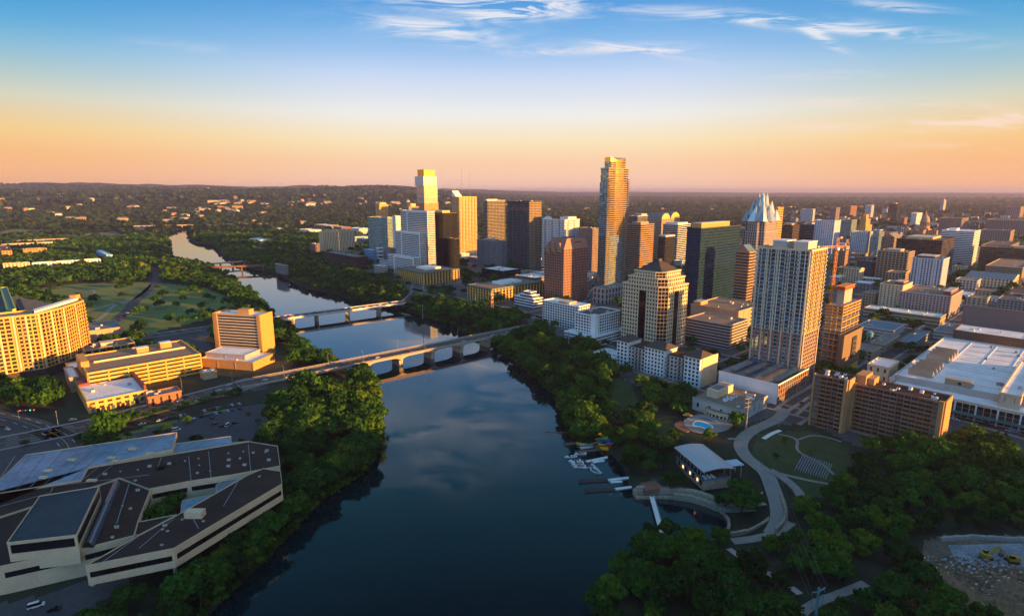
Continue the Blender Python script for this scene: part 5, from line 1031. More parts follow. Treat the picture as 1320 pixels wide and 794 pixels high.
bx('office_building', 'white and glass low rise just right of the white gridded tower', 1082, 372, 1070, 1090, 358, curt('pale', 'glass_pale', sh=1), units=1, roof='roof_white')
bx('low_building', 'small brown corner shop with gold end below the beige grid office', 1128, 397, 1113, 1137, 379, punch('tan', bay=4), roof='roof_grey', units=2)
bx('office_tower', 'small white tower far behind, right of the gold ziggurat', 1121, 283, 1116, 1127, 265, punch('bluewhite', bay=6), units=0)
bx('office_tower', 'white slab with gold side just left of the dome', 1182, 292, 1175, 1189, 275, punch('white', bay=6), units=0)
bx('office_building', 'small red brick block left of the white slab near the dome', 1166, 293, 1160, 1170, 281, punch('brick', bay=5), units=0)
bx('office_building', 'low cream hotel block in the far white cluster left of the pale blue slab', 1046, 286, 1033, 1051, 270, punch('bluewhite', bay=5), units=0)
bx('office_tower', 'mauve tower with pale side in the far cluster above the pale blue slab', 1078, 287, 1071, 1083, 268, punch('mauve', bay=5), units=0)
bx('office_tower', 'red and white narrow tower far behind the arch topped tower', 1097, 280, 1091, 1105, 266, punch('brick', bay=5), units=0)
bx('apartment_block', 'grey three storey block with pale window rows at the right edge beyond the white halls', 1340, 408, 1287, 1380, 391, punch('grey', 'window_dark', bay=4), maxd=(40, 160), units=2)
bx('low_building', 'flat blue grey roofed workshop left of the white roofed row', 1152, 436, 1106, 1166, 427, rib('pale', sh=2.4), roof='roof_blue', units=3)
bx('low_building', 'grey roofed store with skylights beside the small turquoise water tower', 1140, 455, 1122, 1160, 445, rib('tan', sh=2.4), roof='roof_grey', units=4)
b = Bld('water_tower', 'small turquoise water tower on legs among low roofs', 'water tower', at(1119, 449), 0); b.part('tank').cyl(0, 0, 13, 17, 3, 3.4, 'patina', 14); b.part('tank').cyl(0, 0, 17, 19, 3.4, .4, 'patina', 14); [b.part('leg').bar((3 * math.cos(a), 3 * math.sin(a), 0), (2 * math.cos(a), 2 * math.sin(a), 13), .35, 'patina') for a in (0, 1.57, 3.14, 4.71)]; b.finish()
# ---- south bank
FR = [(-75, 505, 424), (-30, 498, 418), (12, 491, 413.5), (45, 486, 409.5), (78, 474, 399), (107, 460, 387)]
pts = []
for (u, vb, vt) in FR:
    y = at(U0, vb)[1]; z_ = 57.0; dep = y * CP + (H - z_) * SP; pts.append(((u - U0) / F * dep, y))
P = pts[2]; b = Bld('apartment_tower', 'tall curved condominium wall glowing gold with stacks of balconies at the left edge', 'apartment block', P, 0)
lp = [(x - P[0], y - P[1]) for x, y in pts]; dn = Vector(azd(-43)) * 24; back = [(x + dn.x, y + dn.y) for x, y in reversed(lp)]
poly = lp + back; cst = dict(punch('ochre', 'window_dark', fh=3.35, bay=3.7, pw=1.0, sh=1.0, pd=.35, sd=.25, indiv='win', balcony=(1, 2), balc_mod=4, slab='cream', rail='amber'))
b.tier(poly, 8, 56, cst, 'roof_grey', 1.2)
b.part('podium_wall').prism(offset(poly, 1.6), -2, 8, 'darkbrown', 'roof_grey')
for i in range(len(lp) - 1):
    for t in (.1, .6): x_ = lp[i][0] * (1 - t) + lp[i + 1][0] * t; y_ = lp[i][1] * (1 - t) + lp[i + 1][1] * t; b.part('white_pier').cyl(x_ + .2, y_ - .3, 8, 56.5, .9, .9, 'cream', 6)
rc = [( (lp[i][0] + dn.x * .5), (lp[i][1] + dn.y * .5)) for i in range(len(lp))]
b.part('terrace').prism([(lp[3][0] + dn.x * .2, lp[3][1] + dn.y * .2), (lp[5][0] + dn.x * .25 - 4, lp[5][1] + dn.y * .25), (lp[5][0] + dn.x * .7 - 4, lp[5][1] + dn.y * .7), (lp[3][0] + dn.x * .7, lp[3][1] + dn.y * .7)], 56.1, 58.5, 'white', 'roof_white')
b.part('roof_block').box(rc[5][0] - 9, rc[5][1] - 3, 56.1, rc[5][0] - 3, rc[5][1] + 3, 61, 'amber'); b.units(rc[3][0], rc[3][1] - 3, rc[4][0], rc[3][1] + 8, 56.1, 12, 'grey'); b.finish()
# performing arts hall with sweeping roof behind
P = at(-60, 420); b = Bld('theatre', 'theatre with a huge dark sweeping roof behind the curved gold condominium', 'theatre', P, 0); q = [at(-70, 400, 20), at(-60, 385, 24), at(22, 384, 24), at(84, 394, 20), at(62, 404, 16), at(10, 412, 14)]
q = [(x - P[0], y - P[1]) for x, y in q]; zz = [20, 26, 26, 19, 17, 17]
b.part('roof').prism(q[::-1] if area(q) < 0 else q, [z_ - 1.2 for z_ in (zz[::-1] if area(q) < 0 else zz)], (zz[::-1] if area(q) < 0 else zz), 'roof_grey' if 0 else 'darkgrey', 'roof_metal' if 0 else 'darkgrey', bottom=True)
qq = offset(q[::-1] if area(q) < 0 else q, -6); b.part('wall').prism(qq, 0, 15, 'tan', top=False); b.foot(qq); b.finish()
bx('low_building', 'lime green boxed rooftop block at the left edge before the theatre roof', 10, 440, -20, 20, 400, punch('lime', 'lime', fh=30, bay=40, pw=.4, sh=.4), units=2, roof='roof_teal')
bx('low_building', 'small black cube annex right of the lime green block', 27, 440, 20, 33, 403, punch('black', 'black', fh=30, bay=40), units=0)
bx('low_building', 'low tan building with recessed roof just right of the curved condominium', 112, 443, 104, 158, 428, punch('tan', 'tan', fh=20, bay=40, pw=.5, sh=.5), units=2, roof='roof_grey')
b = bx('office_building', 'tan stone office with tall dark slots between columns behind the yellow garage', 109, 469, 104, 173, 452, dict(punch('tan', 'void', fh=11, bay=5.5, pw=1.2, sh=2.5, pd=1.2, sd=.6), base=1), units=4, roof='roof_tar', pent=(.35, .3, .6, .7, 3, 'cream'))
b = bx('car_park', 'long bright yellow parking garage with dark horizontal openings', 113, 509, 99, 258, 482, dict(rib('gold', 'void', fh=3.3, sh=1.75, sd=.5), bay=14, pw=.9, pd=.7, wall='ochre'), cat='car park', roof='roof_tan', units=0, fin=False)
w, l, h_ = b.w, b.l, b.h; b.part('stair_tower').box(-1.5, l * .35, -1, w * .05, l * .85, h_ + 5, 'amber')
for (x0, y0) in ((.50, .6), (.74, .7)): mb = MB(); mb.box(w * x0, l * y0, h_, w * x0 + 9, l * y0 + 7, h_ + 5, 'amber'); mb.box(w * x0 - .2, l * y0 - .2, h_ + 5, w * x0 + 9.2, l * y0 + 7.2, h_ + 5.3, 'white'); mb.build('stair_tower', b.root)
for (x0, x1) in ((.1, .95),): b.part('ramp_wall').box(w * x0, l * .5, h_, w * x1, l * .5 + .5, h_ + 1.6, 'cream')
b.finish()
bx('low_building', 'small tan annex with white roof at the right end of the yellow garage', 262, 490, 258, 279, 482, punch('tan', 'tan', fh=8, bay=20), roof='roof_white', units=1, maxd=(20, 14))
bx('low_building', 'small square tan block with white roof at the left end of the yellow garage', 90, 506, 83, 101, 488, punch('tan', 'tan', fh=12, bay=20, pw=.4, sh=.4), roof='roof_white', units=0)
b = bx('shop_building', 'yellow corner shop building with a white roof and ground floor arcade on the avenue', 113, 533, 85, 189, 519, dict(punch('gold', 'window_dark', fh=4.2, bay=5.0, pw=2.2, sh=1.7, indiv='win'), base=3.6), roof='roof_white', cat='shop', units=7, fin=False)
w, l, h_ = b.w, b.l, b.h
for k in range(12): x_ = w * (k + .3) / 12; b.part('arcade_opening').box(x_ + .4, -.5, 0, x_ + w / 12 - .5, -.31, 3.0, 'void' if k % 4 else 'glass_cyan')
b.part('corner_sign').box(w * .02, -.9, h_ * .55, w * .05, -.4, h_ * .85, 'red_form'); b.part('roof_stage').box(w * .0, l * .35, h_, w * .2, l * .8, h_ + 2.2, 'roof_red'); b.part('fin_wall').prism(b.rect(w * .96, 0, w * 1.0, l * .6), 0, h_ + 5, 'roof_red'); b.finish()
bx('low_building', 'single storey red brick range between the yellow shop and the bridge ramp', 191, 524, 186, 233, 513, punch('brick', 'void', fh=6, bay=6, pw=4, sh=3), units=3, maxd=(60, 14), roof='roof_grey')
# striped hotel tower beside the lake, set at its own angle
HR = -34
b = bx('hotel', 'orange brick hotel tower with white balcony stripes beside the lake', 334, 458, 276, 349, 408, dict(rib('amber', 'void', fh=3.05, sh=1.25, sd=.9), band='cream', indiv='band'), cat='hotel', rot=HR, fin=False, roof='roof_white', units=3)
w, l, h_ = b.w, b.l, b.h; b.part('end_wall').box(-1.2, -1.4, -2, w + .5, -.02, h_ + 1.5, 'amber'); b.part('rear_wall').box(-1.2, l, -2, w, l + 1.4, h_ + 1.5, 'amber'); b.part('corner_wall').box(-1.3, 0, -2, -.02, l * .05, h_ + 1.4, 'amber'); b.part('corner_wall').box(-1.3, l * .93, -2, -.02, l, h_ + 1.4, 'amber')
b.part('roof_block').box(w * .3, l * .3, h_, w * .7, l * .55, h_ + 5, 'amber')
for i in range(1, 17): b.part('corner_balcony').box(w + .5, l * .1, i * h_ / 17, w + 2.2, l * .9, i * h_ / 17 + .9, 'amber')
b.finish()
b = bx('hotel_podium', 'low orange walled podium with two level white roof before the striped hotel', 326, 478, 258, 353, 468, punch('amber', 'amber', fh=8, bay=18, pw=.6, sh=.6), rot=HR, roof='roof_white', cat='hotel', units=3, fin=False); b.tier(b.rect(b.w * .25, b.l * .25, b.w * .95, b.l * 1.0), b.h, b.h + 4, punch('pinkgrey', 'pinkgrey', fh=8, bay=18, pw=.6, sh=.6), 'roof_white', .5, foot=False); b.finish()
# west of the park: apartment rows
bx('apartment_row', 'long row of bright white townhouse blocks among trees left of the blue box building', 42, 349, 37, 129, 340, punch('white', 'void', fh=3.2, bay=6, pw=3.4, sh=1, pd=1.2), cat='apartment block', units=6, roof='roof_white', maxd=(400, 16))
bx('apartment_row', 'beige apartment row at the left edge in front of the white townhouses', 4, 352, -6, 38, 341, punch('cream', 'void', fh=3.2, bay=6, pw=3.2, sh=1.2), cat='apartment block', units=3, maxd=(300, 18))
bx('apartment_row', 'orange lit apartment block with gables at the left edge', 2, 334, -8, 15, 324, punch('amber', 'void', bay=6, pw=3), cat='apartment block', units=1)
bx('apartment_row', 'orange ended grey roofed apartments right of the orange gabled block', 30, 331, 24, 60, 322, punch('amber', 'void', bay=6, pw=3), cat='apartment block', units=2, maxd=(300, 30))
bx('apartment_row', 'pale flat roofed apartment row farthest back at the left edge', 2, 322, -8, 72, 316, punch('cream', 'void', bay=8, pw=4), cat='apartment block', units=4, roof='roof_white', maxd=(400, 30))
bx('apartment_row', 'tan flat roofed apartment row just behind the pale row at the left', 22, 316, 12, 88, 311, punch('tan', 'void', bay=8, pw=4), cat='apartment block', units=4, roof='roof_white', maxd=(500, 30))
bx('office_building', 'blue box building with white roof edge at the end of the white townhouses', 137, 337, 124, 145, 329, punch('blueframe', 'blueframe', fh=20, bay=30, pw=.5, sh=.5), units=1, roof='roof_white')
# ---- low west quarter beyond the riverside park
for (uc, vb, ul, ur, vt, wm, lab) in ((398, 303, 386, 414, 297, 'white', 'long white retail block with flat roof farthest left of the west quarter'), (420, 297, 405, 436, 291, 'tan', 'tan flat office behind the white retail block'), (463, 302, 452, 474, 295, 'white', 'white market with a red roof strip behind the cream finned office'),
                                    (458, 312, 456, 474, 306, 'bluewhite', 'pale blue box right of the cream finned office'), (404, 330, 400, 412, 315, 'mauve', 'small dark block left of the cream finned office'), (440, 299, 430, 452, 293, 'brick', 'red brick low rise between the tan office and the white market'),
                                    (470, 318, 460, 478, 309, 'grey', 'grey block between cream finned office and teal tower'), (335, 315, 322, 348, 310, 'white', 'white warehouse roof beside the road north of the river bend'), (356, 299, 350, 366, 295, 'pale', 'pale warehouse by the road beyond the river trees')):
    bx('low_building', lab, uc, vb, ul, ur, vt, punch(wm, fh=4, bay=6), units=2, roof='roof_white')
bx('boathouse', 'grey boathouse shed on the water edge below the riverside museum', 366, 353, 355, 371, 343, punch('grey', fh=5, bay=5), cat='boathouse', units=0, roof='roof_grey')
# ---- low filler blocks in the street grid where the photo shows small roofs
def bad(x, y, r_):
    for f in FOOT:
        if abs(f[0][0] - x) < 260 and abs(f[0][1] - y) < 260 and (inpoly([x], [y], f)[0] or distline([x], [y], f, True)[0] < r_): return True
    return False
zones = [((1085, 1320), (330, 372), 34), ((1020, 1170), (262, 300), 60), ((880, 1320), (256, 275), 70), ((1120, 1320), (372, 400), 8), ((1080, 1200), (425, 470), 10), ((640, 760), (352, 398), 10), ((890, 1000), (262, 300), 12), ((1180, 1320), (262, 300), 44), ((700, 900), (300, 350), 16), ((480, 700), (322, 345), 14), ((1060, 1180), (300, 345), 24)]
rsf = random.Random(5); nfill = 0
wallset = ['tan', 'pale', 'brick', 'cream', 'grey', 'mauve', 'white']; roofset = ['roof_white', 'roof_grey', 'roof_tan', 'roof_tar']
FILL = {}
for (ur_, vr, cnt) in zones:
    got = 0; tries = 0
    while got < cnt and tries < cnt * 25:
        tries += 1; u, v = rsf.uniform(*ur_), rsf.uniform(*vr); x, y = at(u, v)
        rel = Vector((x, y)) - O; a_l = (rel.dot(dA) + 30) % 96; b_l = (rel.dot(dB) - 60) % 96
        if not inpoly([x], [y], CITY)[0]: continue
        if bad(x, y, 26 if math.hypot(x, y) < 2500 else 18): continue
        far = math.hypot(x, y) > 1900; w, l = rsf.uniform(18, 38), rsf.uniform(18, 38); h_ = rsf.choice((5, 7, 9, 12, 15)) * (rsf.choice((1.2, 1.7, 2.6)) if far else 1)
        wm, rm = rsf.choice(wallset), rsf.choice(roofset)
        b = Bld('low_building', '%s low building with %s roof packed into the downtown blocks' % ({'tan': 'tan', 'pale': 'pale', 'brick': 'brick', 'cream': 'cream', 'grey': 'grey', 'mauve': 'mauve', 'white': 'white'}[wm], {'roof_white': 'white', 'roof_grey': 'grey', 'roof_tan': 'tan', 'roof_tar': 'dark'}[rm]), 'building', (x, y), RZ0, 'small flat roofed buildings among the downtown blocks')
        b.tier(b.rect(-w / 2, -l / 2, w / 2, l / 2), -1, h_, punch(wm, fh=3.6 if not far else 5, bay=5 if not far else 8, pw=2.4 if not far else 4), rm, .8)
        if not far: b.finish()
        else:       # too small to show parts: one mesh each
            mg = MB()
            for pb in b.parts.values():
                for f, m_ in zip(pb.f, pb.m): mg.quad([pb.v[i] for i in f], pb.mats[m_])
            bpy.data.objects.remove(b.root); o = mg.build('low_building', None, (x, y, 0), RZ0); tag(o, '%s low building with %s roof packed into the downtown blocks' % (wm, {'roof_white': 'white', 'roof_grey': 'grey', 'roof_tan': 'tan', 'roof_tar': 'dark'}[rm]), 'building', 'small flat roofed buildings among the downtown blocks')
        got += 1
# ------------------------------------------------------------------ the angular office complex at the lower left
def zpoly(pts, z): return [at(540 * 0 + u / 3.125, 540 + v / 3.125, z) for u, v in pts]
CO = at(110, 690); cb = Bld('office_complex', 'sprawling angular office complex with brown and silver roofs around a courtyard at bottom left', 'building', CO, 0)
def L_(p): p = [(x - CO[0], y - CO[1]) for x, y in p]; return p if area(p) > 0 else p[::-1]
def block(pts, z, roof, z0=-6, band=True, part='wing_wall', rp='roof', cap='cream'):
    p = L_(zpoly(pts, z)); W = cb.part(part)
    W.prism(p, z0, z, 'cream', top=False); cb.part(rp).quad([(*q, z + .02) for q in p], roof); o, i_ = offset(p, .1), offset(p, -.14)
    for k in range(len(p)):
        j = (k + 1) % len(p); W = cb.part('parapet')
        W.quad([(*o[k], z - .4), (*o[j], z - .4), (*o[j], z + .4), (*o[k], z + .4)], cap); W.quad([(*o[k], z + .4), (*o[j], z + .4), (*i_[j], z + .4), (*i_[k], z + .4)], 'cream'); W.quad([(*i_[k], z + .4), (*i_[j], z + .4), (*i_[j], z), (*i_[k], z)], cap)
        if band:
            a, b = Vector(p[k]), Vector(p[j]); d = (b - a); Ln = d.length
            if Ln < 8: continue
            d.normalize(); nrm = Vector((d.y, -d.x)); a = a + d * 1 + nrm * .06; b = b - d * 1 + nrm * .06; n_ = max(1, int(Ln / 5))
            for zz in ((z - 5.4, z - 3.0),):
                if zz[0] < 0: continue
                for q in range(n_): s0, s1 = a + (b - a) * (q / n_), a + (b - a) * ((q + 1.0) / n_); cb.part('ribbon_windows').quad([(*s0, zz[0]), (*s1, zz[0]), (*s1, zz[1]), (*s0, zz[1])], 'glass_black')
    cb.foot(p); return p
ZR = 14.0
silver = block([(-160, 400), (105, 145), (712, 55), (695, 122), (355, 196), (328, 246), (0, 300), (-160, 330)], ZR, 'roof_metal')
block([(696, 124), (712, 60 + 40), (930, 70), (932, 96), (1003, 90), (700, 141)], ZR - 2.5, 'roof_metal', band=False)
north = block([(-160, 335), (0, 303), (330, 249), (357, 199), (1005, 92), (1118, 110), (1128, 190), (940, 225), (760, 252), (600, 283), (480, 238), (450, 250), (0, 395), (-160, 430)], ZR - .8, 'roof_brown')
mid = block([(0, 397), (330, 290), (452, 252), (480, 241), (605, 287), (556, 413), (540, 470), (325, 525), (0, 595), (-160, 620), (-160, 432)], ZR - 1.5, 'roof_brown')
south = block([(345, 592), (560, 470), (712, 390), (1000, 226), (1062, 200), (1130, 211), (1136, 262), (700, 522)], ZR, 'roof_brown', z0=5.2)
block([(557, 416), (712, 386), (560, 468), (543, 468)], ZR - 2.2, 'roof_brown', band=False)
block([(870, 268), (935, 225), (1000, 222), (872, 300)], ZR - 3.5, 'roof_metal', band=False); block([(735, 330), (860, 305), (728, 380)], ZR - 4.5, 'roof_metal', band=False)
aud = block([(28, 500), (160, 312), (400, 272), (308, 468)], 21, 'roof_darkteal', z0=8, band=False, part='auditorium_wall', rp='auditorium_roof'); 
for k in range(4):
    a, b = Vector(aud[k]), Vector(aud[(k + 1) % 4]); d = (b - a).normalized(); n_ = Vector((d.y, -d.x)) * .08
    cb.part('auditorium_glass').quad([(*(a + n_ + d), 16.2), (*(b + n_ - d), 16.2), (*(b + n_ - d), 20.0), (*(a + n_ + d), 20.0)], 'glass_black')
v = L_(zpoly([(334, 500), (450, 250), (484, 246), (376, 500)], ZR + 1)); a0, a1 = v[0], v[1]
vp = [Vector(p) for p in L_(zpoly([(334, 500), (450, 250), (484, 246), (376, 500)], ZR + 1))]
vp.sort(key=lambda q: q.y); lo, hi = sorted(vp[:2], key=lambda q: q.x), sorted(vp[2:], key=lambda q: q.x); VM = cb.part('skylight_vault'); N = 8
for i in range(N):
    t0, t1 = i / N, (i + 1) / N; f = lambda t: ZR - 1 + 2.6 * math.sin(math.pi * t); A0, A1_, B0, B1_ = lo[0].lerp(lo[1], t0), lo[0].lerp(lo[1], t1), hi[0].lerp(hi[1], t0), hi[0].lerp(hi[1], t1)
    VM.quad([(*A0, f(t0)), (*A1_, f(t1)), (*B1_, f(t1)), (*B0, f(t0))], 'solar')
VM.quad([(*lo[0].lerp(lo[1], i / N), ZR - 1 + 2.6 * math.sin(math.pi * i / N)) for i in range(N + 1)], 'glass_black')
for (u, v_) in ((370, 640), (700, 560), (905, 445), (1075, 345)):
    x, y = at(u / 3.125, 540 + v_ / 3.125, 3); cb.part('column').box(x - CO[0] - .6, y - CO[1] - .6, -8, x - CO[0] + .6, y - CO[1] + .6, 5.3, 'cream')
for (u, v_, s_) in ((535, 122, 1), (602, 140, 1), (290, 166, 1), (195, 210, 1), (175, 237, 1), (450, 158, 1), (465, 172, .8), (370, 250, 1.2)):
    x, y = at(u / 3.125, 540 + v_ / 3.125, ZR); mb = MB(); mb.box(x - CO[0] - 2.0 * s_, y - CO[1] - .9, ZR, x - CO[0] + 2.0 * s_, y - CO[1] + .9, ZR + .9, 'cream'); mb.build('roof_hatch', cb.root)
x, y = at(787 / 3.125, 540 + 392 / 3.125, ZR); cb.part('roof_block').box(x - CO[0] - 4, y - CO[1] - 2, ZR, x - CO[0] + 4, y - CO[1] + 2, ZR + 3, 'cream')
for (u, v_) in ((485, 210), (423, 222), (555, 203), (603, 190), (682, 180), (745, 168), (800, 158), (803, 185), (795, 217), (847, 208), (920, 137), (922, 165), (920, 190), (967, 158), (980, 130), (985, 185), (1020, 135), (1070, 132), (1083, 165), (1075, 128), (545, 247), (555, 287), (493, 348), (525, 360), (470, 435), (453, 475), (735, 405), (655, 445), (675, 452), (820, 412), (652, 508), (1045, 232), (665, 430)):
    x, y = at(u / 3.125, 540 + v_ / 3.125, ZR); key = ('unit', 'pale', random.randrange(3))
    if key not in _unit: key = [k for k in _unit if k[0] == 'unit'][0]
    o = bpy.data.objects.new('rooftop_unit', _unit[key]); C.objects.link(o); o.parent = cb.root; o.location = (x - CO[0], y - CO[1], ZR - .3); o.scale = (.4, .4, .55)
cb.finish()

seam = MB()
def seamline(u0, v0, u1, v1, z, m, wd=.25):
    a_, b_ = Vector(at(u0 / 3.125, 540 + v0 / 3.125, z)), Vector(at(u1 / 3.125, 540 + v1 / 3.125, z)); d = (b_ - a_).normalized(); n_ = Vector((d.y, -d.x)) * wd; o_ = Vector(CO)
    mb = MB(); c_ = [a_ - n_ - o_, a_ + n_ - o_, b_ + n_ - o_, b_ - n_ - o_]; c_ = [tuple(t) for t in c_]; c_ = c_ if area(c_) > 0 else c_[::-1]; mb.prism(c_, z, z + .12, m); mb.build('roof_seam', cb.root)
for k in range(9): t = k / 9; seamline(60 + 600 * t, 150 - 84 * t, -60 + 480 * t + 20, 300 - 70 * t, ZR + .03, 'steel', .09 + .08 * (k % 3 == 0))
for (u0, v0, u1, v1) in ((650, 155, 630, 208), (205, 295, 215, 270), (0, 352, 205, 297), (215, 270, 600, 225), (840, 130, 850, 235), (760, 150, 770, 250), (1000, 100, 1010, 210), (470, 420, 520, 260), (400, 585, 560, 470), (560, 520, 700, 400), (900, 350, 960, 250), (800, 440, 760, 370)): seamline(u0, v0, u1, v1, ZR + (.03 if v0 > 330 else -.75), 'grey', .16)
# ------------------------------------------------------------------ boathouse, pool, lagoon, docks
def line_dir(pa, pb, z): a, b = Vector(at(*pa, z)), Vector(at(*pb, z)); return a, b, (b - a)
z0 = -4.0; a, b_, d = line_dir((906.5, 628), (872, 597), z0); Lb = d.length; ang = math.atan2(d.y, d.x); rz = ang - math.pi / 2
b = Bld('boathouse', 'long two level boathouse with pale curved metal roof and warm lit stone bays', 'boathouse', tuple(a), rz, None, z0); wb = 17.0; hb = 9.5
b.part('stone_base').prism(b.rect(0, 0, wb, Lb), -2, 4.2, 'stone', 'wood'); b.part('upper_wall').prism(b.rect(1.2, 5, wb - 1.5, Lb - 1), 4.25, 8.6, 'black', top=False)
for k in range(int(Lb / 4)):
    b.part('lit_bay' if k % 2 else 'door_bay').box(-.12, 1.5 + k * 4, .4 + (.4 if k % 2 else 0), -.03, (3.0 if k % 2 else 3.9) + k * 4, 2.6 if k % 2 else 3.4, 'warm_lamp' if k % 2 else 'void'); b.part('upper_glass').quad([(1.12, 8.6 + k * 4 if 0 else min(Lb - 1, 5 + k * 4 + 3.7), 4.6), (1.12, min(Lb - 1, 5 + k * 4), 4.6), (1.12, min(Lb - 1, 5 + k * 4), 8.2), (1.12, min(Lb - 1, 5 + k * 4 + 3.7), 8.2)], 'glass_dark')
    if k % 2: b.part('ceiling_lamp').box(.1, 3 + k * 4, 8.0, .5, 3.5 + k * 4, 8.3, 'warm_lamp')
for s in (0, 1): b.part('railing').box(-.1, 0, 5.2, .0, Lb, 5.3, 'steel')
b.part('deck_band').box(-.6, -.4, 3.9, wb + .2, -.05, 5.0, 'roof_blue'); b.part('deck_band').box(-.6, -.4, 3.9, -.05, Lb, 4.9, 'roof_blue')
N = 12; rf = b.part('curved_roof')
for i in range(N):
    t0, t1 = i / N, (i + 1) / N; f = lambda t: hb + 1.8 * math.sin(math.pi * (t * .8 + .1)); X0, X1 = -1.5 + (wb + 3) * t0, -1.5 + (wb + 3) * t1
    for (dz, mm) in ((0, 'aluminium'), (-.45, 'darkgrey')): q = [(X0, -1.5, f(t0) + dz), (X1, -1.5, f(t1) + dz), (X1, Lb + 1.5, f(t1) + dz), (X0, Lb + 1.5, f(t0) + dz)]; rf.quad(q if dz == 0 else q[::-1], mm)
    for yy in (-1.5, Lb + 1.5): rf.quad([(X0, yy, f(t0) - .45), (X1, yy, f(t1) - .45), (X1, yy, f(t1)), (X0, yy, f(t0))], 'darkgrey')
rf.box(-1.6, -1.5, f(0) - .5, -1.45, Lb + 1.5, f(0) + .05, 'darkgrey', True); rf.box(wb + 1.4, -1.5, f(1) - .5, wb + 1.55, Lb + 1.5, f(1) + .05, 'darkgrey', True)
for k in range(8): b.part('roof_post').bar((.6, .5 + Lb * k / 8, 4.2), (.6, .5 + Lb * k / 8, 9.6), .14, 'pale')
b.part('side_canopy').prism(b.rect(wb + 2, Lb * .12, wb + 11, Lb * .36), [8.6] * 4, [8.9] * 4, 'bluewhite', bottom=True)
for (xx, yy) in ((wb + 3, .15), (wb + 10, .15), (wb + 3, .33), (wb + 10, .33)): b.part('roof_post').bar((xx, Lb * yy, 0), (xx, Lb * yy, 8.6), .15, 'pale')
for k in range(9):
    xx, yy = 2 + (k % 3) * 2.6, .9 + (k // 3) * 1.5; b.part('terrace_table').cyl(xx, yy, 4.3, 5.1, .7, .7, 'white', 8); 
b.foot(b.rect(-3, -3, wb + 12, Lb + 3)); b.finish()
# swimming pool terrace
def sheet(name, pts, z, m, th=.3, label=None, cat=None, kind=None, it=2):
    p = smooth(G(pts, z), it, True) if it else G(pts, z)
    if area(p) < 0: p = p[::-1]
    mb = MB(); mb.prism(p, z - th, z, m); o = mb.build(name); tag(o, label, cat, kind=kind); return o
ZP = 0.45
pr = empty('swimming_pool', 'bright turquoise kidney shaped pool in a pale terrace below the ballroom wing', 'pool', (*at(905, 548, ZP), 0)); cpx, cpy = at(905, 548, ZP)
def poolpart(nm, pts, z, m, th):
    p = [(x - cpx, y - cpy) for x, y in smooth(G(pts, z), 2, True)]
    if area(p) < 0: p = p[::-1]
    mb = MB(); mb.prism(p, z - th, z, m); mb.build(nm, pr)
poolpart('terrace', [(878, 541), (900, 533), (925, 536), (948, 546), (934, 556), (905, 558), (888, 555)], ZP + .2, 'paving', 3); poolpart('brick_edge', [(868, 546), (880, 541), (893, 554), (884, 557), (872, 552)], ZP + .1, 'brickpave', 2)
poolpart('coping', [(892, 545.5), (897, 541.5), (905, 542.5), (913, 545), (920, 549), (919, 552.5), (911, 553.5), (903, 550), (893, 549)], ZP + .26, 'white', .3); poolpart('pool_water', [(894, 546), (898, 542.5), (905, 543.5), (912, 546), (918.5, 549.5), (917, 552), (911, 552.5), (904, 549.5), (895, 548.5)], ZP + .3, 'pool', .05)
UM = {}
def parasol(x, y, z, m, label, grp):
    if m not in UM:
        a_ = MB(); n_ = 8
        for i in range(n_): t0, t1 = 2 * math.pi * i / n_, 2 * math.pi * (i + 1) / n_; a_.quad([(2 * math.cos(t0), 2 * math.sin(t0), 2.4), (2 * math.cos(t1), 2 * math.sin(t1), 2.4), (0, 0, 3.2)], m)
        p_ = MB(); p_.bar((0, 0, 0), (0, 0, 3.1), .06, 'wood', 5); UM[m] = (a_.mesh('canopy'), p_.mesh('pole'))
    r = empty('parasol', label, 'parasol', (x, y, z), random.random(), grp)
    for k, me in zip(('canopy', 'pole'), UM[m]): o = bpy.data.objects.new(k, me); C.objects.link(o); o.parent = r
for (u, v_) in ((883, 539), (886, 537.5), (889, 539.5)): parasol(*at(u, v_, ZP), ZP + .2, 'canvas_orange', 'orange parasol in the cluster at the left end of the pool terrace', 'orange parasols by the pool')
for (u, v_) in ((941, 544), (944, 546)): parasol(*at(u, v_, ZP), ZP + .2, 'canvas_blue', 'blue parasol beside the curved pillared front of the ballroom', 'blue parasols by the ballroom')
lg = {}
for k in range(16):
    if not lg:
        a_ = MB(); a_.box(-.35, -1, .3, .35, .4, .42, 'canvas_blue', True); a_.prism([(-.35, .4), (.35, .4), (.35, 1.0), (-.35, 1.0)], [.3] * 4, [.42, .42, .85, .85], 'canvas_blue'); lg['s'] = a_.mesh('seat')
        a_ = MB(); [a_.box(x_ - .04, y_ - .04, 0, x_ + .04, y_ + .04, .3, 'white') for x_ in (-.3, .3) for y_ in (-.9, .6)]; lg['l'] = a_.mesh('legs')
    u = 906 + k * 1.9 if k < 11 else 884 + (k - 11) * 1.6; v_ = 539.5 + k * .55 if k < 11 else 543.5 + (k - 11) * -.6
    x, y = at(u, v_, ZP); r = empty('sun_lounger', 'blue sun lounger in the row along the far side of the pool' if k < 11 else 'blue sun lounger at the left end of the pool', 'sun lounger', (x, y, ZP + .2), .6, 'sun loungers round the pool')
    for nm, key in (('seat', 's'), ('legs', 'l')): o = bpy.data.objects.new(nm, lg[key]); C.objects.link(o); o.parent = r
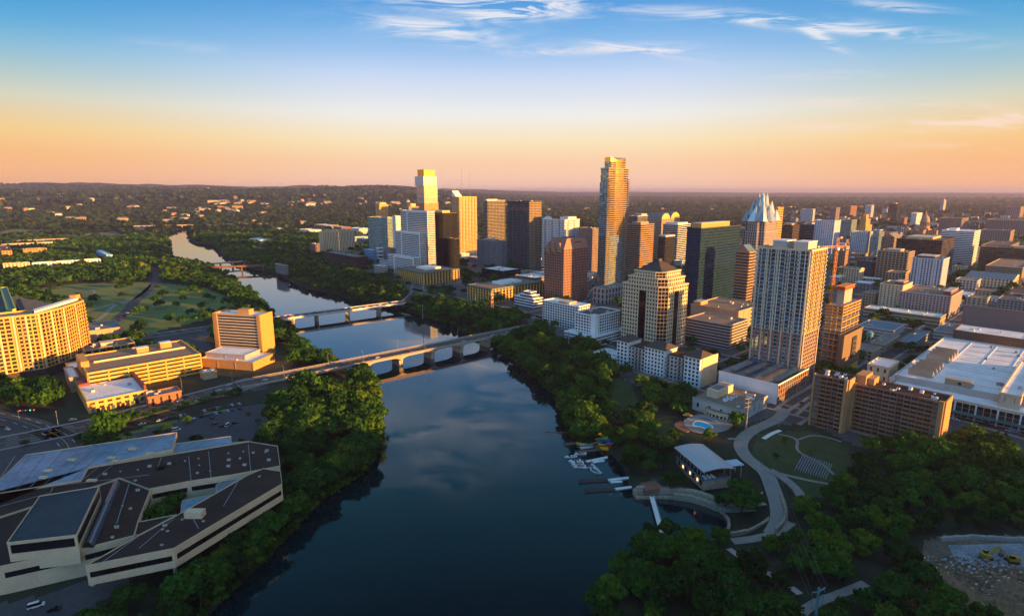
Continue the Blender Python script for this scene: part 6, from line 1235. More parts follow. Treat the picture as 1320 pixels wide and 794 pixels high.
# lagoon walls
def wall_line(name, label, pts, z, h0, h1, w, m, rough=True, it=2, kind=None):
    p = smooth(G(pts, z), it); mb = MB(); q = [Vector(p[0])]
    for a_, b2 in zip(p, p[1:]):
        a_, b2 = Vector(a_), Vector(b2); k = max(1, int((b2 - a_).length / 1.3)); q += [a_.lerp(b2, i / k) for i in range(1, k + 1)]
    for i in range(len(q) - 1):
        d = (q[i + 1] - q[i]); 
        if d.length < 1e-3: continue
        d.normalize(); n_ = Vector((d.y, -d.x)) * w / 2; j = random.uniform(-.18, .3) if rough else 0; jj = n_ * (1 + (random.uniform(-.15, .25) if rough else 0))
        c_ = [q[i] - jj, q[i] + jj, q[i + 1] + jj, q[i + 1] - jj]; c_ = [tuple(t) for t in c_]
        if area(c_) < 0: c_ = c_[::-1]
        mb.prism(c_, h0, h1 + j, m)
    o = mb.build(name); tag(o, label, 'wall'); return o
wall_line('stone_wall', 'thin curved stone wall ringing the round lagoon at the water line', [(819, 640.5), (852, 640), (888, 642), (916, 650), (933, 660), (941, 672), (938, 684), (925, 690)], -9, -13, -8.6, 1.2, 'stone')
wall_line('stone_wall', 'wide rough limestone terrace wall with pale blocks beside the lagoon mouth', [(817, 634), (840, 632), (868, 633)], -8, -13, -6.4, 3.2, 'stone')
wall_line('stone_wall', 'upper limestone terrace wall running from the boathouse plaza to the promenade bend', [(820, 630), (858, 630), (893, 634), (916, 641), (936, 650), (955, 651), (992, 652)], -6.5, -10, -5.2, 2.6, 'stone')
wall_line('stone_wall', 'stepped rock wall below the large round tree', [(868, 636), (895, 640), (918, 648), (940, 657), (965, 657), (992, 658)], -7, -12, -6.6, 2.4, 'stone')
wall_line('stone_wall', 'outer curved stone wall along the inside of the promenade bend', [(995, 655), (994, 667), (980, 678), (958, 687), (938, 688)], -7, -11, -6.0, 1.3, 'stone')
wall_line('stone_wall', 'stone wall between the promenade and the planted slope', [(1000, 630), (1008, 645), (1013, 662), (1010, 675), (1000, 684)], -4, -8, -2.4, 1.2, 'stone')
wall_line('stone_wall', 'curved low seat wall under the large round tree', [(950, 643), (965, 645), (978, 641), (984, 634)], -4.5, -8, -4.0, .9, 'stone')
wall_line('stone_wall', 'low tan stone wall edging the upper promenade beside the trees', [(1001, 541), (985, 548), (968, 556), (962, 561)], -1, -4, .6, .7, 'stone')
wall_line('rock_pier', 'short rock pier in the water at the far end of the white footbridge', [(827, 690), (838, 696), (843, 702)], -9, -13, -7.2, 4.5, 'stone')
mb = MB(); a, b_, d = line_dir((840, 641), (853, 687), -8); n_ = Vector((d.y, -d.x)).normalized()
r = empty('footbridge', 'thin white footbridge across the mouth of the round lagoon', 'bridge', (*a, 0)); 
c_ = [n_ * 1.2, d + n_ * 1.2, d - n_ * 1.2, -n_ * 1.2]; c_ = [tuple(t) for t in c_]; c_ = c_ if area(c_) > 0 else c_[::-1]; mb.prism(c_, -7.9, -7.5, 'paint_white', bottom=True); mb.build('deck', r)
for s in (-1, 1): mb = MB(); mb.bar((*(n_ * s * 1.15), -6.5), (*(d + n_ * s * 1.15), -6.5), .06, 'white', 4); [mb.bar((*(d * (k / 12) + n_ * s * 1.15), -7.5), (*(d * (k / 12) + n_ * s * 1.15), -6.5), .05, 'white', 4) for k in range(13)]; mb.build('railing', r)
for k in range(1, 5): mb = MB(); mb.cyl(*(d * (k / 5)), -13, -7.9, .35, .35, 'concrete', 8); mb.build('pier', r)
# docks
def dock(px_, label, z=WZ + .45, m='wood', group=None, w=None, floats=True):
    p = [at(720 + u / 7.943, 545 + v_ / 7.94, z) for u, v_ in px_]
    if area(p) < 0: p = p[::-1]
    c0 = p[0]; r = empty('dock', label, 'dock', (*c0, 0), 0, group); q = [(x - c0[0], y - c0[1]) for x, y in p]
    mb = MB(); mb.prism(q, z - .35, z, m, bottom=True); mb.build('deck', r)
    for i in range(len(q)): mb = MB(); mb.cyl(*q[i], -13, z + .9, .16, .16, 'darkbrown', 6); mb.build('piling', r)
dock([(50, 205), (70, 228), (215, 212), (300, 196), (295, 180), (180, 192)], 'tan floating dock farthest up the bank, with a yellow raft on it'); dock([(205, 218), (215, 232), (390, 206), (385, 186)], 'grey floating dock joined to the tan dock', m='pale'); dock([(215, 246), (225, 266), (360, 246), (352, 228)], 'short pale grey finger dock parallel to the tan dock', m='pale')
dock([(300, 196), (345, 192), (362, 244), (322, 238)], 'short grey cross walkway between the finger docks', m='pale'); dock([(160, 288), (180, 308), (425, 276), (440, 258)], 'long tan dock below the coloured kayak racks', m='wood'); dock([(362, 225), (410, 222), (425, 262), (380, 268)], 'tan landing platform beside the kayak racks')
dock([(165, 340), (215, 335), (350, 460), (300, 462)], 'slanting dark brown dock with moored white boats on both sides', m='plank_dark'); dock([(270, 385), (285, 402), (505, 356), (500, 338)], 'white gangway from the bank to the slanting brown dock', m='white'); dock([(335, 393), (345, 410), (475, 388), (470, 372)], 'short white float next to the gangway', m='white')
dock([(325, 420), (350, 412), (448, 512), (400, 518)], 'grey blue dock slanting down from the brown one', m='bluewhite'); dock([(203, 577), (207, 616), (505, 598), (500, 566)], 'upper dark brown rectangular dock by the lagoon mouth', m='plank_dark'); dock([(262, 668), (275, 712), (575, 690), (570, 658)], 'lower dark brown rectangular dock, nearest the lagoon wall', m='plank_dark')
dock([(500, 572), (505, 592), (735, 565), (730, 545)], 'white railed gangway to the upper dark dock', m='white'); dock([(522, 595), (530, 612), (655, 602), (655, 586)], 'small white float beside the upper gangway', m='white'); dock([(572, 664), (580, 684), (805, 655), (800, 634)], 'white railed gangway to the lower dark dock', m='white')
x, y = at(720 + 222 / 7.94, 545 + 210 / 7.94, -9.3); mb = MB(); mb.prism([(-2.4, -1.5), (2.4, -1.5), (2.8, 0), (2.4, 1.5), (-2.4, 1.5), (-2.8, 0)], 0, .8, 'paint_yellow'); mb.build('raft', None, (x, y, -9.5), .3); tag(bpy.context.scene.objects['raft'], 'yellow raft on the tan floating dock', 'raft')
def hull(mb, L, W, Hh, m, rim=None, n=10):
    prev = None
    for i in range(n + 1):
        t = i / n; x_ = (t - .5) * L; w_ = W / 2 * (math.sin(math.pi * min(1, .18 + t * .82)) ** .7 if t > .0 else .7) if t < 1 else .02; w_ = W / 2 * max(.03, (1 - max(0, (t - .45) / .55) ** 2.2)) * (.85 if t < .05 else 1)
        ring = [(x_, -w_, Hh), (x_, -w_ * .6, .0), (x_, w_ * .6, .0), (x_, w_, Hh)]
        if prev:
            for k in range(3): mb.quad([prev[k], ring[k], ring[k + 1], prev[k + 1]], m)
            mb.quad([prev[0], prev[3], ring[3], ring[0]][::-1], rim or m)
        else: mb.quad(ring, m)
        prev = ring
BM = {}
def motorboat(u, v_, rz, m2, label, L=8.2):
    x, y = at(720 + u / 7.943, 545 + v_ / 7.94, WZ); r = empty('motorboat', label, 'boat', (x, y, WZ - .25), rz, None)
    mb = MB(); hull(mb, L, 2.3, 1.15, 'white', 'white'); mb.build('hull', r); mb = MB(); mb.box(-L * .36, -.8, 1.16, L * .1, .8, 1.22, 'darkgrey'); mb.build('cockpit', r)
    mb = MB(); mb.prism([(L * .1, -.75), (L * .2, -.6), (L * .2, .6), (L * .1, .75)], [1.16] * 4, [1.75, 1.2, 1.2, 1.75], 'glass_black'); mb.build('windscreen', r)
    mb = MB(); [mb.box(x_, -.6, 1.22, x_ + .7, .6, 1.6, m2) for x_ in (-L * .3, -L * .12)]; mb.build('seats', r)
    mb = MB(); mb.box(-L / 2 - .5, -.25, .4, -L / 2, .25, 1.5, 'black'); mb.build('outboard_motor', r)
rzb = math.pi + .12
for (u, v_, m2, lb) in ((125, 352, 'white', 'white motorboat farthest out, left of the slanting brown dock head'), (222, 322, 'grey', 'white boat moored across the top end of the slanting brown dock'), (165, 394, 'red_form', 'white boat with red seats, uppermost of four beside the brown dock'), (190, 410, 'white', 'white boat second from the top of four beside the brown dock'),
                      (197, 430, 'grey', 'white boat third from the top of four beside the brown dock'), (217, 454, 'tan', 'white boat lowest of the four beside the brown dock'), (310, 460, 'red_form', 'white boat with a red interior at the foot of the brown dock')): motorboat(u, v_, rzb, m2, lb)
for (u, v_, lb) in ((352, 494, 'small white dinghy left of the grey blue dock end'), (377, 500, 'small white dinghy touching the grey blue dock end')): motorboat(u, v_, 2.2, 'darkgrey', lb, 5.5)
KC = ['k_yellow', 'k_blue', 'k_green', 'k_red', 'k_orange', 'k_lime', 'k_cyan']
for nm, c in zip(KC, ((.75, .45, .02), (.02, .13, .55), (.03, .5, .10), (.6, .02, .02), (.8, .22, .01), (.35, .7, .05), (.05, .45, .6))): mat(nm, c, .4, var=.08)
KM = {}
def kayak(x, y, z, rz, c):
    if c not in KM: a_ = MB(); hull(a_, 4.2, 1.0, .5, c, c); KM[c] = a_.mesh('kayak')
    o = bpy.data.objects.new('kayak', KM[c]); C.objects.link(o); o.location = (x, y, z); o.rotation_euler = (0, 0, rz)
    cn = {'k_yellow': 'yellow', 'k_blue': 'blue', 'k_green': 'green', 'k_red': 'red', 'k_orange': 'orange', 'k_lime': 'lime', 'k_cyan': 'cyan'}[c]
    tag(o, '%s kayak stored in the colourful racks at the dock shore' % cn, 'kayak', 'kayaks on the dock shore racks')
rows = [(402, 135, 'k_yellow', 4), (447, 130, 'k_blue', 4), (462, 155, 'k_green', 3), (410, 180, 'k_green', 4), (470, 178, 'k_lime', 4), (432, 197, 'k_blue', 4), (400, 200, 'k_orange', 2), (500, 205, 'k_blue', 4), (440, 222, 'k_lime', 3), (445, 240, 'k_red', 4), (455, 252, 'k_orange', 3), (468, 262, 'k_lime', 4), (505, 250, 'k_red', 6), (475, 275, 'k_orange', 3), (490, 190, 'k_cyan', 3), (520, 225, 'k_cyan', 2)]
for (u, v_, c, n_) in rows:
    x, y = at(720 + u / 7.943, 545 + v_ / 7.94, -8.6)
    for k in range(n_): kx, ky = x + (k % 2) * 1.0 - .4, y + (k // 2) * .9 - .3; kayak(kx, ky, max(-8.9, float(hgt(kx, ky)) + .25) + (k % 2) * .35, 2.9 + .12 * k, c)
for (u, v_) in ((535, 755), (640, 755)):
    x, y = at(720 + u / 7.943, 545 + v_ / 7.94, WZ); o = MB(); o.cyl(0, 0, -3, 1.6, .28, .28, 'wood', 8); o.cyl(0, 0, 1.6, 1.9, .34, .1, 'tan', 8); tag(o.build('mooring_post', None, (x, y, WZ)), 'lone wooden mooring post in open water below the dark docks, %s of the pair' % ('left' if u < 600 else 'right'), 'post')
a_, b_ = at(703, 557, WZ), at(737, 557.5, WZ); o = MB(); o.bar((*a_, WZ + .1), (*b_, WZ + .1), .28, 'red_form', 6); tag(o.build('floating_boom'), 'thin red floating boom stretching out from the bank above the docks', 'boom')
sheet('landing', [(825, 622), (845, 619), (856, 628), (832, 632)], -5.0, 'brickpave', 2.5, 'square brick paved landing between the dark docks and the boathouse', 'terrace', it=0)
# houseboat near the far bank bridge
r = empty('tour_boat', 'white double deck tour boat moored below the striped hotel', 'boat', (*at(370, 425, WZ), WZ), .6); mb = MB(); hull(mb, 22, 6, 1.6, 'white'); mb.build('hull', r); mb = MB(); mb.box(-9, -2.4, 1.6, 5, 2.4, 4.2, 'white'); mb.box(-9.02, -2.45, 2.3, 5.02, 2.45, 3.5, 'glass_black'); mb.build('cabin', r); mb = MB(); mb.box(-9.5, -2.8, 4.2, 6, 2.8, 4.5, 'white'); mb.box(-9, -2.3, 6.6, 3, 2.3, 6.8, 'bluewhite', True); [mb.bar((x_, y_, 4.5), (x_, y_, 6.6), .08, 'white', 4) for x_ in (-8, -2, 2.5) for y_ in (-2, 2)]; mb.build('upper_deck', r)
# amphitheatre stones
P = Vector(at(1049, 603)); dd_ = Vector((-.80, .60)); ee = Vector((.60, .80)); mb = MB()
r = empty('stone_seating', 'grey stepped stone seating rows set in the park lawn', 'seating', (*P, float(hgt(*P))))
for i in range(13):
    mb = MB(); q0 = dd_ * (-8 + i * 1.3); 
    for k in range(11):
        c0 = q0 + ee * (-11 + k * 2.1 + (i % 2) * .5); c_ = [tuple(c0), tuple(c0 + ee * 1.7), tuple(c0 + ee * 1.7 + dd_ * .5), tuple(c0 + dd_ * .5)]; c_ = c_ if area(c_) > 0 else c_[::-1]; mb.prism(c_, -1, .2 + i * .14 + random.uniform(-.08, .08), 'grey')
    mb.build('seat_row', r)
# poles and pylons
def pole(u, vb_, vt, z, w, m, name, label, cat, cross=False):
    x, y = at(u, vb_, z); h_ = zat(y, vt) - z; r = empty(name, label, cat, (x, y, z), .4)
    mb = MB(); mb.bar((0, 0, -1), (0, 0, h_), w, m, 8, w * .55); mb.build('pole', r)
    if cross:
        for k, f in enumerate((.96, .84, .72)): mb = MB(); mb.bar((-3.2 + k * .3, 0, h_ * f), (0, 0, h_ * f - .8), .22, m, 5, .3); mb.bar((3.2 - k * .3, 0, h_ * f), (0, 0, h_ * f - .8), .22, m, 5, .3); [mb.bar((s * (3.1 - k * .3), 0, h_ * f), (s * (3.1 - k * .3), 0, h_ * f - 1.6), .15, 'darkgrey', 5) for s in (-1, 1)]; mb.build('crossarm', r)
    return (x, y, z + h_)
T0 = pole(1047, 830, 757, -1, .75, 'pylon', 'power_pylon', 'teal steel power pylon with three crossarms rising from the dark woods', 'pylon', True)
T1 = pole(961, 556, 511, -1, .7, 'steel', 'power_pole', 'tall blue grey steel pole beside the upper promenade', 'pole', True)
T2 = pole(732.5, 458, 427, -3, .6, 'steel', 'power_pole', 'tall pale steel pole above the bank trees below the white hotel', 'pole')
T3 = pole(613, 398, 380, -1, .5, 'steel', 'power_pole', 'thin steel pole among the trees near the brick clock tower', 'pole')
T4 = pole(545, 414 - 4, 392, -1, .5, 'steel', 'power_pole', 'thin steel pole beside the north end of the pale bridge', 'pole')
for k, dx in enumerate((-3, 3)):
    for f in (0, 3.5):
        mb = MB(); N = 14; pp = [(T0[0] + (T1[0] - T0[0]) * i / N + dx, T0[1] + (T1[1] - T0[1]) * i / N, (T0[2] - f) + (T1[2] - T0[2]) * i / N - 22 * (i / N) * (1 - i / N)) for i in range(N + 1)]
        for p_, q_ in zip(pp, pp[1:]): mb.bar(p_, q_, .05, 'darkgrey', 3)
        tag(mb.build('power_line'), 'sagging power cable strung from the teal pylon to the promenade pole', 'cable', 'power cables over the woods')
for (u, v0, v1) in ((595, 252, 217), (605.5, 252, 219)):
    y = 5200.0; z1_ = zat(y, v1); x = (u - U0) / F * (y * CP + (H - z1_) * SP); mb = MB(); mb.bar((x, y, 20), (x, y, z1_), 1.6, 'grey', 5, 1.0); tag(mb.build('radio_mast'), 'thin tall radio mast on the horizon hills, %s of the two' % ('left' if u < 600 else 'right'), 'mast')
# demolition site bottom right
mb = MB(); px0 = at(1262, 752); rs_ = np.random.RandomState(3)
def mound(name, label, cx, cy, rx, ry, hh, m, n=46):
    vv = []; mbm = MB(); gx = np.linspace(-1, 1, n)
    Xg, Yg = np.meshgrid(gx, gx); r_ = np.hypot(Xg, Yg); Zg = hh * np.clip(1 - r_ ** 2, 0, 1) * (.55 + .75 * vnoise(Xg * 20 + 7, Yg * 20, 9, 4)) + rs_.uniform(-.35, .35, Xg.shape) * (r_ < .97); g0 = hgt(cx + Xg * rx, cy + Yg * ry) - .5
    for i in range(n - 1):
        for j in range(n - 1):
            if r_[i, j] > 1.02: continue
            q = [(i, j), (i, j + 1), (i + 1, j + 1), (i + 1, j)]; mbm.quad([(cx + Xg[t] * rx, cy + Yg[t] * ry, float(g0[t] + Zg[t])) for t in q], m)
    o = mbm.build(name); tag(o, label, 'rubble', kind='stuff'); return o
mound('rubble', 'brown heap of demolition rubble beside the excavators', *at(1255, 765), 34, 20, 7, 'rubble'); mound('rubble', 'lower rubble slope running right from the big heap', *at(1330, 760), 26, 16, 5, 'rubble')
for k in range(70):
    pass
dp = MB(); q = G([(1222, 703), (1330, 700), (1350, 722), (1300, 738), (1232, 724)], .1); q = q if area(q) > 0 else q[::-1]; dp.prism(q, -1, .35, 'dust'); tag(dp.build('demolition_slab'), 'dusty grey concrete slab of a demolished building under the two excavators', 'slab')
wall_line('broken_wall', 'broken edge wall behind the dusty demolition slab', [(1212, 697), (1250, 694), (1330, 698)], 0, -1, 1.8, 1.2, 'concrete', it=0)
rub = MB(); x0_, y0_ = at(1262, 755)
for k in range(900):
    x = x0_ + np.clip(rs_.normal(6, 18), -24, 45); y = y0_ + np.clip(rs_.normal(0, 9), -16, 17); s = rs_.uniform(.15, .6); z_ = float(hgt(x, y)) + max(0, 6 * (1 - ((x - x0_) / 34) ** 2 - ((y - y0_) / 20) ** 2)) * .9; rub.box(x, y, z_, x + s * 1.6, y + s, z_ + s, ['concrete', 'rubble', 'brick', 'wood', 'rubble', 'tan', 'bluewhite', 'wood'][k % 8])
tag(rub.build('debris'), 'scattered pale and blue fragments on the rubble heap', 'debris', kind='stuff')
def excavator(u, v_, rz, label):
    x, y = at(u, v_, .4); r = empty('excavator', label, 'excavator', (x, y, .36), rz)
    for s in (-1, 1): mb = MB(); mb.prism([(-2.2, s * 1.3 - .35), (2.2, s * 1.3 - .35), (2.2, s * 1.3 + .35), (-2.2, s * 1.3 + .35)], 0, 1.0, 'tyre'); mb.build('track', r)
    mb = MB(); mb.prism([(-2.6, -1.5), (1.6, -1.5), (1.6, 1.5), (-2.6, 1.5)], 1.1, 2.3, 'excavator'); mb.prism([(-2.6, -1.4), (-.8, -1.4), (-.8, 1.4), (-2.6, 1.4)], 2.3, 2.9, 'excavator'); mb.build('body', r)
    mb = MB(); mb.prism([(-.3, .4), (1.5, .4), (1.5, 1.5), (-.3, 1.5)], 2.3, 3.7, 'glass_black', 'excavator'); mb.build('cab', r)
    mb = MB(); mb.bar((1.2, -.3, 1.9), (4.6, -.3, 5.6), .38, 'excavator', 4); mb.bar((4.6, -.3, 5.6), (6.6, -.3, 4.6), .34, 'excavator', 4); mb.build('boom', r); mb = MB(); mb.bar((6.6, -.3, 4.8), (8.2, -.3, 1.6), .28, 'excavator', 4); mb.build('arm', r)
    mb = MB(); mb.prism([(7.6, -1.0), (9.0, -1.0), (9.0, .4), (7.6, .4)], .4, 1.6, 'darkgrey'); mb.build('bucket', r)
excavator(1271, 720, .25, 'yellow excavator with its arm reaching right, left of the two'); excavator(1304, 724, 2.9, 'yellow excavator with its arm folded left, right of the two')

# ------------------------------------------------------------------ cars
CP_ = {'white': (.75, .75, .74), 'silver': (.42, .43, .45), 'black': (.02, .02, .022), 'red': (.42, .02, .015), 'blue': (.03, .10, .30), 'grey': (.12, .12, .13)}
for k, c in CP_.items(): mat('car_' + k, c, .3, .2, var=.05)
CM = {}
def car_meshes(c, van=False):
    if (c, van) in CM: return CM[(c, van)]
    b = MB(); Lc, W, m = (5.4, 2.0, 'car_' + c) if van else (4.5, 1.8, 'car_' + c); hb_ = 1.1 if van else .85; ht = 2.2 if van else 1.42
    prof = [(-Lc / 2, .35), (-Lc / 2, hb_), (-Lc * .42, hb_ + .05), (Lc * .18, hb_ + .05), (Lc * .46, hb_ * .85), (Lc / 2, .6), (Lc / 2, .35)]
    for (x0, z0), (x1, z1) in zip(prof, prof[1:]): b.quad([(x0, -W / 2, z0), (x1, -W / 2, z1), (x1, W / 2, z1), (x0, W / 2, z0)][::-1], m)
    for s in (-1, 1): b.quad([(x, s * W / 2, z) for x, z in (prof if s > 0 else prof[::-1])], m)
    x0, x1, x2, x3 = ((-Lc * .48, -Lc * .46, Lc * .2, Lc * .34) if van else (-Lc * .42, -Lc * .26, Lc * .08, Lc * .24)); y0, y1 = W / 2 - .04, W / 2 - .2
    g = MB(); B4 = [(x0, -y0), (x3, -y0), (x3, y0), (x0, y0)]; T4 = [(x1, -y1), (x2, -y1), (x2, y1), (x1, y1)]; g.prism(B4, hb_ + .05, ht, 'glass_black', m, poly1=T4)
    wl_ = MB()
    for sx_ in (-1, 1):
        for s in (-1, 1): wl_.bar((sx_ * Lc * .31, s * (W / 2 - .2), .33), (sx_ * Lc * .31, s * (W / 2 + .02), .33), .33, 'tyre', 10)
    CM[(c, van)] = (b.mesh('body'), g.mesh('cabin'), wl_.mesh('wheels')); return CM[(c, van)]
def car(x, y, z, rz, c, label, grp, van=False, parts=True):
    me = car_meshes(c, van)
    r = empty('parked_car' if 'parked' in label else 'car', label, 'van' if van else 'car', (x, y, z), rz, grp)
    for nm, m in zip(('body', 'cabin', 'wheels'), me): o = bpy.data.objects.new(nm, m); C.objects.link(o); o.parent = r
A, ang, L = CB; dirb = (math.cos(ang), math.sin(ang))
def dir_at(path, x, y):
    q = np.array(path); i = int(np.argmin(((q - [x, y]) ** 2).sum(1))); i = min(max(i, 1), len(q) - 2); d = q[i + 1] - q[i - 1]; return math.atan2(d[1], d[0])
road_cars = [(94, 542, 'white'), (121, 541, 'silver'), (134, 535, 'white'), (129, 541, 'black'), (185, 519, 'white'), (187, 526, 'grey'), (165, 525, 'black'), (232, 517, 'white'), (240, 512, 'black'), (212, 521, 'blue'), (282, 504, 'white'), (296, 502, 'white'), (295, 497, 'white'), (310, 496, 'red'), (61, 556, 'blue'),
             (10, 554, 'white'), (4, 551, 'black')]
for (u, v_, c) in road_cars:
    x, y = at(u, v_); car(x, y, .2, dir_at(cong if u > 30 else river_s, x, y), c, '%s car driving on the wide avenue before the arched bridge' % c, 'cars on the avenue')
for (u, v_, c) in ((342, 490.5, 'white'), (373, 486.5, 'white'), (379, 484, 'black'), (390, 481, 'white'), (415, 477.5, 'grey'), (443, 470.5, 'red'), (450, 469, 'black'), (487, 461.5, 'white'), (531, 454, 'red'), (597, 440, 'white'), (613, 437.5, 'black'), (635, 433, 'white'), (654, 429, 'white')):
    x, y = at(u, v_, 1.2); t = (x - A[0]) * dirb[0] + (y - A[1]) * dirb[1]; n_ = -(x - A[0]) * dirb[1] + (y - A[1]) * dirb[0]; n_ = max(-5.4, min(5.4, n_)); n_ = min((-5.1, -1.8, 1.8, 5.1), key=lambda q: abs(q - n_)); x, y = onbr(A, ang, t, n_)
    car(x, y, 1.24, ang if n_ < 0 else ang + math.pi, c, '%s car crossing the arched concrete bridge' % c, 'cars on the arched bridge')
A1, ang1, L1 = CB1; rs2_ = random.Random(9)
for k in range(17):
    t = L1 * (.08 + .055 * k); n_ = (-4.6, -1.7, 1.7, 4.6)[rs2_.randrange(4)] if k < 10 else (-4.6, -1.7)[k % 2]; x, y = onbr(A1, ang1, t, n_); c = rs2_.choice(['white', 'white', 'silver', 'black', 'red', 'grey']); car(x, y, .65, ang1, c, '%s car in the traffic on the pale straight bridge' % c, 'cars on the pale bridge')
for k in range(9):
    x, y = at(185 + k * 18 + rs2_.uniform(-3, 3), 434 - k * 2.6); c = rs2_.choice(['white', 'silver', 'black']); car(x, y, .2, dir_at(south1, x, y), c, '%s car on the south approach road of the pale bridge' % c, 'cars on the south approach road')
lot = [(474, 625, 'white'), (505, 617, 'red'), (535, 610, 'black'), (565, 606, 'silver'), (590, 600, 'grey'), (648, 587, 'blue'), (675, 582, 'white'), (727, 575, 'white'), (445, 667, 'black'), (473, 660, 'red'), (500, 656, 'blue'), (530, 648, 'blue'), (558, 643, 'white'), (583, 635, 'black'), (645, 625, 'white'), (672, 618, 'blue'), (730, 610, 'black'), (530, 678, 'black'), (550, 717, 'black'),
       (20, 722, 'white'), (150, 695, 'white'), (180, 690, 'red'), (205, 680, 'black'), (235, 674, 'black'), (268, 670, 'black'), (300, 662, 'white'), (330, 655, 'grey'), (383, 685, 'white'), (605, 735, 'black'), (692, 715, 'black')]
for (u, v_, c) in lot:
    x, y = at(180 + u / 5.67, 420 + v_ / 5.67); car(x, y, .1, ang + (math.pi / 2 if v_ < 680 else 0) + .1, c, '%s car parked in the lot under the avenue embankment' % c, 'cars parked in the lakeside lot')
x, y = at(180 + 648 / 5.67, 420 + 730 / 5.67); car(x, y, .1, 1.4, 'white', 'white van parked alone in the middle of the open lot', None, True); x, y = at(180 + 270 / 5.67, 420 + 765 / 5.67); car(x, y, .1, .5, 'white', 'white van parked beside the silver roof of the complex', None, True)
x, y = at(47, 782); car(x, y, float(hgt(x, y)) + .05, .55, 'white', 'white passenger van parked in front of the complex at bottom left', None, True); x, y = at(70, 786); car(x, y, float(hgt(x, y)) + .05, .5, 'black', 'black car parked beside the white passenger van', None)
for (u, v_, c) in ((835, 478, 'silver'), (835, 505, 'white'), (850, 515, 'silver'), (880, 520, 'blue'), (830, 530, 'white'), (845, 538, 'white'), (965, 562, 'blue'), (975, 572, 'blue'), (1095, 585, 'red'), (1150, 600, 'white'), (1170, 603, 'white'), (1190, 608, 'silver'), (1020, 560, 'grey')):
    x, y = at(1040 + u / 4.41, 420 + v_ / 4.41); car(x, y, .2, RZ0 + (math.pi / 2 if v_ > 575 or v_ < 545 else 0), c, '%s car parked near the convention centre forecourt' % c, 'cars by the convention centre')
for (u, v_, c) in ((1040, 515, 'white'), (1046, 512, 'black'), (1033, 520, 'black')): x, y = at(u, v_); car(x, y, .2, RZ0, c, '%s car on the street behind the brick apartment slab' % c, 'cars on the side street')
for k in range(26):
    uu = rs2_.uniform(520, 760); t = rs2_.random(); x, y = np.array(cesar[int(t * (len(cesar) - 1))]) + [rs2_.uniform(-4, 4), 0]; c = rs2_.choice(list(CP_)); car(x, y, .25, dir_at(cesar, x, y), c, '%s car on the downtown lakeside street' % c, 'cars on the lakeside street')
for k in range(12):
    x, y = at(160 - k * 2.2, 402 + k * 1.9); x += 6; c = rs2_.choice(list(CP_)); car(x, y, .2, dir_at(rs1, x, y) + .9, c, '%s car parked beside the park road' % c, 'cars parked beside the park road')
for (u, v_, lb) in ((133, 527, 'x'), (235, 505, 'x'), (300, 497, 'x'), (75, 548, 'x')):
    x, y = at(u, v_); lamp(x, y, .1, ang + math.pi / 2 * (1 if u > 200 else -1), 'street lamp on the edge of the wide avenue', 'street lamps along the avenue')
# traffic lights on the intersection's mast arm
x, y = at(25, 540); r = empty('traffic_light', 'traffic lights glowing red and green on a mast arm at the far left junction', 'traffic light', (x, y, 0), .15); mb = MB(); mb.bar((0, 0, 0), (0, 0, 6.5), .14, 'steel'); mb.bar((0, 0, 6.3), (11, 0, 6.6), .09, 'steel'); mb.build('mast', r)
mat('lamp_red', (.6, .02, .02), .5, emit=((1, .05, .02), 4)); mat('lamp_green', (.02, .5, .2), .5, emit=((.05, 1, .5), 3))
for (xx, m) in ((1.5, 'lamp_red'), (5, 'pale'), (8, 'lamp_green'), (10.5, 'lamp_red')): mb = MB(); mb.box(xx - .25, -.2, 5.8, xx + .25, .2, 6.9, 'black', True); mb.box(xx - .2, -.3, 6.1, xx + .2, -.21, 6.6, m, True); mb.build('signal_head', r)

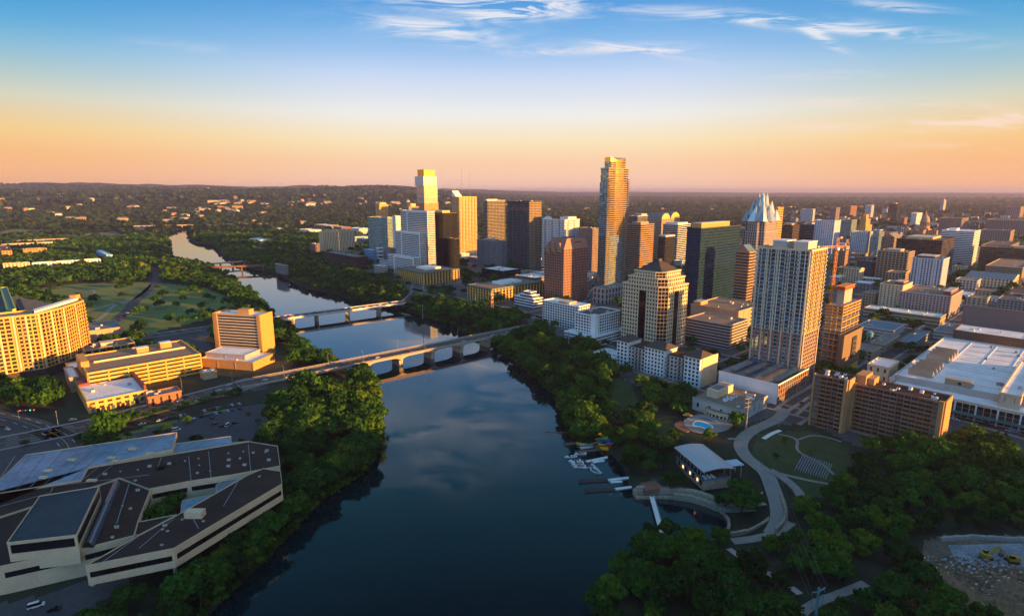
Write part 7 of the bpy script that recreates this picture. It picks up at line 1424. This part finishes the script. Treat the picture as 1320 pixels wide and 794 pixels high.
# ------------------------------------------------------------------ houses on the far hills
HK = {}
rsh = random.Random(21); nh = 0; clusters = [(1170, 0)]
hz = [((250, 330), (252, 262)), ((170, 215), (250, 262)), ((270, 330), (262, 275)), ((330, 420), (245, 270)), ((420, 540), (246, 268)), ((560, 660), (248, 268)), ((0, 170), (248, 272)), ((0, 330), (262, 290)), ((660, 1000), (255, 275)), ((1000, 1320), (252, 270)), ((900, 1320), (250, 262)), ((220, 260), (270, 285))]
cnts = [34, 12, 16, 36, 26, 18, 16, 14, 24, 44, 36, 8]
for (ub, vb_), cnt in zip(hz, cnts):
    for k in range(cnt):
        cu, cv_ = rsh.uniform(*ub), rsh.uniform(*vb_); x, y, z = gat(cu, cv_)
        if math.hypot(x, y) > 12000 or math.hypot(x, y) < 1900: continue
        key = (rsh.choice(['cream', 'tan', 'white', 'amber']), rsh.randrange(3))
        if key not in HK:
            mb = MB(); w, d, h_ = [(26, 13, 7), (16, 12, 9), (40, 14, 10)][key[1]]; mb.box(-w / 2, -d / 2, -6, w / 2, d / 2, h_, key[0])
            mb.quad([(-w / 2 - 1, -d / 2 - 1, h_), (w / 2 + 1, -d / 2 - 1, h_), (w / 2 - 3, 0, h_ + 4), (-w / 2 + 3, 0, h_ + 4)], 'roof_grey'); mb.quad([(w / 2 + 1, d / 2 + 1, h_), (-w / 2 - 1, d / 2 + 1, h_), (-w / 2 + 3, 0, h_ + 4), (w / 2 - 3, 0, h_ + 4)], 'roof_grey'); mb.quad([(-w / 2 - 1, d / 2 + 1, h_), (-w / 2 - 1, -d / 2 - 1, h_), (-w / 2 + 3, 0, h_ + 4)], 'roof_grey'); mb.quad([(w / 2 + 1, -d / 2 - 1, h_), (w / 2 + 1, d / 2 + 1, h_), (w / 2 - 3, 0, h_ + 4)], 'roof_grey')
            for q in range(int(w / 4)): mb.quad([(-w / 2 + 1 + q * 4, -d / 2 - .05, 2), (-w / 2 + 3 + q * 4, -d / 2 - .05, 2), (-w / 2 + 3 + q * 4, -d / 2 - .05, h_ - 2), (-w / 2 + 1 + q * 4, -d / 2 - .05, h_ - 2)], 'window_dark')
            HK[key] = mb.mesh('house')
        o = bpy.data.objects.new('house', HK[key]); C.objects.link(o); s = rsh.uniform(1.0, 1.9); o.location = (x, y, float(hgt(x, y)) + 4); o.rotation_euler = (0, 0, rad(rsh.uniform(10, 70))); o.scale = (s, s, s)
        tag(o, 'sunlit house scattered among the trees of the far wooded hills', 'house', 'houses on the far hills')
# ------------------------------------------------------------------ trees
def leaf_mat(name, dark, light, yellow):
    m = bpy.data.materials.new(name); m.use_nodes = True; n, l = nodes_of(m); p = n['Principled BSDF']; p.inputs['Roughness'].default_value = .75; p.inputs['Specular IOR Level'].default_value = .15
    uv = n.new('ShaderNodeUVMap'); s = n.new('ShaderNodeSeparateXYZ'); l.new(uv.outputs[0], s.inputs[0]); oi = n.new('ShaderNodeObjectInfo')
    ad = n.new('ShaderNodeMath'); ad.operation = 'ADD'; l.new(s.outputs[1], ad.inputs[0]); l.new(oi.outputs['Random'], ad.inputs[1]); fr = n.new('ShaderNodeMath'); fr.operation = 'FRACT'; l.new(ad.outputs[0], fr.inputs[0])
    r = n.new('ShaderNodeValToRGB'); e = r.color_ramp.elements; e[0].position = 0; e[0].color = (*dark, 1); e[1].position = 1; e[1].color = (*yellow, 1); q = r.color_ramp.elements.new(.55); q.color = (*light, 1); q = r.color_ramp.elements.new(.85); q.color = (light[0] * 1.5, light[1] * 1.25, light[2], 1); l.new(fr.outputs[0], r.inputs[0])
    mr = n.new('ShaderNodeMapRange'); mr.inputs[3].default_value = .4; mr.inputs[4].default_value = 1.75; l.new(s.outputs[0], mr.inputs[0]); v = n.new('ShaderNodeVectorMath'); v.operation = 'SCALE'; l.new(r.outputs[0], v.inputs[0]); l.new(mr.outputs[0], v.inputs['Scale'])
    tr = n.new('ShaderNodeBsdfTranslucent'); l.new(v.outputs[0], tr.inputs[0]); mx = n.new('ShaderNodeMixShader'); mx.inputs[0].default_value = .25; l.new(v.outputs[0], p.inputs['Base Color']); l.new(p.outputs[0], mx.inputs[1]); l.new(tr.outputs[0], mx.inputs[2]); l.new(mx.outputs[0], n['Material Output'].inputs[0]); MATS[name] = m
leaf_mat('far_leaves', (.008, .022, .010), (.020, .050, .016), (.060, .075, .018)); leaf_mat('leaves', (.008, .036, .005), (.030, .095, .010), (.10, .15, .010)); mat('bark', (.06, .045, .035), .9, var=.3, scale=2)
def leafpack(seed, R, Hc, nq, ls, trunk=3.0, nl=None, flat=.75):
    rs = np.random.RandomState(seed); nl = nl or rs.randint(15, 25); c = []
    for i in range(nl):
        a = rs.uniform(0, 2 * np.pi); rr = R * .72 * np.sqrt(rs.uniform(0, 1)); z = trunk + (Hc - trunk) * (.22 + .62 * (1 - (rr / R) ** 1.6) * rs.uniform(.45, 1.0))
        c.append((rr * np.cos(a), rr * np.sin(a), z, R * rs.uniform(.17, .40)))
    c = np.array(c); w = c[:, 3] ** 2; k = rs.choice(nl, nq, p=w / w.sum()); d = rs.normal(size=(nq, 3)); d /= np.linalg.norm(d, axis=1)[:, None]; d[:, 2] = np.where(rs.uniform(size=nq) < .72, np.abs(d[:, 2]), d[:, 2])
    rad_ = c[k, 3] * (1 - .35 * rs.uniform(size=nq) ** 2 + .17 * rs.normal(size=nq)); p = c[k, :3] + d * rad_[:, None] * [1, 1, flat]
    nrm = d + rs.normal(scale=.55, size=(nq, 3)); nrm /= np.linalg.norm(nrm, axis=1)[:, None]; t = np.cross(nrm, rs.normal(size=(nq, 3))); t /= np.linalg.norm(t, axis=1)[:, None]; b = np.cross(nrm, t)
    s = (ls * rs.uniform(.6, 1.3, nq) / 2)[:, None]; q = np.stack([p - t * s - b * s * .7, p + t * s - b * s * .7, p + t * s * .7 + b * s, p - t * s * .7 + b * s], 1)
    lobe = rs.uniform(0, 1, nl)[k]; return q.astype(np.float32), np.clip(.5 * lobe + .5 * rs.uniform(size=nq), 0, 1).astype(np.float32)
def quads_mesh(name, q, ux, uy, m):
    n = len(q); me = bpy.data.meshes.new(name); me.vertices.add(n * 4); me.vertices.foreach_set('co', q.reshape(-1)); me.loops.add(n * 4); me.loops.foreach_set('vertex_index', np.arange(n * 4, dtype=np.int32)); me.polygons.add(n); me.polygons.foreach_set('loop_start', np.arange(0, n * 4, 4, dtype=np.int32))
    uv = me.uv_layers.new(name='UVMap'); a = np.stack([np.repeat(ux, 4), np.repeat(uy, 4)], 1).astype(np.float32); uv.data.foreach_set('uv', a.ravel()); me.materials.append(MATS[m]); me.update(); return me
TV = []
for i in range(9):
    R = [6.2, 7.4, 5.2, 8.2, 6.8, 4.4, 7.0, 5.8, 9.0][i]; Hc = [12, 14, 11, 15, 15.5, 12, 11.5, 13.5, 14][i]; q, ux = leafpack(100 + i, R, Hc, int(46 * R * R), .95, 2.2)
    cme = quads_mesh('crown', q, ux, np.full(len(q), 0, np.float32), 'leaves'); mb = MB(); mb.bar((0, 0, -1.5), (.2, .1, Hc * .45), .42, 'bark', 8, .26)
    for k in range(6): a = k * 1.05 + i; mb.bar((.2, .1, Hc * (.26 + .04 * k)), (R * .55 * math.cos(a), R * .55 * math.sin(a), Hc * (.5 + .05 * k)), .2, 'bark', 5, .07)
    TV.append((cme, mb.mesh('trunk'), R, Hc))
CLEAR = [G(p) for p in ([(864, 590), (872, 576), (935, 572), (965, 570), (960, 590), (950, 606), (925, 644), (880, 648), (830, 640), (830, 622), (856, 610)], [(870, 538), (900, 532), (950, 540), (948, 560), (935, 568), (893, 568), (866, 556)],
        [(812, 628), (900, 628), (935, 640), (960, 646), (985, 650), (1005, 600), (1038, 640), (1040, 660), (1010, 696), (960, 712), (935, 700), (932, 685), (930, 665), (890, 648), (812, 648)], [(744, 562), (792, 552), (799, 578), (812, 616), (790, 612), (765, 590)], [(325, 480), (480, 450), (488, 490), (440, 499), (400, 507), (340, 513), (322, 502)], [(800, 610), (840, 612), (866, 618), (866, 640), (806, 640)],
        [(60, 548), (70, 515), (85, 500), (120, 470), (260, 470), (300, 470), (360, 452), (372, 470), (330, 492), (130, 552)], [(150, 572), (235, 520), (335, 492), (352, 520), (345, 560), (300, 585), (180, 592), (120, 592)], [(-60, 540), (100, 540), (130, 560), (90, 600), (0, 650), (-60, 680)],
        [(-60, 770), (100, 735), (180, 740), (140, 775), (60, 830), (-60, 860)], [(0, 480), (110, 470), (110, 500), (0, 510)], [(1030, 575), (1068, 575), (1080, 625), (1040, 628)], [(1180, 690), (1400, 685), (1400, 850), (1290, 830), (1215, 785), (1180, 735)], [(1225, 535), (1330, 555), (1400, 600), (1330, 600), (1228, 560)],
        [(915, 525), (1010, 535), (1000, 545), (968, 552), (920, 540)], [(968, 556), (985, 545), (1050, 540), (1110, 570), (1120, 600), (1075, 650), (1040, 640), (1000, 615)], [(985, 520), (1040, 500), (1050, 520), (1010, 545)], [(776, 486), (820, 486), (832, 532), (800, 540)],
        [(840, 532), (870, 540), (884, 564), (850, 570)], [(250, 452), (300, 440), (372, 440), (372, 470), (330, 485), (250, 486)], [(1020, 800), (1045, 775), (1090, 757), (1110, 757), (1070, 790), (1055, 830)], [(180, 430), (360, 402), (364, 412), (185, 442)], [(142, 398), (180, 370), (206, 342), (210, 350), (200, 380), (168, 404), (150, 425)])]
RP = [(np.array(p), w) for (nm, p, w, m, lf) in ROADS if nm != 'street'] + [(np.array([CB[0], onbr(CB[0], CB[1], CB[2], 0)]), 26), (np.array([CB1[0], onbr(CB1[0], CB1[1], CB1[2], 0)]), 24)]
def scatter(r0, r1, sp, azr=46):
    xs = np.arange(-r1, r1, sp); ys = np.arange(60, r1, sp); X_, Y_ = np.meshgrid(xs, ys); X_ = X_.ravel() + RN.uniform(-.42, .42, X_.size) * sp; Y_ = Y_.ravel() + RN.uniform(-.42, .42, Y_.size) * sp
    r = np.hypot(X_, Y_); az = np.degrees(np.arctan2(X_, Y_)); k = (r >= r0) & (r < r1) & (np.abs(az) < azr); X_, Y_ = X_[k], Y_[k]
    d = riv(X_, Y_) if r0 < 4000 else np.full(X_.shape, 999.); u, v = proj(X_, Y_, np.zeros(X_.shape)); k = (d > 1.5) & (u > -90) & (u < 1420) & (v < 880); X_, Y_, d = X_[k], Y_[k], d[k]
    kind = np.zeros(X_.shape, int)          # 0 wood, 1 city, 2 lawn
    if r0 < 4000:
        kind[inpoly(X_, Y_, CITY)] = 1
        for p in LAWNS: kind[inpoly(X_, Y_, p)] = 2
        bad_ = np.zeros(X_.shape, bool)
        for p in LOTS + SAND: bad_ |= inpoly(X_, Y_, p)
        if r0 < 1300:
            for p in CLEAR: bad_ |= inpoly(X_, Y_, p)
        for q, w in RP: bad_ |= distline(X_, Y_, q) < w / 2 + 3.5
        for f in FOOT:
            c = np.mean(f, axis=0); near = np.hypot(X_ - c[0], Y_ - c[1]) < 190
            if near.any(): i = np.where(near)[0]; bad_[i] |= inpoly(X_[i], Y_[i], f) | (distline(X_[i], Y_[i], f, True) < (6.0 if r0 > 100 else 4.0))
        rnd = RN.uniform(size=X_.shape); bad_ |= (kind == 1) & (rnd > .17); bad_ |= (kind == 2) & (rnd > .08)
        X_, Y_, d = X_[~bad_], Y_[~bad_], d[~bad_]
    return X_, Y_, d
T = []
A, ang, L = CB; X_, Y_, d_ = scatter(60, 640, 9.6)
def bankrow(line, a, b, off, sp, flip=1):
    p = np.array([at(u, v, WZ) for u, v in line[a:b]]); out = []
    for p0, p1 in zip(p, p[1:]):
        d = p1 - p0; L = np.hypot(*d); n_ = np.array([-d[1], d[0]]) / L * flip
        for t in np.arange(sp / 2, L, sp): out.append(p0 + d * t / L + n_ * (off + RN.uniform(-1, 1)))
    return out
rowp = bankrow(left_bank, 0, 12, 4, 7) + bankrow(left_bank, 0, 12, 12, 8) + bankrow(right_bank, 22, 31, 4, 7) + bankrow(right_bank, 22, 31, 11, 8) + bankrow(right_bank, len(right_bank) - 4, len(right_bank), 4, 7)
rowp = [p for p in rowp if not any(inpoly([p[0]], [p[1]], f)[0] for f in FOOT[-12:]) and riv(np.array([p[0]]), np.array([p[1]]))[0] > 1 and distline([p[0]], [p[1]], [A, onbr(A, ang, L, 0)])[0] > 13]
bush = [p for p in bankrow(left_bank, 0, 22, 1.8, 4.5) + bankrow(right_bank, 14, 31, 1.8, 4.5) if distline([p[0]], [p[1]], [A, onbr(A, ang, L, 0)])[0] > 11]
rowp = np.array(rowp); X_ = np.concatenate([X_, rowp[:, 0]]); Y_ = np.concatenate([Y_, rowp[:, 1]]); d_ = np.zeros(len(X_))
az_ = np.degrees(np.arctan2(X_, Y_)); order = np.argsort(np.hypot(X_, Y_)); X_, Y_, d_ = X_[order], Y_[order], d_[order]; Z_ = hgt(X_, Y_); U_, V_ = proj(X_, Y_, Z_ + 7)
vis = (U_ > -12) & (U_ < 1332) & (V_ < 812)
count = 0; baked = []
def put_tree(x, y, z, s, var, label, group, sz=1.0):
    r = empty('tree', label, 'tree', (x, y, z), random.uniform(0, 6.28), group); cme, tme, R, Hc = TV[var]
    for nm, me in (('crown', cme), ('trunk', tme)): o = bpy.data.objects.new(nm, me); C.objects.link(o); o.parent = r
    r.scale = (s, s, s * sz)
specials = [(217, 632, -1.0, 1.05, 8, 'large dark tree growing out of the courtyard of the angular complex', 1.15), (957, 646, None, 1.25, 8, 'huge round dense tree beside the boathouse above the lagoon wall', .85), (868, 612, None, .95, 3, 'light green tree on the lagoon side of the boathouse, by the brick landing', .8),
            (33, 575, None, .5, 2, 'small lone round tree on the traffic island at the left junction', .8), (118, 588, None, .6, 2, 'bush like tree behind the silver roof corner', .7), (1045, 588, None, .45, 5, 'small pale green tree on the park lawn above the stone seating', 1), (1012, 572, None, .5, 5, 'small bright shrub like tree left of the park path', .9),
            (1000, 592, None, .45, 2, 'small lawn tree beside the promenade curve', .9), (253, 572, None, .7, 6, 'tree at the edge of the open lot beside the silver roof', .8), (237, 640, -4, .6, 2, 'smaller tree in the courtyard beside the large dark one', .8)]
for (u, v_, z, s, var, lb, sz) in specials:
    x, y = at(u, v_); zz = float(hgt(x, y)) if z is None else z; put_tree(x, y, zz, s, var, lb, None, sz); count += 1
lotrow = [(255, 520), (262, 519), (270, 517), (278, 515), (286, 513), (294, 511), (303, 509), (312, 508), (320, 507), (170, 545), (180, 541), (190, 538), (200, 534), (210, 531), (220, 529), (232, 527), (242, 524), (100, 569), (112, 567), (150, 553), (240, 546), (205, 560), (215, 556), (150, 571), (165, 566), (333, 548), (322, 536)]
for (u, v_) in lotrow:
    x, y = at(u + random.uniform(-2, 2), v_ + random.uniform(-1, 1)); put_tree(x, y, 0, random.uniform(.35, .6), random.randrange(9), 'small tree in the planted strip between the wide avenue and the lakeside lot', 'small trees between avenue and lot', .8); count += 1
for k in range(26):
    x, y = at(random.uniform(862, 935), random.uniform(636, 652), -7); z = float(hgt(x, y)) - 1.2
    if riv(np.array([x]), np.array([y]))[0] < 1.5: continue
    put_tree(x, y, z, random.uniform(.14, .26), random.randrange(9), 'low leafy shrub planted between the stone walls of the lagoon', 'shrubs between the lagoon walls', .8)
    bpy.context.scene.objects[-1] if 0 else None
for i in range(len(X_)):
    x, y, z = float(X_[i]), float(Y_[i]), float(Z_[i]); s = random.uniform(.62, 1.2) * (1.15 if x < -40 and y < 480 else 1); v = random.randrange(9)
    if vis[i] and count < 296:
        u = U_[i]
        if y * 0 + x < -40: lb, gr = 'leafy green tree in the woods along the left bank of the lake', 'trees along the left bank'
        elif u < 1000: lb, gr = 'leafy green tree in the woods around the round lagoon and right bank', 'trees along the right bank'
        else: lb, gr = 'dark leafy tree in the dense woods at lower right', 'trees of the lower right woods'
        put_tree(x, y, z - .3, s, v, lb, gr); count += 1
    else: baked.append((x, y, z, s, v))
def bake(name, label, X_, Y_, Z_, S_, packs, lm='leaves'):
    Q, UX, UY = [], [], []
    for i in range(len(X_)):
        q, ux = packs[RN.randint(len(packs))]; a = RN.uniform(0, 6.28); ca, sa = np.cos(a) * S_[i], np.sin(a) * S_[i]
        o = np.empty_like(q); o[..., 0] = q[..., 0] * ca - q[..., 1] * sa + X_[i]; o[..., 1] = q[..., 0] * sa + q[..., 1] * ca + Y_[i]; o[..., 2] = q[..., 2] * S_[i] * RN.uniform(.85, 1.15) + Z_[i]; Q.append(o); UX.append(ux); UY.append(np.full(len(q), RN.uniform(0, 1), np.float32))
    me = quads_mesh(name, np.concatenate(Q), np.concatenate(UX), np.concatenate(UY), lm); o = bpy.data.objects.new(name, me); C.objects.link(o); tag(o, label, 'woods', kind='stuff')
p1 = [leafpack(200 + i, 6.2 + .5 * i, 12 + .6 * i, 620, 1.5, 2) for i in range(7)]
p0 = [leafpack(250 + i, 3.6, 4.6, 200, 1.1, .2) for i in range(5)]; bq = np.array(bush); bake('bank_undergrowth', 'low bushes overhanging the water line of both banks', bq[:, 0], bq[:, 1], hgt(bq[:, 0], bq[:, 1]) - .6, RN.uniform(.7, 1.3, len(bq)), p0)
B_ = np.array(baked); bake('woodland', 'the rest of the leafy woods along both banks', B_[:, 0], B_[:, 1], B_[:, 2], B_[:, 3], p1)
p2 = [leafpack(300 + i, 6.4 + .6 * i, 11.5 + .5 * i, 170, 2.5, 2) for i in range(7)]
a, b, _ = scatter(640, 1250, 11.5); bake('woodland', 'parkland and riverside woods beyond the bridges', a, b, hgt(a, b), RN.uniform(.7, 1.1, len(a)), p2)
p3 = [leafpack(400 + i, 7.5 + .6 * i, 12 + .5 * i, 48, 4.6, 2) for i in range(7)]
a, b, _ = scatter(1250, 2500, 15); bake('woodland', 'woods around the upstream river bend and far blocks', a, b, hgt(a, b), RN.uniform(.75, 1.15, len(a)), p3)
p4 = [leafpack(500 + i, 17, 15, 26, 11, 2, flat=.6) for i in range(6)]
a, b, _ = scatter(2500, 5200, 36, 44); k = RN.uniform(size=a.shape) < .8; a, b = a[k], b[k]; bake('far_woodland', 'dark woods covering the far plain and hillsides', a, b, hgt(a, b) - 3, RN.uniform(.7, 1.3, len(a)), p4, 'far_leaves')
a, b, _ = scatter(5200, 12500, 85, 44); k = RN.uniform(size=a.shape) < .7; a, b = a[k], b[k]; bake('far_woodland', 'distant wooded ridges under the horizon', a, b, hgt(a, b) - 6, RN.uniform(1.4, 2.6, len(a)), p4, 'far_leaves')
print('trees', count, len(baked))
# ------------------------------------------------------------------ air
hz_m = bpy.data.materials.new('haze'); hz_m.use_nodes = True; n, l = nodes_of(hz_m); n.remove(n['Principled BSDF']); pv = n.new('ShaderNodeVolumePrincipled'); pv.inputs['Color'].default_value = (.44, .46, .85, 1); pv.inputs['Density'].default_value = 4.8e-5; pv.inputs['Anisotropy'].default_value = .2; l.new(pv.outputs[0], n['Material Output'].inputs['Volume']); MATS['haze'] = hz_m
mb = MB(); mb.box(-34000, -34000, -20, 34000, 34000, 268, 'haze', True); o = mb.build('haze'); tag(o, kind='stuff')
